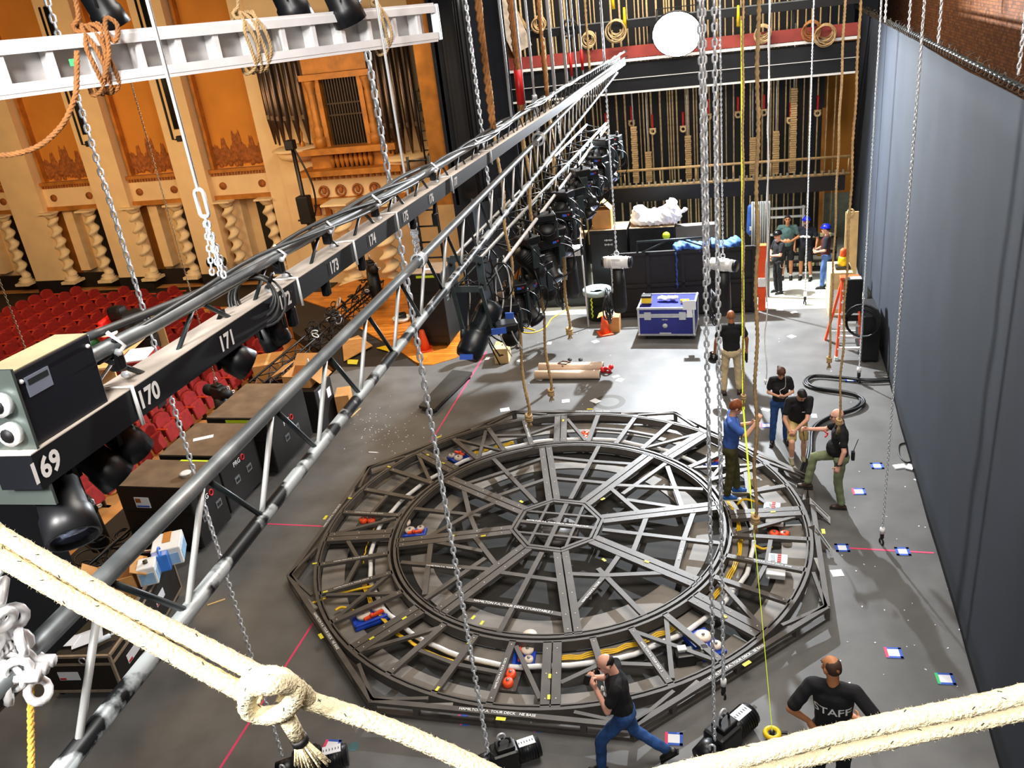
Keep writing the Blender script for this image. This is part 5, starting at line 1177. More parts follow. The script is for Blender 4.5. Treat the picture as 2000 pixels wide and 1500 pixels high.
# lift lines down to the carrying truss
for n_, (x, xt, r, m) in enumerate(((1012, 1028, .014, m_steel), (1058, 1069, .022, m_ropeo), (1069, 1083, .026, m_white), (1093, 1106, .026, m_white), (1105, 1118, .014, m_steel), (1113, 1126, .014, m_steel), (1134, 1142, .016, m_white), (1142, 1152, .022, m_rope), (1172, 1178, .018, m_steel), (1000, 1022, .026, m_ropeo), (940, 962, .026, m_ropeo), (976, 1000, .014, m_steel))):
    q = min([along(T3[k], T3[k+1], u/12) for k in range(len(T3)-1) for u in range(12)], key=lambda r_: abs(px(r_)[0]-xt))
    q = q+V((0, 0, .02)); b = MB(); 
    if m in (m_ropeo, m_rope): b.helix([q, q+V((0, 0, 7))], r, 3, r*7, 4, 0, .06)
    else: b.cyl(q, q+V((0, 0, 7)), r*.7, n=6)
    if n_ in (4, 6, 9): b.cyl(q+V((0, 0, .05)), q+V((0, 0, .3)), r*1.2, n=8, mi=1)
    lab(b.build('lift_line', [m, m_redp]), 'vertical lift line rising from the carrying truss, counted %s among those near its far end' % ('first', 'second', 'third', 'fourth', 'fifth', 'sixth', 'seventh', 'eighth', 'ninth', 'tenth', 'eleventh', 'twelfth')[n_], 'rope', 'lift lines of the carrying truss')
# tall black cable drop with chain
p = atD(945, 392, 12.5); H = hat(0, -20, p); b = MB()
for k in range(4): b.tube([p+V((.05*cos(k*1.6), .05*sin(k*1.6), H*i/10+.0)) for i in range(11)], .035, 8)
lab(b.build('cable_drop', m_cable), 'black bundle of cables dropping in front of the leg curtain', 'cable')
chain('dark steel chain running down beside the black cable drop', p+V((.1, 0, 0)), -.1+p.z, p.z+H, .1, .07, .015, None, m_steel)
for n_, (x, y) in enumerate(((1832, 86), (1986, 165), (1776, 40), (1730, 24))):
    p = atX(x, y, 2.86); chain('steel chain rising from the drape batten, %s from the near end' % ('second', 'first', 'third', 'fourth')[n_], p, 6.62, 11.5, .078, .052, .0102, 'chains of the drape batten')
# yellow measuring tape and its reel
r0 = at(1508, 1432, .06); hand_ = atD(1452, 800, 12.1); top = atD(1449, 40, 14.)
tm = thing('measuring_tape', 'lime yellow measuring tape stretched from above to a yellow reel on the floor', 'tape', (r0.x, r0.y, 0))
b = MB(); b.bar(top, hand_, .002, .04, RT); m_ = atD(1466, 965, 11.); b.bar(hand_, m_, .002, .024, RT); b.bar(m_, r0+V((0, 0, .04)), .002, .009, RT); b.build('blade', m_lime, tm)
b = MB(); b.torus(r0, .075, .03, (0, 0, 1), 22, 8); b.cyl(r0+V((0, 0, -.03)), r0+V((0, 0, .03)), .03, n=12, mi=1); b.bar(r0+V((.08, .02, 0)), r0+V((.17, .03, 0)), .03, .02, mi=1); b.build('reel', [m_yplastic, m_black], tm)
# ================================================================== fly wall: hand lines, arbors, coils
rnd = random.Random(3); YH = 24.85
m_hl = mat('hand_line', (190, 164, 120), .8, 0, .2, 14)
xs = []; X = -6.4
while X < 2.75:
    xs.append(X); X += rnd.choice((.07, .11, .15, .2, .24))
def upright(name, label, X, Y, z0, z1, r, m, grp, n=6):
    b = MB(); b.cyl((0, 0, z0), (0, 0, z1), r, n=n); o = b.build(name, m); o.location = (X, Y, 0); return lab(o, label, 'rope' if 'line' in name else 'pipe', grp)
h0 = upright('hand_line', 'tan vertical hand line of the fly system along the far wall', xs[0], YH, .9, 12.5, .024, m_hl, 'hand lines of the fly wall')
for i, X in enumerate(xs[1:]):
    o = h0.copy(); COL.objects.link(o); o.location = (X, YH+rnd.uniform(-.03, .12), 0); o.scale = (rnd.uniform(.7, 1.25),)*2+(1,)
for n_ in range(9):
    X = -3.6+n_*.72+rnd.uniform(-.1, .1); z = Gz(rnd.choice((225, 235, 245))); g = thing('line_shackle', 'red sleeved shackle on a hand line of the far wall', 'shackle', (X, YH-.1, z), 0, 'red sleeved shackles of the fly wall')
    b = MB(); b.cyl((X, YH-.1, z), (X, YH-.1, z+.36), .03, n=8); b.build('red_sleeve', m_redp, g); b = MB(); b.torus((X, YH-.1, z-.1), .07, .03, (0, 1, 0), 14, 6); b.cyl((X-.09, YH-.1, z-.03), (X+.09, YH-.1, z-.03), .025, n=8); b.build('shackle_bow', m_hl, g)
for n_, x in enumerate((1266, 1344, 1470, 1515, 1548, 1240)):
    X = atY(x, 300, YH-.2).x; z0_, z1_ = Gz(352), Gz((292, 268, 282, 272, 190, 240)[n_]); g = thing('counterweight_arbor', 'stack of tan counterweights standing on the locking rail of the far wall', 'weight', (X, YH-.2, z0_), 0, 'counterweight arbors')
    b = MB(); k = 0; z = z0_
    while z < z1_: b.box((X+.005*(k % 3), YH-.2, z+.028), (.16+.01*(k % 2), .12, .05)); z += .06; k += 1
    b.build('weight_stack', m_tan, g); b = MB(); b.cyl((X, YH-.2, z1_), (X, YH-.2, z1_+1.6), .015, n=6); b.build('rod', m_steel, g)
for n_, (x, y, r, m) in enumerate(((1053, 40, .2, m_rope), (1204, 52, .3, m_hl), (1000, 60, .22, m_ropeo), (1150, 70, .2, m_hl), (1585, 52, .25, m_ropeo), (1612, 60, .28, m_rope), (1490, 58, .22, m_hl), (1112, 48, .24, m_cable))):
    c = atY(x, y, YG-.14); b = MB()
    for k in range(7): b.torus(c+V((.03*sin(k*2), -.02*k, -.02*k)), r*(.6+.05*k), .016, (.15*sin(k), 1, .1*cos(k*2)), 20, 5)
    lab(b.build('line_coil', m), '%s coil of line on the fly gallery pin rail, %s from the curtain' % (('pale brown', 'pale tan', 'orange', 'tan', 'orange-brown', 'brown', 'light tan', 'black')[n_], ('second', 'fifth', 'first', 'fourth', 'seventh', 'last', 'sixth', 'third')[n_]), 'coil', 'line coils on the pin rail')
for n_, (x, y) in enumerate(((1198, 18), (1221, 55), (1442, 52))):
    c = atY(x, y, YG-.2); b = MB(); b.cyl(c, c+V((0, 0, .5)), .05, .03, 10); lab(b.build('yellow_tag', m_yplastic), 'yellow tag on a line of the fly gallery, '+('above the tan coil', 'beside the tan coil', 'right of the work light')[n_], 'tag', 'yellow tags')
c = atY(985, 18, 23.6); b = MB(); b.box(c, (.55, .06, 2.2), RY(-.35)); lab(b.build('scuffed_board', mat('scuffed_board', (190, 176, 160), .8, 0, .3, 5)), 'scuffed pale board hanging at the left of the fly gallery', 'board')
for n_, (x, z0_, z1_) in enumerate(((1500, .6, 12.5),)):
    p = vbase(1497, 612, 0); wire_line('hanging_line', 'white cord falling past the orange lift to the pale floor', p, .3, 12, .02, m_white, 'rope', 'white cords')
p = vbase(1150, 640, 0); b = MB(); b.cyl(p+V((0, 0, .02)), p+V((-.05, .05, 3.4)), .022, n=8); lab(b.build('pale_pole', m_lgrey), 'thin pale pole standing beside the trash can', 'pole')
for n_ in range(16):
    x0, y0 = ((955+4.5*n_, 62) if n_ < 9 else (948+9*(n_-9), 12)); y1 = y0+(80 if n_ < 9 else 45)
    p_, q_ = atY(x0, y0, 24.6), atY(x0+22+(n_*7) % 14, y1, 24.5); b = MB(); b.bar(p_, q_, .07+.03*(n_ % 3), .05, (0, 1, 0)); lab(b.build('timber_board', m_ropeo if n_ % 3 else m_tan), 'orange-lit timber board leaning in the rack at the curtain end of the fly gallery', 'board', 'timber boards in the gallery rack')
# ================================================================== storage at the back
def case_px(fl, fr, ytop, depth, z0=0.):
    """box from its front-bottom corners in the picture: returns centre line data"""
    a, c = at(*fl, z0), at(*fr, z0); d = (c-a); w = d.length; d.normalize(); n = V((-d.y, d.x, 0)); H = hat(0, ytop, a)
    return a, d, n, w, H
def Rd(d, n): return MX((d, n, V((0, 0, 1)))).transposed()
for n_, (fl, fr, yt, dep, lbl) in enumerate((((1052, 602), (1152, 598), 472, .8, 'black storage cabinet left of the pale pole with an open carton on top'), ((1162, 596), (1232, 594), 452, .8, 'black storage cabinet carrying the tall brown carton'), ((1237, 594), (1322, 592), 447, .8, 'black storage cabinet carrying the white bundle'))):
    a, d, n, w, H = case_px(fl, fr, yt, dep); g = thing('storage_cabinet', lbl, 'cabinet', a, 0, 'storage cabinets at the back'); R = Rd(d, n)
    b = MB(); b.rbox(a+d*w/2+n*dep/2+V((0, 0, H/2)), (w, dep, H), .01, R); b.build('body', m_blk2, g)
    b = MB(); b.box(a+d*w/2+n*dep/2+V((0, 0, H+.005)), (w, dep, .01), R); b.build('dusty_top', mat('dusty_board', (150, 126, 96), .8, 0, .2, 5), g)
    for s in (.25, .75): b = MB(); b.box(a+d*w*s-n*.006+V((0, 0, H/2)), (w*.47, .012, H*.92), R); b.cyl(a+d*w*(.46 if s < .5 else .54)-n*.03+V((0, 0, H*.5)), a+d*w*(.46 if s < .5 else .54)-n*.03+V((0, 0, H*.58)), .012, n=6, mi=1); b.build('door', [m_blk2, m_grey], g)
    if n_ == 1:
        b = MB()
        for k in range(2):
            for j in range(5): b.box(a+d*(w*.5+.045*(j-2))-n*.014+V((0, 0, H-.26-.12*k)), (.03, .006, .03+.02*((j+k) % 2)), R)
        b.build('white_print', m_lgrey, g)
    if n_ == 2: b = MB(); b.cyl(a+d*w*.82-n*.012+V((0, 0, H-.22)), a+d*w*.82-n*.03+V((0, 0, H-.22)), .1, n=20); b.build('yellow_sticker', m_lime, g)
    CAB = (a, d, n, w, H, dep)
    if n_ == 0:
        q = a+d*w*.75+n*.35+V((0, 0, H+.01)); g2 = thing('open_carton', 'small open brown carton on the left black cabinet', 'box', q); b = MB()
        for (x, y, sx, sy) in ((-.2, 0, .02, .5), (.2, 0, .02, .5), (0, -.25, .42, .02), (0, .25, .42, .02)): b.box(q+R @ V((x, y, .22)), (sx, sy, .42), R)
        b.box(q+V((0, 0, .03)), (.4, .48, .02), R); b.build('carton', m_card, g2); b = MB(); b.box(q+R @ V((0, -.36, .4)), (.42, .24, .012), R @ RX(.5)); b.box(q+R @ V((0, .34, .48)), (.42, .2, .012), R @ RX(1.)); b.build('flap', m_card, g2)
    if n_ == 1:
        q = a+d*w*.34+n*.3+V((0, 0, H+.01)); g2 = thing('open_carton', 'tall brown carton with a folded roof-like flap on the middle cabinet', 'box', q); b = MB(); b.box(q+V((0, 0, .26)), (.5, .42, .5), R); b.build('carton', m_card, g2)
        b = MB(); b.box(q+R @ V((-.1, 0, .6)), (.36, .42, .012), R @ RY(-.7)); b.box(q+R @ V((.14, 0, .62)), (.3, .42, .012), R @ RY(.8)); b.box(q+R @ V((-.42, 0, .56)), (.3, .4, .012), R @ RY(.35)); b.build('flap', m_card, g2)
    if n_ == 2:
        q = a+d*w*.5+n*.4+V((0, 0, H)); b = MB()
        for (x, y, z, rx, rz_) in ((-.3, 0, .2, .26, .24), (.1, 0, .2, .4, .2), (.4, -.05, .22, .36, .26), (.5, 0, .42, .16, .22), (-.36, 0, .36, .16, .14), (.0, -.1, .14, .6, .14)): b.sph(q+R @ V((x, y, z)), (rx, .3, rz_), 12, 8)
        capsule(b, q+R @ V((.6, 0, .2)), q+R @ V((.86, -.1, .36)), .06, .05)
        o = organic(b, 'cloth_bundle', mat('white_cloth', (244, 244, 244), .8, 0, .03, 5), None, .03, 3, .012); lab(o, 'big white cloth bundle heaped on the right black cabinet', 'cloth')
# black flats / rolling platforms with tarp
a, d, n, w, H = case_px((1205, 622), (1472, 610), 497, .5); R = Rd(d, n)
g = thing('scenery_flat', 'long black battened flat standing behind the blue road case', 'flat', a); b = MB(); b.box(a+d*w/2+n*.06+V((0, 0, H/2)), (w, .06, H), R)
for u in (0, .25, .5, .75, 1): b.box(a+d*(w*u)+V((0, 0, H/2)), (.09, .05, H), R)
for z in (.1, H*.5, H*.98): b.box(a+d*w/2+V((0, 0, z)), (w, .05, .09), R)
b.build('panel', mat('flat_black_brown', (22, 19, 18), .7, 0, .2, 3), g)
b = MB(); p1, p2 = a+d*w*.18+V((0, 0, H)), a+d*w*.70+V((0, 0, H)); b.tube([p1, p1+V((0, 0, .28)), p2+V((0, 0, .3)), p2], .03, 8); b.tube([p1+d*.1, p1+d*.75+V((0, 0, .27))], .02, 6); b.tube([p2, p2-d*.7+V((0, 0, .28))], .02, 6); b.build('pipe_frame', m_dstrut, g)
b = MB(); q = a+d*w*.45+n*.1+V((0, 0, H))
for k in range(9): b.sph(q+d*(.1+.17*k)+n*.1+V((0, 0, .03+.05*sin(k*1.7))), (.17, .25, .13), 10, 6, 0, R)
b.box(q+d*.02-n*.17-V((0, 0, .5)), (.06, .03, 1.0), R)
o = organic(b, 'tarpaulin', m_tarp, None, .03, 3, .01); lab(o, 'crumpled blue tarpaulin thrown over the top of the long black flat', 'tarp')
b = MB(); q = a+d*w*.6+n*1.4; b.box(q+V((0, 0, 1.0)), (1.0, .3, 2.0), R); lab(b.build('grey_cupboard', mat('grey_board', (96, 92, 84), .7, 0, .1, 4)), 'dull grey cupboard between the white bundle and the blue tarpaulin', 'cupboard')
# orange lift mast, corrugated panel, blue tool
a, d, n, w, H = case_px((1478, 604), (1498, 604), 478, .4); R = Rd(d, n); g = thing('orange_lift', 'narrow orange lift mast at the right end of the long black flat', 'lift', a)
b = MB(); b.box(a+d*w/2+V((0, 0, H*.62)), (w, .22, H*.76), R); b.box(a+d*w/2+V((0, 0, H*.15)), (w*.7, .2, H*.3), R); b.build('mast', m_cone, g); b = MB(); b.rbox(a+d*w/2-n*.13+V((0, 0, H*.45)), (w*.7, .06, .24), .02, R); b.build('white_cover', m_white, g)
b = MB(); b.cyl(a+d*.05, a+d*(w-.05), .05, n=12); b.build('wheel', m_rub, g)
a, d, n, w, H = case_px((1466, 585), (1502, 585), 398, .3); R = Rd(d, n); g = thing('corrugated_panel', 'grey corrugated panel standing behind the orange lift', 'panel', a); b = MB()
for k in range(9): b.cyl(a+d*w*(k+.5)/9+n*.2, a+d*w*(k+.5)/9+n*.2+V((0, 0, H)), w/17, n=8)
b.build('sheet', mat('corrugated_grey', (84, 84, 78), .6), g)
c = at(1466, 560, 0)+V((0, .3, 0)); c.z = hat(0, 430, c); g = thing('blue_tool', 'blue tool hanging in front of the grey corrugated panel', 'tool', c); b = MB(); capsule(b, c+V((0, 0, -.3)), c+V((0, 0, .35)), .11, .08); b.build('blue_body', m_tarp, g); b = MB(); b.box(c+V((.03, -.11, -.2)), (.12, .03, .1)); b.build('tool_plate', m_lgrey, g)
# racks behind the crew
a = at(1500, 545, 0); g = thing('white_rack', 'white pipe rack standing behind the man in the teal tee', 'rack', a); b = MB()
for z in (.5, 1.0, 1.5, 1.75): b.cyl(a+V((-.05, .9, z)), a+V((1., .9, z)), .035, n=8)
for x in (0, .95): b.cyl(a+V((x, .9, 0)), a+V((x, .9, 1.8)), .035, n=8)
b.build('pipes', m_white, g)
a = at(1588, 545, 0)+V((0, .7, 0)); g = thing('parts_shelf', 'low shelf crowded with pale fittings behind the crew', 'shelf', a); b = MB()
for z in (.12, .55, .95): b.box(a+V((0, .1, z)), (1.3, .4, .04))
for x in (-.62, .62): b.box(a+V((x, .1, .5)), (.05, .4, 1.0))
b.build('shelf_frame', m_blk2, g)
for z in (.14, .57, .97):
    b = MB()
    for k in range(12): b.rbox(a+V((-.55+.1*k, .0, z+.06)), (.07+.02*rnd.random(), .1, .07+.06*rnd.random()), .015, Rz(k), k % 2)
    o = b.build('fittings', [mat('pale_fitting', (210, 200, 150), .6), m_grey], g); o['kind'] = 'stuff'
# --- chain motors hanging with their chain bags
for n_, (x, y, D, rz, xch) in enumerate(((1205, 512, 18.8, 82, 1196), (1112, 490, 20.2, 95, 1112), (1412, 517, 18.6, 62, 1403))):
    c = atD(x, y, D); rz = rad(rz); R = Rz(rz); g = thing('chain_hoist', ('silver chain hoist with hanging bag left of the blue road case', 'silver chain hoist in front of the left black cabinet', 'silver chain hoist hanging near the man in khaki')[n_], 'hoist', c, 0, 'silver chain hoists')
    b = MB(); b.cyl(c-R @ V((0, .27, 0)), c+R @ V((0, .27, 0)), .13, n=20); b.rbox(c, (.24, .22, .24), .03, R)
    for k in range(-2, 3): b.torus(c+R @ V((0, .1*k, 0)), .13, .012, R @ V((0, 1, 0)), 20, 4)
    b.build('motor_body', m_alu, g); b = MB(); b.cyl(c+R @ V((0, .27, 0)), c+R @ V((0, .33, 0)), .125, n=20); b.cyl(c-R @ V((0, .27, 0)), c-R @ V((0, .33, 0)), .125, n=20); b.build('end_cap', m_blk2, g)
    b = MB(); b.lathe([(.14, -1.15), (.17, -1.0), (.16, -.5), (.14, -.16)], c, 14); b.build('chain_bag', m_rub, g)
    b = MB()
    for k in range(9): b.torus(c+R @ V((.1, .3, -.95-.03*k)), .3+.015*sin(k*2), .016, (1, .3*sin(k), .15*cos(k)), 22, 5)
    b.build('cable_loop', m_cable, g); b = MB(); b.torus(c+V((0, 0, .2)), .05, .014, R @ V((1, 0, 0)), 12, 5); b.build('top_hook', m_steel, g)
    chain('steel chain running up from the silver hoist '+('left of the blue road case', 'in front of the left black cabinet', 'near the man in khaki')[n_], c, c.z+.2, 12.5, .075, .05, .011)
    chain('slack steel chain hanging below the silver hoist '+('left of the blue road case', 'in front of the left black cabinet', 'near the man in khaki')[n_], c+R @ V((-.12, .1, 0)), c.z-.7, c.z-.05, .075, .05, .011)
# --- trash can, cone, carton
p = foot(1170, 622); g = thing('trash_can', 'dark green trash can with a pale grey bag rim in front of the cabinets', 'bin', p); b = MB(); b.lathe([(.24, 0), (.27, .05), (.32, .72), (.35, .74), (.35, .8), (.31, .8), (.3, .4)], p, 22); b.build('bin', mat('bin_green', (18, 30, 24), .5), g)
b = MB(); b.lathe([(.36, .7), (.375, .74), (.37, .83), (.3, .84), (.28, .7)], p, 22); b.build('liner', mat('bag_grey', (146, 164, 164), .6), g); b = MB()
for k in range(9): b.sph(p+V((.16*cos(k*2.1), .14*sin(k*2.1), .82+.02*(k % 3))), (.09, .07, .05), 8, 5)
b.build('rubbish', m_paper, g); b = MB(); b.tube([p+V((-.12, -.34, .15+.06*k)) + V((.03*(k % 2), 0, 0)) for k in range(10)], .02, 5); b.build('yellow_scrawl', m_lime, g)
p = foot(1196, 644); g = thing('open_carton', 'brown carton standing behind the orange cone beside the blue road case', 'box', p); b = MB(); b.box(p+V((0, 0, .2)), (.42, .36, .4)); b.build('carton', m_card, g); b = MB(); b.box(p+V((-.26, 0, .42)), (.16, .36, .012), RY(-.4)); b.box(p+V((-.05, -.05, .45)), (.3, .2, .012), RX(.4), 1); b.build('flap', [m_card, m_ply], g)
def cone(label, p, s=1.):
    g = thing('traffic_cone', label, 'cone', p, 0, 'orange traffic cones'); b = MB(); b.rbox(V(p)+V((0, 0, .02*s)), (.34*s, .34*s, .035*s), .012*s, Rz(.4)); b.build('base', m_cone, g); b = MB(); b.lathe([(.13*s, .035*s), (.05*s, .46*s), (.03*s, .47*s)], p, 20); b.build('cone_body', m_cone, g)
cone('orange traffic cone in front of the brown carton beside the blue road case', foot(1182, 652), 1.05)
cone('orange traffic cone at the edge of the wooden apron by the speaker case', foot(830, 684), 1.2)
# --- blue road case
a, d, n, w, H = case_px((1249, 655), (1356, 655), 612, 1., .13); R = Rd(d, n); dep = 1.0; H = .82
g = thing('road_case', 'blue road case with aluminium edges on casters in front of the black flat', 'case', (a.x, a.y, 0)); a = V((a.x, a.y, 0))
def B3(u, v, z): return a+d*u+n*v+V((0, 0, z))
b = MB(); b.box(B3(w/2, dep/2, .13+(H-.13)*.36), (w, dep, (H-.13)*.72), R); b.build('body', m_bluecase, g); b = MB(); b.box(B3(w/2, dep/2, .13+(H-.13)*.87), (w, dep, (H-.13)*.25), R); b.build('lid', m_bluecase, g)
b = MB(); e = .045; zl_ = .13+(H-.13)*.735
for (u0, v0, z0_, u1, v1, z1_) in [(0, 0, z, w, 0, z) for z in (.15, zl_-.02, zl_+.03, H)]+[(0, dep, H, w, dep, H)]+[(x, 0, z, x, dep, z) for x in (0, w) for z in (.15, H)]+[(x, y, .13, x, y, H) for x in (0, w) for y in (0, dep)]: b.bar(B3(u0, v0, z0_), B3(u1, v1, z1_), e, e)
for x in (0, w):
    for y in (0, dep):
        for z in (.15, H): b.sph(B3(x, y, z), .042, 8, 6)
b.build('edging', m_edge, g)
for u in (.17, .8): b = MB(); b.rbox(B3(w*u, -.02, zl_), (.16, .02, .2), .006, R); b.build('latch', m_edge, g)
for u in (.12, .88):
    for v in (.12, .88): b = MB(); b.cyl(B3(w*u-.02, dep*v, .055), B3(w*u+.02, dep*v, .055), .055, n=14); b.box(B3(w*u, dep*v, .11), (.08, .08, .04), R, 1); b.build('caster', [m_rub, m_edge], g)
b = MB(); [b.box(B3(w*.48+.03*(j-2), -.008, zl_-.1), (.02, .006, .018+.012*(j % 2)), R) for j in range(5)]; b.cyl(B3(w*.48, -.006, .38), B3(w*.48, -.014, .38), .06, n=20); b.box(B3(w*.48, -.006, .19), (.28, .006, .025), R); b.build('white_print', m_lgrey, g)
q = B3(w*.13, dep*.3, H+.03); g2 = thing('tool_bin', 'yellow and black tool bin on the left of the blue road case', 'bin', q); b = MB(); b.rbox(q+V((0, 0, .09)), (.24, .2, .14), .02, R); b.build('bin_body', m_yplastic, g2); b = MB(); b.rbox(q+V((0, 0, .19)), (.25, .21, .06), .02, R); b.build('bin_lid', m_rub, g2)
b = MB(); q = B3(w*.5, dep*.5, H+.03)
for k in range(6): b.sph(q+R @ V((.07*(k-2.5), .03*sin(k*2), .05+.03*sin(k*3))), (.09, .08, .05), 8, 6)
lab(organic(b, 'crumpled_rag', m_white, None, .02, 2, .006), 'crumpled white rag on the middle of the blue road case', 'cloth')
q = B3(w*.82, dep*.35, H+.06); g2 = thing('power_drill', 'yellow power drill lying on the right of the blue road case', 'drill', q); b = MB(); b.cyl(q-d*.1, q+d*.1, .045, n=12); b.bar(q, q-n*.12-V((0, 0, .02)), .05, .05); b.build('drill_body', m_yplastic, g2); b = MB(); b.cyl(q+d*.1, q+d*.17, .03, .012, 10); b.rbox(q-n*.15-V((0, 0, .02)), (.09, .06, .06), .01, R); b.build('chuck_and_battery', m_rub, g2)
a2 = at(1345, 590, 1.2); b = MB(); b.box((a2.x, a2.y+.2, 1.05), (.3, .02, .22)); b.box((a2.x, a2.y+.21, .85), (.12, .02, .2)); lab(b.build('paper_notice', m_paper), 'white paper notice fixed on the black flat above the blue case', 'paper')
# --- cardboard tubes and red hook on the floor
for n_, (x0, y0, x1, y1) in enumerate(((1045, 732, 1172, 731), (1053, 717, 1178, 715))):
    p, q = at(x0, y0, .11), at(x1, y1, .11); g = thing('cardboard_tube', ('front', 'rear')[n_]+' one of two thick cream cardboard tubes lying on the stage', 'tube', (p.x, p.y, 0), 0, 'cardboard tubes'); b = MB(); b.cyl(p, q, .1, n=24); b.build('tube', mat('cream_card', (232, 204, 178), .7, 0, .05, 4), g); b = MB(); b.cyl(q, q+(q-p).normalized()*.004, .085, n=20); b.build('hollow_end', m_dark, g)
p = at(1186, 723, .07); b = MB(); b.torus(p, .075, .028, (.4, 1, .5), 16, 8); b.sph(p+V((-.1, .03, 0)), .07, 12, 8); b.sph(p+V((.08, .08, .04)), .06, 10, 6); b.cyl(p+V((-.12, 0, 0)), p+V((.1, .1, .02)), .03, n=8); lab(b.build('red_shackle', m_redp), 'red rigging shackle lying at the right end of the cardboard tubes', 'shackle')
q = at(1100, 709, .22); b = MB(); b.tube([q+V((-.12, -.02, 0)), q+V((.08, -.1, .01)), q+V((.16, .04, .01)), q+V((-.03, .1, 0))], .016, 6, closed=True); b.tube([q+V((0, -.05, 0)), q+V((.02, -.2, 0))], .016, 6); lab(b.build('wire_cutter', mat('rusty_tool', (84, 60, 44), .5, .4)), 'dark clamp tool lying on the cardboard tubes', 'tool')
for n_, x in enumerate((1113, 1134)): q = at(x, 704, .22); b = MB(); b.lathe([(.05, 0), (.05, .04), (.02, .045)], q, 14); lab(b.build('tape_roll', m_rub), ('left', 'right')[n_]+' small black tape roll on the rear cardboard tube', 'tape', 'tape rolls on the tubes')
# --- plywood apple box
p = foot(983, 702); g = thing('apple_box', 'small plywood box with slotted handles near the hanging lights', 'box', p, .0); b = MB(); R = Rz(.12); b.rbox(p+V((0, 0, .19)), (.34, .5, .38), .006, R); b.build('box', m_ply, g); b = MB(); b.rbox(p+R @ V((0, -.25, .22)), (.12, .012, .035), .005, R); b.rbox(p+R @ V((.17, 0, .22)), (.012, .12, .035), .005, R); b.rbox(p+R @ V((0.02, 0, .38)), (.035, .1, .012), .005, R); b.build('hand_slot', m_dark, g)
# --- black dolly plate on the floor
qs_ = [at(818, 793, .12), at(848, 800, .12), at(922, 727, .12), at(884, 723, .12)]; g = thing('low_dolly', 'low black wooden dolly lying beside the pink line near the apron', 'dolly', (qs_[0].x, qs_[0].y, 0)); b = MB(); b.prism([(q.x, q.y) for q in qs_], .06, .13); b.build('deck', mat('dolly_top', (48, 47, 44), .55), g)
for q in qs_:
    cc = sum((V(r) for r in qs_), V())/4; p = q+(cc-q)*.12; b = MB(); b.cyl(V((p.x-.02, p.y, .035)), V((p.x+.02, p.y, .035)), .035, n=12); b.build('caster', m_rub, g)
# --- ladder group at the drape
fl_, fr_ = at(1633, 703, 0), at(1683, 703, 0); tz = hat(0, 545, (fl_+fr_)/2+V((0, .5, 0))); g = thing('step_ladder', 'orange step ladder with aluminium steps standing beside the drape', 'ladder', fl_); tl, tr_ = fl_+V((.12, .55, tz)), fr_+V((-.12, .55, tz)); bl, br_ = fl_+V((-.12, 1.15, 0)), fr_+V((.1, 1.15, 0))
for n_, (p, q) in enumerate(((fl_, tl), (fr_, tr_), (bl, tl), (br_, tr_))): b = MB(); b.bar(p, q, .05, .08, (0, 1, 0)); b.build('side_rail', m_cone, g)
for k in range(1, 7): u = k/7; b = MB(); b.bar(along(fl_, tl, u), along(fr_, tr_, u), .12, .03); b.build('step', m_alu, g)
for k in (1, 3, 5): u = k/7; b = MB(); b.bar(along(bl, tl, u), along(br_, tr_, u), .03, .03); b.build('rear_brace', m_alu, g)
b = MB(); b.rbox((tl+tr_)/2+V((0, 0, .02)), ((tr_-tl).length+.12, .2, .06), .01); b.build('cap', m_cone, g)
for p in (fl_, fr_): b = MB(); b.rbox(p+V((0, 0, .04)), (.08, .1, .08), .01); b.build('foot', m_lgrey, g)
q = (tl+tr_)/2+V((.06, -.16, -.42)); g2 = thing('black_speaker', 'tall black box hung on the upper steps of the orange ladder', 'box', q); b = MB(); b.rbox(q, (.36, .2, .95), .02); b.build('body', m_black, g2); b = MB(); b.box(q+V((.04, -.0, .48)), (.22, .17, .01)); b.build('pale_label', m_lgrey, g2)
q = at(1683, 632, .9); b = MB()
for k in range(6): b.torus(q+V((.0, -.02*k, .02*k)), .3+.01*k, .02, (.3, 1, .1*sin(k)), 22, 5)
lab(b.build('cable_coil', m_cable), 'black cable coil hanging on the right rail of the orange ladder', 'cable')
p = at(1640, 618, 0); g2 = thing('tall_crate', 'tall plywood crate with white stickers behind the orange ladder', 'crate', p); H = hat(0, 533, p); b = MB(); b.box(p+V((.0, .45, H/2)), (.5, .9, H)); b.build('crate', m_ply, g2); b = MB(); b.box(p+V((-.255, .25, H*.45)), (.01, .3, .5)); b.box(p+V((-.1, -.005, H*.4)), (.16, .01, .5)); b.build('sticker', m_paper, g2)
q = p+V((.05, .35, H)); g3 = thing('warning_beacon', 'small orange and yellow beacon lamp on the plywood crate', 'lamp', q); b = MB(); b.rbox(q+V((0, 0, .04)), (.34, .28, .08), .02); b.build('base', m_rub, g3); b = MB(); b.lathe([(.12, .08), (.1, .28), (.08, .3)], q, 16); b.build('yellow_collar', m_yplastic, g3); b = MB(); b.lathe([(.075, .3), (.07, .46), (.03, .5)], q, 16); b.build('lens', m_cone, g3)
q = at(1655, 600, 0); b = MB(); b.box(q+V((.1, .75, 1.1)), (.3, .05, 2.2), RX(-.06)); b.torus(q+V((.05, .69, 2.22)), .07, .025, (0, 1, 0), 14, 6); lab(b.build('tall_board', m_ply), 'tall pale board leaning behind the crate against the drape', 'board')
p = at(1703, 716, 0); g = thing('drape_shadow_block', 'added dark block standing in for the drape shadow beside the ladder', 'trolley', p); b = MB(); b.box(p+V((-.02, .75, .55)), (.34, 1.1, 1.0)); b.build('shadow_block_body', m_black, g)  # black block put in for the dark shadow of the drape
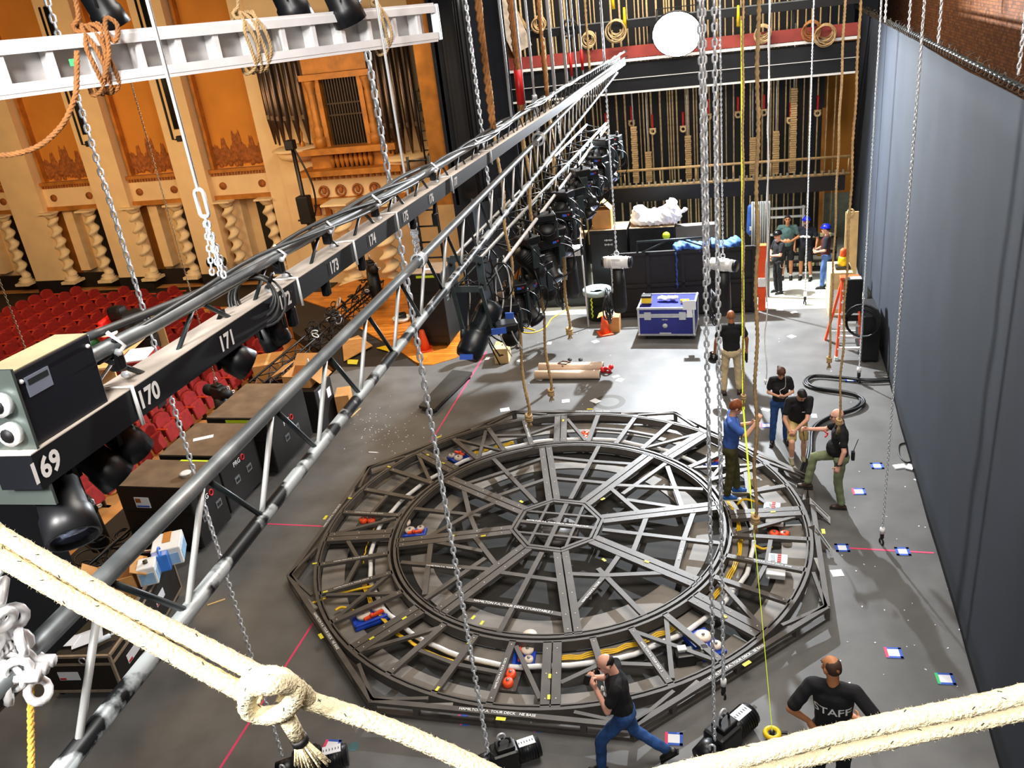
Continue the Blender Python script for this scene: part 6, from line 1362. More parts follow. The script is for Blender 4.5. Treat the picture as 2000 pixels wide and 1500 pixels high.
for (x, y) in ((-.12, .25), (.08, .25), (-.12, 1.2), (.08, 1.2)): b = MB(); b.cyl(p+V((x-.02, y, .05)), p+V((x+.02, y, .05)), .05, n=12); b.build('caster', m_rub, g)  # casters under the added shadow block
# ================================================================== lighting truss with moving lights
N0, N1 = atD(912, 535, 13.2), atD(1166, 262, 20.5); nd = (N1-N0).normalized(); ns = V((0, 0, 1)).cross(nd).normalized(); ns = ns if ns.x > 0 else -ns; nu = V((0, 0, 1)); HS = .235
mt = thing('lighting_truss', 'low black box truss hung with moving lights beyond the ladder truss', 'truss', N0)
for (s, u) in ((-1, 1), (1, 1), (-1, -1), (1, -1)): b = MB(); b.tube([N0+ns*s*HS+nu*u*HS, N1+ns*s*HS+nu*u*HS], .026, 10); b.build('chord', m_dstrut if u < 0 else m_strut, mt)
L_ = (N1-N0).length; K = 18
for i in range(K):
    p, q = N0+nd*(L_*i/K), N0+nd*(L_*(i+1)/K); b = MB(); f_ = 1 if i % 2 else -1
    for (s, u, s2, u2) in ((-1, f_, -1, -f_), (1, f_, 1, -f_), (f_, 1, -f_, 1), (f_, -1, -f_, -1)): b.tube([p+ns*s*HS+nu*u*HS, q+ns*s2*HS+nu*u2*HS], .012, 6)
    b.build('lattice', m_blk2, mt)
b = MB()
for s in (-1, 1): b.bar(N0+ns*s*HS+nu*HS*1.15, N0+ns*s*HS-nu*HS*1.15, .12, .03, nd); b.bar(N0+nu*s*HS*1.05-ns*HS, N0+nu*s*HS*1.05+ns*HS, .1, .03, nd)
for s in (-1, 1):
    for u in (-1, 1): b.cyl(N0+ns*s*HS+nu*u*HS*.7-nd*.03, N0+ns*s*HS+nu*u*HS*.7-nd*.02, .03, n=12, mi=1)
b.build('end_frame', [mat('frame_green_grey', (84, 98, 102), .4, .2), m_black], mt)
D0, D1 = atD(984, 512, 13.4), atD(1184, 249, 20.3); b = MB(); b.tube([D0, D1], .03, 10); b.build('outrigger_pipe', m_alu, mt)
for k in range(7): p = along(D0, D1, (k+.5)/7); b = MB(); b.bar(p, p-ns*.4+nu*.1, .03, .03); b.build('outrigger_arm', m_blk2, mt)
# moving light prototype (hangs from its base)
def mover(name, label, loc, grp):
    t = thing(name, label, 'lamp', (0, 0, 0), 0, grp)
    b = MB(); b.rbox((0, 0, -.06), (.36, .3, .13), .02); b.cyl((-.1, 0, 0), (-.1, 0, .1), .025, n=8); b.cyl((.1, 0, 0), (.1, 0, .1), .025, n=8); b.build('base', m_blk2, t)
    b = MB(); b.rbox((-.19, 0, -.32), (.05, .14, .4), .02); b.rbox((.19, 0, -.32), (.05, .14, .4), .02); b.rbox((0, 0, -.15), (.4, .16, .06), .02); b.build('yoke', mat('yoke_grey', (50, 60, 62), .4, .2), t)
    R = RX(rad(-35)); b = MB(); b.lathe([(.1, -.3), (.14, -.26), (.15, -.05), (.13, .0), (.13, .2), (.15, .24), (.15, .3), (.12, .3)], (0, 0, -.45), 20, 0, RX(rad(145)))
    for k in range(5): b.torus(V((0, 0, -.45))+RX(rad(145)) @ V((0, 0, -.24+.04*k)), .15, .009, RX(rad(145)) @ V((0, 0, 1)), 20, 4)
    h = b.build('head', m_rub, t); b = MB(); c = V((0, 0, -.45))+RX(rad(145)) @ V((0, 0, .29)); b.sph(c, (.12, .12, .04), 18, 6, 0, RX(rad(145))); b.build('lens', m_lens).parent = h
    b = MB(); b.box((.05, -.155, -.07), (.07, .01, .035)); b.box((.11, -.155, -.06), (.025, .01, .025), None, 1); b.build('tag', [m_bluet, m_redp], t)
    b = MB(); b.tube(spl([(.1, -.1, -.1), (.3, -.25, -.2), (.32, -.2, -.55), (.15, -.1, -.7)]), .012, 6); b.tube(spl([(-.1, .1, -.05), (-.35, .1, -.2), (-.3, -.1, -.5), (-.18, 0, -.4)]), .01, 6); b.build('cable_loop', m_cable, t)
    t.location = loc; return t
ML = [(1000, 560, 13.9, 20, 1.0), (1032, 508, 14.5, -30, .95), (1012, 470, 14.2, 140, .9), (1062, 470, 15.2, 40, 1.), (1040, 425, 15., 200, .9), (1090, 415, 16., 10, 1.05), (1075, 380, 16., 160, .9), (1112, 372, 16.8, -40, 1.), (1108, 335, 17., 120, .95), (1140, 335, 17.6, 25, 1.), (1160, 308, 18.4, -20, 1.), (1150, 275, 18.6, 150, .95), (1178, 285, 19.2, 30, 1.), (1190, 268, 19.8, -10, .9), (985, 600, 13.6, 200, .9), (1020, 560, 14.2, 80, .9), (1050, 520, 14.9, 150, .85), (1080, 450, 15.6, -60, .9), (1102, 400, 16.5, 170, .9), (1128, 362, 17.3, 70, .9), (1146, 330, 18., -80, .9), (1170, 305, 19., 160, .9)]
w_ = ('first', 'second', 'third', 'fourth', 'fifth', 'sixth', 'seventh', 'eighth', 'ninth', 'tenth', 'eleventh', 'twelfth', 'thirteenth', 'fourteenth', 'lowest of the extra ones', 'second of the extra ones', 'third of the extra ones', 'fourth of the extra ones', 'fifth of the extra ones', 'sixth of the extra ones', 'seventh of the extra ones', 'topmost of the extra ones'); M0 = None
for n_, (x, y, D, a, s) in enumerate(ML):
    x = max(x+8, 984+(512-(y+14))*.76+26); p = atD(x, y+16, D+.25)+V((0, 0, .22)); s *= 1.12; L__ = 'black moving light clustered along the outer side of the low box truss'
    if M0 is None: M0 = mover('moving_light', L__, p, 'moving lights on the box truss'); M0.rotation_euler.z = rad(a)
    else: dup(M0, p, rad(a), L__, sc=s)
# big near moving light
p0, p1 = atD(962, 592, 12.9), atD(912, 698, 12.7); bl_ = thing('profile_spot', 'large black profile spotlight tilting down at the near end of the low box truss', 'lamp', p0); dd = (p1-p0).normalized(); R = Rto(dd); Lp = (p1-p0).length
b = MB(); b.lathe([(.1, 0), (.19, .03), (.2, .2), (.185, .24), (.185, Lp*.52), (.16, Lp*.56), (.2, Lp*.6), (.2, Lp*.92), (.17, Lp), (.15, Lp)], p0, 24, 0, R)
for k in range(8): a = 2*pi*k/8; u = R @ V((cos(a), sin(a), 0)); b.bar(p0+u*.19+dd*.25, p0+u*.19+dd*Lp*.5, .014, .03, u)
b.build('head', mat('lamp_shell', (24, 30, 34), .35, .1, .15, 8), bl_); b = MB(); q = p0+dd*Lp*.55; b.bar(q+RT*-.22, q+RT*-.3+V((0, 0, .75)), .12, .05, RT); b.cyl(q+RT*-.2, q+RT*-.27, .1, n=18); b.bar(q+RT*.22, q+RT*.12+V((0, 0, .72)), .12, .05, RT); b.build('yoke', mat('yoke_grey', (50, 60, 62), .4, .2), bl_)
b = MB();  b.rbox(q+RT*.42+V((0, 0, .12)), (.35, .3, .12), .03, Rz(.4)); b.build('base', m_blk2, bl_); b = MB(); b.box(q+RT*.36+V((0, -.18, .1)), (.22, .03, .09), Rz(.3)); b.box(p1-FW*.16, (.2, .03, .08), Rto(UP)); b.box(q+RT*.55+V((0, -.2, .35)), (.12, .03, .09)); b.build('blue_tag', m_bluet, bl_)
b = MB()
for k in range(30):
    a = rnd.uniform(0, 6.28); c0_ = along(N0, N1, rnd.uniform(-.02, .9))+ns*rnd.uniform(-.2, .55)-nu*rnd.uniform(.1, .6); b.torus(c0_, rnd.uniform(.12, .28), .011, (cos(a), sin(a), rnd.uniform(-.4, .4)), 22, 5, 0, 0, rnd.uniform(200, 360))
for k in range(10): c0_ = N0+nd*rnd.uniform(0, 1.)+ns*rnd.uniform(-.3, .6); b.tube(spl([c0_, c0_-nu*.5+ns*.1*sin(k), c0_-nu*1.0-nd*.15, c0_-nu*(1.3+.3*rnd.random())+ns*.1]), .012, 5, k % 2)
b.build('cable_tangle', [m_cable, m_lgrey], mt)['kind'] = 'stuff'
# tall black ladder tower left of it
c = at(868, 640, 0); g = thing('ladder_tower', 'tall narrow black ladder tower standing beside the speaker case', 'tower', c); b = MB()
for s in (-.28, .28): b.cyl(c+V((s, 0, 0)), c+V((s, 0, 4.6)), .04, n=8)
for k in range(11): b.cyl(c+V((-.28, 0, .3+.42*k)), c+V((.28, 0, .3+.42*k)), .025, n=6)
b.build('frame', m_blk2, g)
c = at(838, 560, 0)+V((.2, 1.2, 0)); g = thing('wall_ladder', 'black ladder frame rising in front of the gilded proscenium edge', 'ladder', c); b = MB(); z0_, z1_ = hat(0, 330, c), hat(0, 178, c)
for s in (-.12, .32): b.cyl(c+V((s, 0, z0_)), c+V((s, 0, z1_)), .03, n=8)
for k in range(9): z = z0_+(z1_-z0_)*k/8; b.cyl(c+V((-.12, 0, z)), c+V((.32, 0, z)), .02, n=6)
b.cyl(c+V((0, 0, z1_)), c+V((.35, 0, z1_+1.0)), .02, n=6); b.build('frame', m_blk2, g)
b = MB()
for k in range(16): b.rbox(c+V((.35+.3*sin(k*2.3), .2, z0_+(z1_-z0_)*(k+.5)/17)), (.3, .25, .22), .05, Rz(k))
b.build('lamp_cluster', m_black, g)['kind'] = 'stuff'
# ================================================================== stalls seating
sp = thing('theatre_seat', 'red upholstered folding theatre seat in the rows of the stalls', 'seat', (0, 0, 0), 0, 'theatre seats of the stalls')
b = MB(); vs = []; n = 10                                           # back with a rounded top, faces +X
for (x0, th) in ((-.06, 0), (.02, 1)):
    for i in range(n+1):
        u = -1+2*i/n; top = .9-.1*abs(u)**3; bow = .05*u*u
        vs += [(x0+bow*.5-.02, u*.25, .38), (x0+bow*.5-.1, u*.25, top)]
fs = []; m_ = 2*(n+1)
for i in range(n):
    a, c = 2*i, 2*i+2; fs += [(a, a+1, c+1, c), (m_+a, m_+c, m_+c+1, m_+a+1), (a+1, m_+a+1, m_+c+1, c+1), (a, c, m_+c, m_+a)]
fs += [(0, m_, m_+1, 1), (2*n, 2*n+1, m_+2*n+1, m_+2*n)]
b.add(vs, fs, 0, False); b.build('backrest', m_red, sp)
b = MB(); b.rbox((.1, 0, .46), (.09, .46, .42), .035, RY(rad(-14))); b.build('seat', m_red, sp)
for s in (-1, 1):
    b = MB(); b.rbox((.06, s*.275, .64), (.34, .05, .035), .012); b.build('armrest', m_redw, sp)
b = MB()
for s in (-1, 1): b.box((.0, s*.275, .32), (.09, .03, .62)); b.box((.02, s*.275, .015), (.24, .07, .03))
b.build('stanchion', mat('seat_iron', (40, 22, 18), .5, .2), sp)
cnt = 0
for k in range(12):
    X = -12.95-.98*k; Y = 9.6+.27*(k % 2)
    while Y < min(24.3, 20.7+.6*k):
        xo = X+.012*(Y-15)**2*.25; q = px((xo, Y, -.4+.05*k))
        if q[0] > -30 and not (q[0] < 165 and q[1] > 760):
            if cnt == 0: sp.location = (xo, Y, -.82+.03*k)
            else: dup(sp, (xo, Y, -.82+.03*k))
            cnt += 1
        Y += .565
b = MB()
for k in range(12): b.box((-13.0-.98*k-.1, 16, -.85+.025*k), (.98, 17.5, .07+.01*k))
struct(b.build('floor_rake', m_house))
b = MB(); b.box((-11.2, 12.5, -.79), (2.4, 14, .04)); struct(b.build('floor_pit_rail', m_pit))
# production table with hard hats
c = atD(246, 664, 20.5); g = thing('production_table', 'pale plywood table laid across the stalls seats, crowded with papers', 'table', c); R = Rz(rad(14))
b = MB(); b.box(c, (.9, 3.6, .05), R); b.build('tabletop', m_ply, g); b = MB()
for s in (-1.5, 1.5): b.box(c+R @ V((0, s, -.4)), (.6, .06, .8), R)
b.build('trestle', m_ply, g)
for n_, (x, y, r, m, l) in enumerate(((197, 652, .17, m_cone, 'orange'), (212, 651, .17, m_white, 'white'), (178, 670, .17, mat('hat_green', (20, 84, 50), .4), 'dark green'))):
    q = atD(x, y, 20.2); b = MB(); b.sph(q, (r, r*1.15, r), 18, 8, 0, None, -5, 90); b.arc((q.x, q.y, 0), r*.9, r*1.2, 0, 360, q.z-.02, q.z, 20); lab(b.build('hard_hat', m), l+' hard hat left on the plywood production table', 'helmet', None)
q = atD(212, 638, 20.9); b = MB(); b.rbox(q, (.12, .75, .5), .05, Rz(.2)); lab(b.build('chair_back', mat('bright_red', (244, 30, 20), .6)), 'bright red chair back beside the plywood production table', 'chair')
for n_, (x, y, s) in enumerate(((230, 612, .42), (258, 628, .6), (282, 640, .5))): q = atD(x, y, 20.9); b = MB(); b.rbox(q, (s, s*.8, s*.9), .1, Rz(n_)); b.rbox(q+V((0, 0, -.4)), (s*.9, s*.9, .4), .05, Rz(n_)); lab(b.build('equipment_bag', m_black), ('small', 'large', 'middle-sized')[n_]+' black bag on the seats behind the production table', 'bag')
q = atD(268, 694, 16.5); b = MB(); b.box(q+V((0, 0, -.3)), (.6, .8, .6), Rz(.3)); b.box(q+V((0, 0, .01)), (.5, .7, .02), Rz(.3), 1)
lab(b.build('red_bin', [m_red, m_paper]), 'red bin of papers standing in front of the production table', 'bin')
q = at(527, 716, -.3); g = thing('closed_carton', 'brown taped carton on the front row of the stalls', 'box', q); b = MB(); b.box(q, (.7, .9, .45), Rz(.35)); b.build('carton', m_card, g); b = MB(); b.box(q+V((0, 0, .228)), (.08, .92, .006), Rz(.35)); b.build('tape_strip', m_ply, g)
q = at(785, 626, .03); g = thing('cable_pan', 'white pan with a black cable coil lying on the wooden apron', 'pan', q); b = MB(); b.lathe([(.2, 0), (.26, .1), (.24, .1), (.18, .03)], q, 20); b.build('pan', m_white, g); b = MB()
for k in range(5): b.torus(q+V((0, 0, .1+.02*k)), .13+.01*(k % 2), .02, (.2*sin(k), .2*cos(k), 1), 16, 5)
b.build('coil', m_cable, g)
b = MB(); b.plate([at(735, 680, .02), at(762, 673, .02), at(770, 690, .02)], (0, 0, 1), .01); lab(b.build('yellow_board', m_yplastic), 'yellow triangular board on the edge of the wooden apron', 'board')
b = MB(); b.plate([at(678, 702, .004), at(700, 703, .004), at(697, 712, .004), at(679, 711, .004)], (0, 0, 1), .004); lab(b.build('yellow_paper', m_yel), 'yellow paper on the dark floor near the lying truss', 'paper')
b = MB(); b.plate([at(668, 668, .03), at(700, 656, .03), at(728, 676, .03), at(672, 706, .03)], (0, 0, 1), .02); lab(b.build('plywood_sheet', m_card), 'tan plywood sheet lying between the lying truss and the apron', 'board')

# ================================================================== stack of road cases along the stage edge
m_ctop = mat('case_top_plywood', (112, 90, 68), .75, 0, .22, 3); m_cblk = mat('case_black', (23, 20, 19), .5, 0, .15, 5)
def prg(b, o, x, y, h):
    b.text('PRG', h, T4(o, x, y))
def tall_case(label, X0, X1, Y0, Y1, z1, lime=(), sticker=False):
    g = thing('speaker_case', label, 'case', ((X0+X1)/2, Y0, 0), 0, 'tall black road cases'); cx_, cy_ = (X0+X1)/2, (Y0+Y1)/2
    b = MB(); b.rbox((cx_, cy_, .12+(z1-.12)/2), (X1-X0, Y1-Y0, z1-.12), .02); b.build('body', m_cblk, g)
    b = MB(); b.box((cx_, cy_, z1+.004), (X1-X0-.03, Y1-Y0-.03, .008)); b.build('top_board', m_ctop, g)
    b = MB(); b.text('PRG', .13, T4((X1+.006, cy_-.1, z1-.42), (0, 1, 0), (0, 0, 1))); b.build('white_letters', m_white, g)
    b = MB(); b.torus((X1+.006, cy_+.1, z1-.42), .05, .014, (1, 0, .1), 16, 5); b.build('red_loop', m_redp, g)
    for y in (cy_-.2, cy_+.22): b = MB(); b.box((X1+.004, y, z1-.72), (.012, .16, .13)); b.box((X1+.012, y, z1-.72), (.01, .1, .06), None, 1); b.build('recessed_handle', [m_grey, m_cblk], g)
    b = MB(); b.box((cx_, Y0-.004, z1-.5), (X1-X0-.1, .01, .03)); b.box((cx_, Y0-.004, .3), (X1-X0-.1, .01, .03)); b.build('front_batten', m_blk2, g)
    for (u, v) in ((.15, .15), (.85, .15), (.15, .85), (.85, .85)): b = MB(); b.cyl((X0+(X1-X0)*u-.02, Y0+(Y1-Y0)*v, .06), (X0+(X1-X0)*u+.02, Y0+(Y1-Y0)*v, .06), .06, n=12); b.build('caster', m_rub, g)
    if 'r' in lime: b = MB(); b.box((X1+.004, cy_, z1-.07), (.006, (Y1-Y0)*.75, .05)); b.build('lime_tape', m_lime, g)
    if 'b' in lime: b = MB(); b.box((cx_+.3, Y1-.03, z1+.01), ((X1-X0)*.4, .05, .006)); b.build('lime_tape', m_lime, g)
    if 'f' in lime: b = MB(); b.box((cx_+.1, Y0-.004, z1-.07), ((X1-X0)*.5, .006, .06)); b.build('lime_tape', m_lime, g)
    if sticker:
        b = MB(); b.box((X0+.45, Y0-.005, z1-.3), (.28, .008, .2)); b.box((X0+.38, Y0-.01, z1-.26), (.1, .006, .08), None, 1); b.box((X0+.45, Y0-.01, z1-.37), (.24, .006, .03), None, 2); b.build('white_sticker', [m_paper, m_orn, m_bluet], g)
    return g
tall_case('tall black case nearest the knot, with white sticker and paper cup on its brown top', -10.12, -8.74, 10.28, 11.18, 1.3, 'rb', True)
tall_case('second tall black road case, with a white strip lying on its brown top', -9.98, -8.82, 11.32, 12.55, 1.3, '')
tall_case('third tall black road case, with lime tape on its front under the grey pipe', -9.9, -8.62, 12.75, 14.3, 1.3, 'f')
tall_case('tall black speaker case standing on the wooden apron with lime tape along its top', -8.05, -7.06, 19.15, 20.1, 1.98, 'f')
q = V((-8.98, 10.66, 1.31)); b = MB(); b.lathe([(.085, 0), (.09, .05), (.1, .055), (.1, .06), (.06, .062)], q, 18); lab(b.build('paper_cup_lid', m_white), 'round white lid on the top of the nearest tall road case', 'lid')
b = MB(); b.box((-9.45, 11.95, 1.313), (.36, .12, .008), Rz(.5)); lab(b.build('paper_strip', m_paper), 'white paper strip lying on the second tall road case', 'paper')
b = MB(); b.box((-7.5, 19.5, 1.992), (.24, .1, .008), Rz(.2)); lab(b.build('paper_strip', m_paper), 'white paper strip on the tall speaker case by the apron', 'paper')
# carton pile beside the third case
q = at(634, 838, 0); g = thing('stage_crate', 'black crate with labels topped by an open brown carton behind the pale struts', 'crate', q); b = MB(); b.rbox(q+V((-.35, .2, .5)), (.85, .8, 1.0), .02); b.build('crate', m_cblk, g); b = MB(); b.box(q+V((.08, .05, .82)), (.012, .22, .2)); b.box(q+V((.08, .38, .7)), (.012, .16, .2)); b.build('white_label', m_paper, g)
q2 = q+V((-.38, .25, 1.0)); g = thing('open_carton', 'open brown carton with handwriting on the labelled black crate', 'box', q2); b = MB()
for (x, y, sx, sy) in ((-.3, 0, .02, .6), (.3, 0, .02, .6), (0, -.3, .6, .02), (0, .3, .6, .02)): b.box(q2+V((x, y, .14)), (sx, sy, .26))
b.box(q2+V((0, 0, .02)), (.58, .58, .02)); b.build('carton', m_card, g)
b = MB(); b.box(q2+V((.42, .0, .2)), (.32, .6, .012), RY(.7)); b.box(q2+V((-.05, .45, .34)), (.6, .34, .012), RX(.5)); b.box(q2+V((-.42, 0, .32)), (.3, .6, .012), RY(-.4)); b.build('flap', m_card, g)
q3 = q+V((.12, .62, .0)); b = MB(); b.box(q3+V((.1, .1, .3)), (.3, .5, .5), Rz(.3)); lab(b.build('folded_carton', m_card), 'plain brown carton squeezed behind the labelled black crate', 'box')
q4 = q2+V((.1, .2, .22)); b = MB(); b.lathe([(.035, 0), (.04, .16), (.015, .2), (.015, .24)], q4, 12); lab(b.build('water_bottle', mat('clear_bottle', (216, 226, 232), .2)), 'small clear bottle standing in the open carton', 'bottle')
# low crates in the foreground left
def low_crate(label, pts, z1, z0=.12, n_open=False):
    P_ = [at(x, y, z1) for x, y in pts]; o, u, v = P_[0], P_[1]-P_[0], P_[3]-P_[0]
    w, dd_ = u.length, v.length; u = u.normalized(); v = (v-u*v.dot(u)).normalized(); g = thing('edge_crate', label, 'crate', (o.x, o.y, 0), 0, 'black crates with pale edges'); R = MX((u, v, V((0, 0, 1)))).transposed(); cz = (z0+z1)/2
    c = o+u*w/2+v*dd_/2; b = MB()
    if n_open:
        for (x, y, sx, sy) in ((0, 0, w, .02), (0, dd_, w, .02)): b.box(o+u*w/2+v*y+V((0, 0, cz-z1)), (w, .02, z1-z0), R)
        for x in (0, w): b.box(o+u*x+v*dd_/2+V((0, 0, cz-z1)), (.02, dd_, z1-z0), R)
        b.box(c+V((0, 0, z0-z1+.02)), (w, dd_, .03), R)
    else: b.box(V((c.x, c.y, cz)), (w, dd_, z1-z0), R)
    b.build('body', mat('crate_brown_black', (28, 22, 18), .5, 0, .15, 5), g)
    b = MB()
    for z in (z1, z1-.13, z0): 
        for (p, q) in ((o, o+u*w), (o+u*w, o+u*w+v*dd_), (o+u*w+v*dd_, o+v*dd_), (o+v*dd_, o)): b.bar(V((p.x, p.y, z)), V((q.x, q.y, z)), .035, .035)
    for p in (o, o+u*w, o+u*w+v*dd_, o+v*dd_): b.bar(V((p.x, p.y, z0)), V((p.x, p.y, z1)), .035, .035, u)
    b.build('edging', mat('edge_dull', (168, 150, 130), .45, .4, .1, 8), g)
    for (p, dirv, nn) in ((o+u*w*.35, u, -v), (o+u*w+v*dd_*.5, v, u)):
        b = MB(); q = V((p.x, p.y, cz-.05))+nn*.006; b.plate([q-dirv*.15+V((0, 0, .09)), q+dirv*.15+V((0, 0, .09)), q+dirv*.15-V((0, 0, .05)), q-dirv*.15-V((0, 0, .05))], nn, .006)
        b.plate([q-dirv*.14+nn*.006+V((0, 0, -.01)), q-dirv*.05+nn*.006+V((0, 0, -.01)), q-dirv*.05+nn*.006-V((0, 0, .04)), q-dirv*.14+nn*.006-V((0, 0, .04))], nn, .004, 1); b.build('white_label', [m_paper, m_redp], g)
        b = MB(); q = V((p.x, p.y, z1-.06))+nn*.02; b.torus(q+dirv*.3, .05, .012, nn, 14, 5); b.build('latch', m_edge, g)
    for s in (.1, .9):
        for t in (.1, .9): p = o+u*w*s+v*dd_*t; b = MB(); b.cyl(V((p.x-.02, p.y, .06)), V((p.x+.02, p.y, .06)), .06, n=12); b.build('caster', m_rub, g)
    return g, o, u, v, w, dd_, R
g, o, u, v, w, dd_, R = low_crate('open black crate with pale edges holding white and blue boxes', [(180, 1190), (262, 1182), (370, 1086), (300, 1080)], .85, .12, True)
def drop(name, label, x, y, z, sz, m, cat, rz=0., m2=None):
    q = at(x, y, z); g = thing(name, label, cat, q-V((0, 0, sz[2]/2))); R = Rz(rz); b = MB(); b.rbox(q, sz, .015, R); b.build('shell', m, g)
    if m2: b = MB(); b.box(q+R @ V((sz[0]*.5+.003, 0, -sz[2]*.1)), (.006, sz[1]*.8, sz[2]*.6), R); b.box(q+R @ V((0, -sz[1]*.5-.003, -sz[2]*.1)), (sz[0]*.8, .006, sz[2]*.6), R); b.build('blue_panel', m2, g)
    return g, q, R
m_pb = mat('pale_blue_print', (150, 190, 226), .6, 0, .1, 9)
g, q, R = drop('white_box', 'white box with pale blue print at the back of the open crate', 330, 1072, .98, (.42, .5, .3), m_white, 'box', .5, m_pb); b = MB(); b.box(q+R @ V((0, .1, .152)), (.12, .3, .006), R); b.build('orange_patch', m_gold, g)
g, q, R = drop('white_jug', 'square white jug with a dark cap at the front of the open crate', 290, 1116, .98, (.26, .3, .3), m_white, 'jug', .5, m_pb); b = MB(); b.lathe([(.035, .15), (.035, .19)], q, 12); b.build('cap', mat('cap_olive', (70, 66, 40), .5), g)
g, q, R = drop('blue_jug', 'translucent blue jug between the white jug and the white box', 316, 1093, .98, (.24, .26, .28), mat('jug_blue', (60, 124, 214), .3), 'jug', .5); b = MB(); b.torus(q+V((0, 0, .15)), .06, .015, (1, .4, 0), 14, 6, 0, 0, 180); b.build('jug_handle', mat('jug_blue', (60, 124, 214), .3), g)
q = at(232, 1138, .9); g = thing('open_carton', 'open brown carton at the near end of the open crate', 'box', q); R = Rz(.6); b = MB()
for (x, y, sx, sy) in ((-.24, 0, .02, .5), (.24, 0, .02, .5), (0, -.25, .5, .02), (0, .25, .5, .02)): b.box(q+R @ V((x, y, 0)), (sx, sy, .4), R)
b.box(q-V((0, 0, .18)), (.48, .5, .02), R); b.build('carton', m_card, g); b = MB(); b.box(q+R @ V((-.33, 0, .26)), (.24, .5, .012), R @ RY(.7)); b.box(q+R @ V((.33, 0, .2)), (.24, .5, .012), R @ RY(.5)); b.build('flap', m_card, g)
g, o, u, v, w, dd_, R = low_crate('closed black crate with pale edges and papers on its lid at the lower left', [(70, 1284), (213, 1281), (276, 1200), (150, 1200)], .72)
q = at(170, 1245, .74); b = MB(); b.box(q, (.4, .3, .006), Rz(.7)); b.box(q+V((-.25, -.1, .006)), (.3, .22, .006), Rz(.2)); lab(b.build('paper_sheets', m_paper), 'white sheets of paper on the lid of the closed crate', 'paper')
b = MB(); q = at(196, 1250, .78); b.cyl(q-V((.08, .1, 0)), q+V((.08, .1, 0)), .035, n=12); b.cyl(q+V((.08, .1, 0)), q+V((.11, .14, 0)), .015, n=10); lab(b.build('water_bottle', mat('clear_bottle', (216, 226, 232), .2)), 'clear bottle lying on the lid of the closed crate', 'bottle')
# ================================================================== black truss pieces lying at the stage edge, with chain motors on them
def lying_truss(label, A, B_, s=.15):
    A, B_ = V(A), V(B_); g = thing('lying_truss', label, 'truss', A, 0, 'black trusses lying at the stage edge'); d = (B_-A).normalized(); n = V((0, 0, 1)).cross(d).normalized(); L_ = (B_-A).length; K = max(4, int(L_/.3)); up_ = n.cross(d)*-1
    up_ = d.cross(n)
    if up_.z < 0: up_ = -up_
    for (i, j) in ((-1, -1), (1, -1), (-1, 1), (1, 1)): b = MB(); b.tube([A+n*i*s+up_*j*s, B_+n*i*s+up_*j*s], .028, 8); b.build('chord', m_blk2, g)
    b = MB()
    for k in range(K):
        p, q = A+d*(L_*k/K), A+d*(L_*(k+1)/K); f = 1 if k % 2 else -1
        for j in (-1, 1): b.tube([p+n*f*s+up_*j*s, q-n*f*s+up_*j*s], .014, 5); b.tube([p+n*j*s+up_*f*s, q+n*j*s-up_*f*s], .014, 5)
    b.build('lattice', m_blk2, g); return A, d, n, L_
a1, a2 = at(505, 762, .15), at(740, 560, .45)
A_, d_, n2_, L2 = lying_truss('black lattice truss lying from the front stalls to the wooden apron', a1, a2, .2)
b = MB()
for k in range(40): p = A_+d_*L2*rnd.uniform(.35, .95)+n2_*rnd.uniform(-.25, .25)+V((0, 0, rnd.uniform(.1, .45))); b.torus(p, rnd.uniform(.06, .16), .02, (rnd.uniform(-1, 1), rnd.uniform(-1, 1), .6), 12, 4, k % 7 == 0)
o = lab(b.build('cable_heap', [m_cable, m_lgrey]), 'heap of black cables lying on the truss by the wooden apron', 'cables'); o['kind'] = 'stuff'
lying_truss('black lattice truss lying on the dark floor left of the nearest tall case', at(150, 1160, .15), at(330, 1000, .15), .16)
for n_, (x, y, z, rz, l) in enumerate(((428, 766, .55, 70, 'black chain hoist standing above the front row right of number 170'), (165, 985, .6, 60, 'dark chain hoist on the lying truss left of the nearest tall case'), (725, 522, 1.3, 40, 'black chain hoist by the fat twisted column'))):
    c, g = hoist(l, x, y, z, rad(rz), 1.3, grp='dark chain hoists at the stage edge', lb=False, m=m_black); b = MB(); b.lathe([(.16, -.95), (.2, -.8), (.17, -.12)], c, 14); b.build('chain_bag', m_rub, g)
    if n_ < 2: chain('thin chain rising from the '+('hoist above the front row', 'hoist on the lying truss')[n_], c, c.z+.35, 9, .06, .04, .007, None, mat('dull_chain', (150, 130, 104), .4, .6))
b = MB()
for k in range(14): q = at(190+rnd.uniform(-30, 60), 1080+rnd.uniform(-40, 60), .05); b.torus(q, rnd.uniform(.1, .25), .016, (rnd.uniform(-.4, .4), rnd.uniform(-.4, .4), 1), 18, 5)
o = lab(b.build('cable_heap', m_cable), 'black cables strewn on the dark floor by the lying truss', 'cables'); o['kind'] = 'stuff'
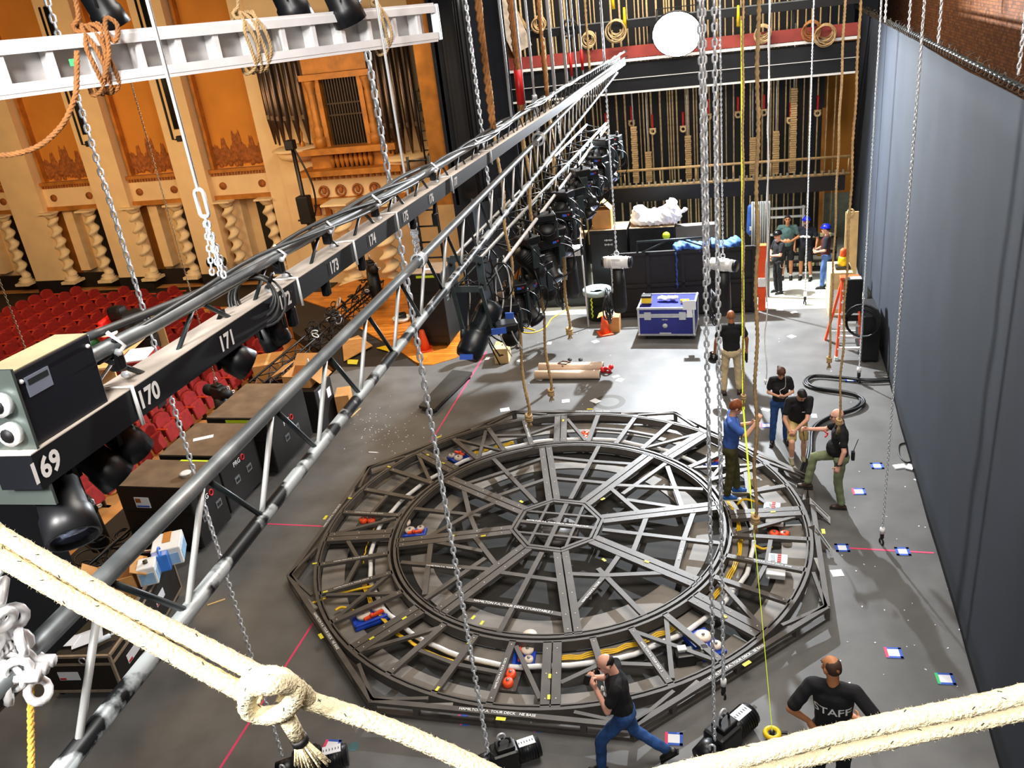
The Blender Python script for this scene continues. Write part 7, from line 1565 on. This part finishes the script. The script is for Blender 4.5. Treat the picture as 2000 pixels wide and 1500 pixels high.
# boom stand with box by the organ, wall conduits, small spotlight
p = atY(604, 440, 25.4); g = thing('boom_stand', 'tall black boom pole with a lamp box in front of the organ case', 'stand', p); b = MB(); H = hat(0, 282, p); b.cyl(p-V((0, 0, 1.6)), p+V((0, 0, H)), .07, n=10); b.build('pole', m_blk2, g); b = MB(); b.rbox(p+V((.05, -.1, .55)), (.42, .35, .9), .04); b.build('lamp_box', m_black, g); b = MB(); b.rbox(p+V((0, -.1, H)), (.3, .3, .3), .04); b.build('lamp_box', m_black, g); b = MB(); b.tube(spl([p+V((.06, -.1, H)), p+V((.5, -.15, H*.5)), p+V((.3, -.1, .3)), p+V((-.3, -.1, .2))]), .03, 6); b.build('lead', m_cable, g)
for n_, (x0, y0, x1, y1) in enumerate(((142, 190, 172, 276), (315, 148, 350, 266))):
    a, c = atY(x0, y0, YW-.02), atY(x1, y1, YW-.02); g = thing('wall_conduit', 'black conduit with an elbow lamp on the '+('second', 'third')[n_]+' pilaster of the side wall', 'pipe', (c.x, c.y, c.z), 0, 'black wall conduits'); b = MB(); b.cyl((c.x, c.y, c.z+.25), (c.x, c.y, c.z+4.5), .11, n=10); b.build('black_tube', m_black, g); b = MB(); b.tube([(c.x-.28, c.y, c.z+4.5), (c.x-.28, c.y, c.z-.1), (c.x-.1, c.y, c.z-.1)], .04, 8); b.rbox((c.x, c.y, c.z-.08), (.18, .2, .2), .03); b.build('elbow_pipe', m_black, g)
c = atY(421, 512, YW-.6); g = thing('small_spotlight', 'small black spotlight before the third pilaster near the chain sling', 'lamp', c); b = MB(); b.cyl(c-V((.28, 0, 0)), c+V((.35, 0, 0)), .17, n=16); b.build('barrel', m_black, g); b = MB(); b.cyl(c-V((0, 0, .17)), c-V((.0, 0, 1.4)), .03, n=6); b.build('stem', m_black, g)
# ================================================================== tape, papers and cables on the stage floor
for n_, (p, q, l) in enumerate((((430, 1500), (612, 1216), 'pink tape line on the floor from the bottom edge to the octagon frame'), ((838, 868), (950, 687), 'pink tape line on the floor from the far left of the octagon to the apron'), ((518, 1023), (632, 1028), 'short pink tape line on the floor at the left of the octagon'), ((1632, 1069), (1824, 1080), 'pink tape line on the floor from the octagon to the drape'))):
    a, c = at(*p, .001), at(*q, .001); b = MB(); b.bar(a+V((0, 0, .001)), c+V((0, 0, .001)), .035, .002); lab(b.build('pink_tape_line', m_pink), l, 'tape')
def nz(p, r=0): return Rz(r)
MK = [(1645, 1070, 1, 'right of the lower tilted flap, on the pink line'), (1763, 1077, 1, 'on the pink line near the drape'), (1746, 1275, 2, 'near the drape right of the octagon'), (1847, 1326, 3, 'nearest the drape above the cream rope'), (1317, 1443, 2, 'between the striding man and the STAFF man'), (648, 1457, 2, 'beside the knot above the bottom edge'), (1678, 960, 2, 'behind the standing foot of the bald man'), (1713, 910, 1, 'in front of the drape chain'), (1497, 831, 2, 'left of the woman in jeans'), (1530, 745, 1, 'beside the black cable snake'), (1660, 742, 1, 'inside the loop of the black cable snake')]
for (x, y, k, l) in MK:
    q = at(x, y, .002); g = thing('floor_marker', 'white paper marker taped down '+l, 'marker', (q.x, q.y, 0), 0, 'taped paper markers on the floor'); b = MB(); R = Rz(.05); b.box(q+V((0, 0, .001)), (.17, .15, .002), R); b.build('paper', m_paper, g)
    b = MB()
    for (dx, dy, sx, sy) in ((.08, 0, .035, .2), (0, -.08, .2, .035), (0, .08, .2, .03)) if k != 1 else ((.08, 0, .04, .2), (-.08, 0, .04, .2), (0, -.08, .2, .04), (0, .08, .2, .04)): b.box(q+R @ V((dx, dy, .0035)), (sx, sy, .002), R)
    b.build('blue_tape', m_bluet, g)
    if k > 1: b = MB(); b.box(q+R @ V((-.09, 0, .0045)), (.035, .18, .002), R); b.build('pink_tape' if k == 2 else 'green_tape', m_pink if k == 2 else m_green, g)
WP = [(1073, 670, 'near the orange cone'), (1163, 667, 'in front of the brown carton'), (1303, 734, 'in the open floor below the blue case'), (1203, 735, 'right of the red shackle'), (1211, 742, 'below the red shackle'), (986, 800, 'behind the far left corner of the octagon'), (1016, 705, 'right of the plywood box'), (1105, 783, 'left of the ring shadow'), (1163, 783, 'just left of the ring shadow'), (952, 700, 'beside the far pink line'), (1546, 657, 'behind the woman in jeans'), (1523, 604, 'at the edge of the pale concrete'), (1550, 610, 'near the edge of the pale concrete, right one'), (1055, 740, 'left of the cardboard tubes'), (1405, 733, 'left of the man in khaki'), (1495, 800, 'between the man in khaki and the woman'), (1635, 1119, 'below the lower tilted flap'), (603, 1362, 'just behind the knot'), (1590, 812, 'by the bend of the black cable snake')]
for n_, (x, y, l) in enumerate(WP):
    q = at(x, y, .002); b = MB(); b.box(q, (.1+.05*(n_ % 3), .16, .002), Rz(n_*.7)); lab(b.build('paper_scrap', m_paper), 'small white paper scrap on the floor '+l, 'paper', 'white paper scraps on the floor')
for n_, (x, y) in enumerate(((665, 1399), (660, 1413), (905, 1415), (1048, 1429))): pass
for n_, (x, y, c) in enumerate(((905, 1397, m_bluet), (908, 1415, m_bluet), (1052, 1428, m_bluet))): q = at(x, y, .002); b = MB(); b.box(q, (.12, .04, .002), Rz(.1)); b.box(q-V((.05, 0, -.001)), (.03, .04, .002), Rz(.1), 1); lab(b.build('blue_tape_strip', [c, m_pink]), 'short blue tape strip under the front edge of the octagon, %s of three' % ('leftmost upper', 'leftmost lower', 'rightmost')[n_], 'tape', 'blue tape strips')
q = at(691, 1458, .001); b = MB(); b.arc((q.x, q.y), .001, .07, 0, 360, .0005, .002, 22); lab(b.build('teal_spot', mat('teal_spot', (70, 110, 116), .6)), 'round teal spot marker on the floor by the bottom edge', 'marker')
q = at(1190, 785, .001); b = MB(); b.arc((q.x, q.y), .21, .34, 0, 360, .0005, .0012, 40); lab(b.build('painted_ring_shadow', mat('ring_shadow_brown', (60, 56, 46), .5)), 'painted ring shadow of a hanging cable coil on the floor behind the octagon', 'shadow')  # cast shadow of the hanging cable coil, painted as a flat brown ring
b = MB(); rn = random.Random(9)
for k in range(160):
    x, y = (rn.gauss(750, 45), rn.gauss(845, 35)) if k < 90 else (rn.uniform(1640, 1880), rn.uniform(880, 1350)) if k < 130 else (rn.uniform(1000, 1700), rn.uniform(640, 790))
    q = at(x, y, .003); b.box(q, (rn.uniform(.01, .03), rn.uniform(.008, .02), .004), Rz(rn.uniform(0, 3)))
lab(b.build('litter', m_paper), 'tiny white crumbs littering the stage floor', 'litter')['kind'] = 'stuff'
for n_, (p, q, m) in enumerate((((720, 883), (737, 884), m_paper), ((405, 1182), (440, 1170), m_ply), ((685, 815), (704, 797), m_ply), ((1785, 936), (1800, 943), m_paper))):
    b = MB(); b.bar(at(*p, .006), at(*q, .006), .03, .01); lab(b.build('wood_offcut', m), 'small pale offcut on the floor '+('left of the octagon', 'near the bottom pipe at lower left', 'below the lower pipe near the labelled crate', 'in front of the drape')[n_], 'offcut')
q = at(1757, 911, .012); b = MB(); b.box(q, (.2, .12, .02), Rz(.3)); b.box(q+V((.16, -.03, .01)), (.12, .16, .02), Rz(-.5)); lab(b.build('crumpled_paper', m_paper), 'crumpled white paper on the floor in front of the drape', 'paper')
# cables
SN = [(1736, 741), (1690, 742), (1640, 737), (1590, 734), (1573, 746), (1590, 757), (1640, 764), (1672, 771), (1684, 785), (1668, 799), (1625, 812), (1594, 828), (1582, 846), (1580, 880), (1574, 905), (1565, 930)]
for j in range(3):
    b = MB(); b.tube(spl([at(x, y, .03+.02*j)+V((.035*j-.03, .035*sin(i+j*2), 0)) for i, (x, y) in enumerate(SN)], 6), .026, 7); lab(b.build('feeder_cable', m_cable), ('lowest', 'middle', 'uppermost')[j]+' of three thick black feeder cables snaking from the drape to the turntable', 'cable', 'black feeder cables')
b = MB(); b.tube(spl([at(x, y, .015) for x, y in ((1120, 590), (1105, 606), (1078, 622), (1065, 640), (1040, 650), (1020, 648), (1022, 640), (1045, 645))], 6), .014, 6); lab(b.build('yellow_lead', m_cable_y), 'thin yellow lead curling on the floor near the plywood box', 'cable')
b = MB(); b.tube(spl([at(x, y, .015) for x, y in ((1768, 865), (1756, 870), (1757, 890), (1770, 903), (1782, 900))], 6), .012, 6); lab(b.build('cable_end', m_cable), 'black cable loop peeping from under the drape', 'cable')
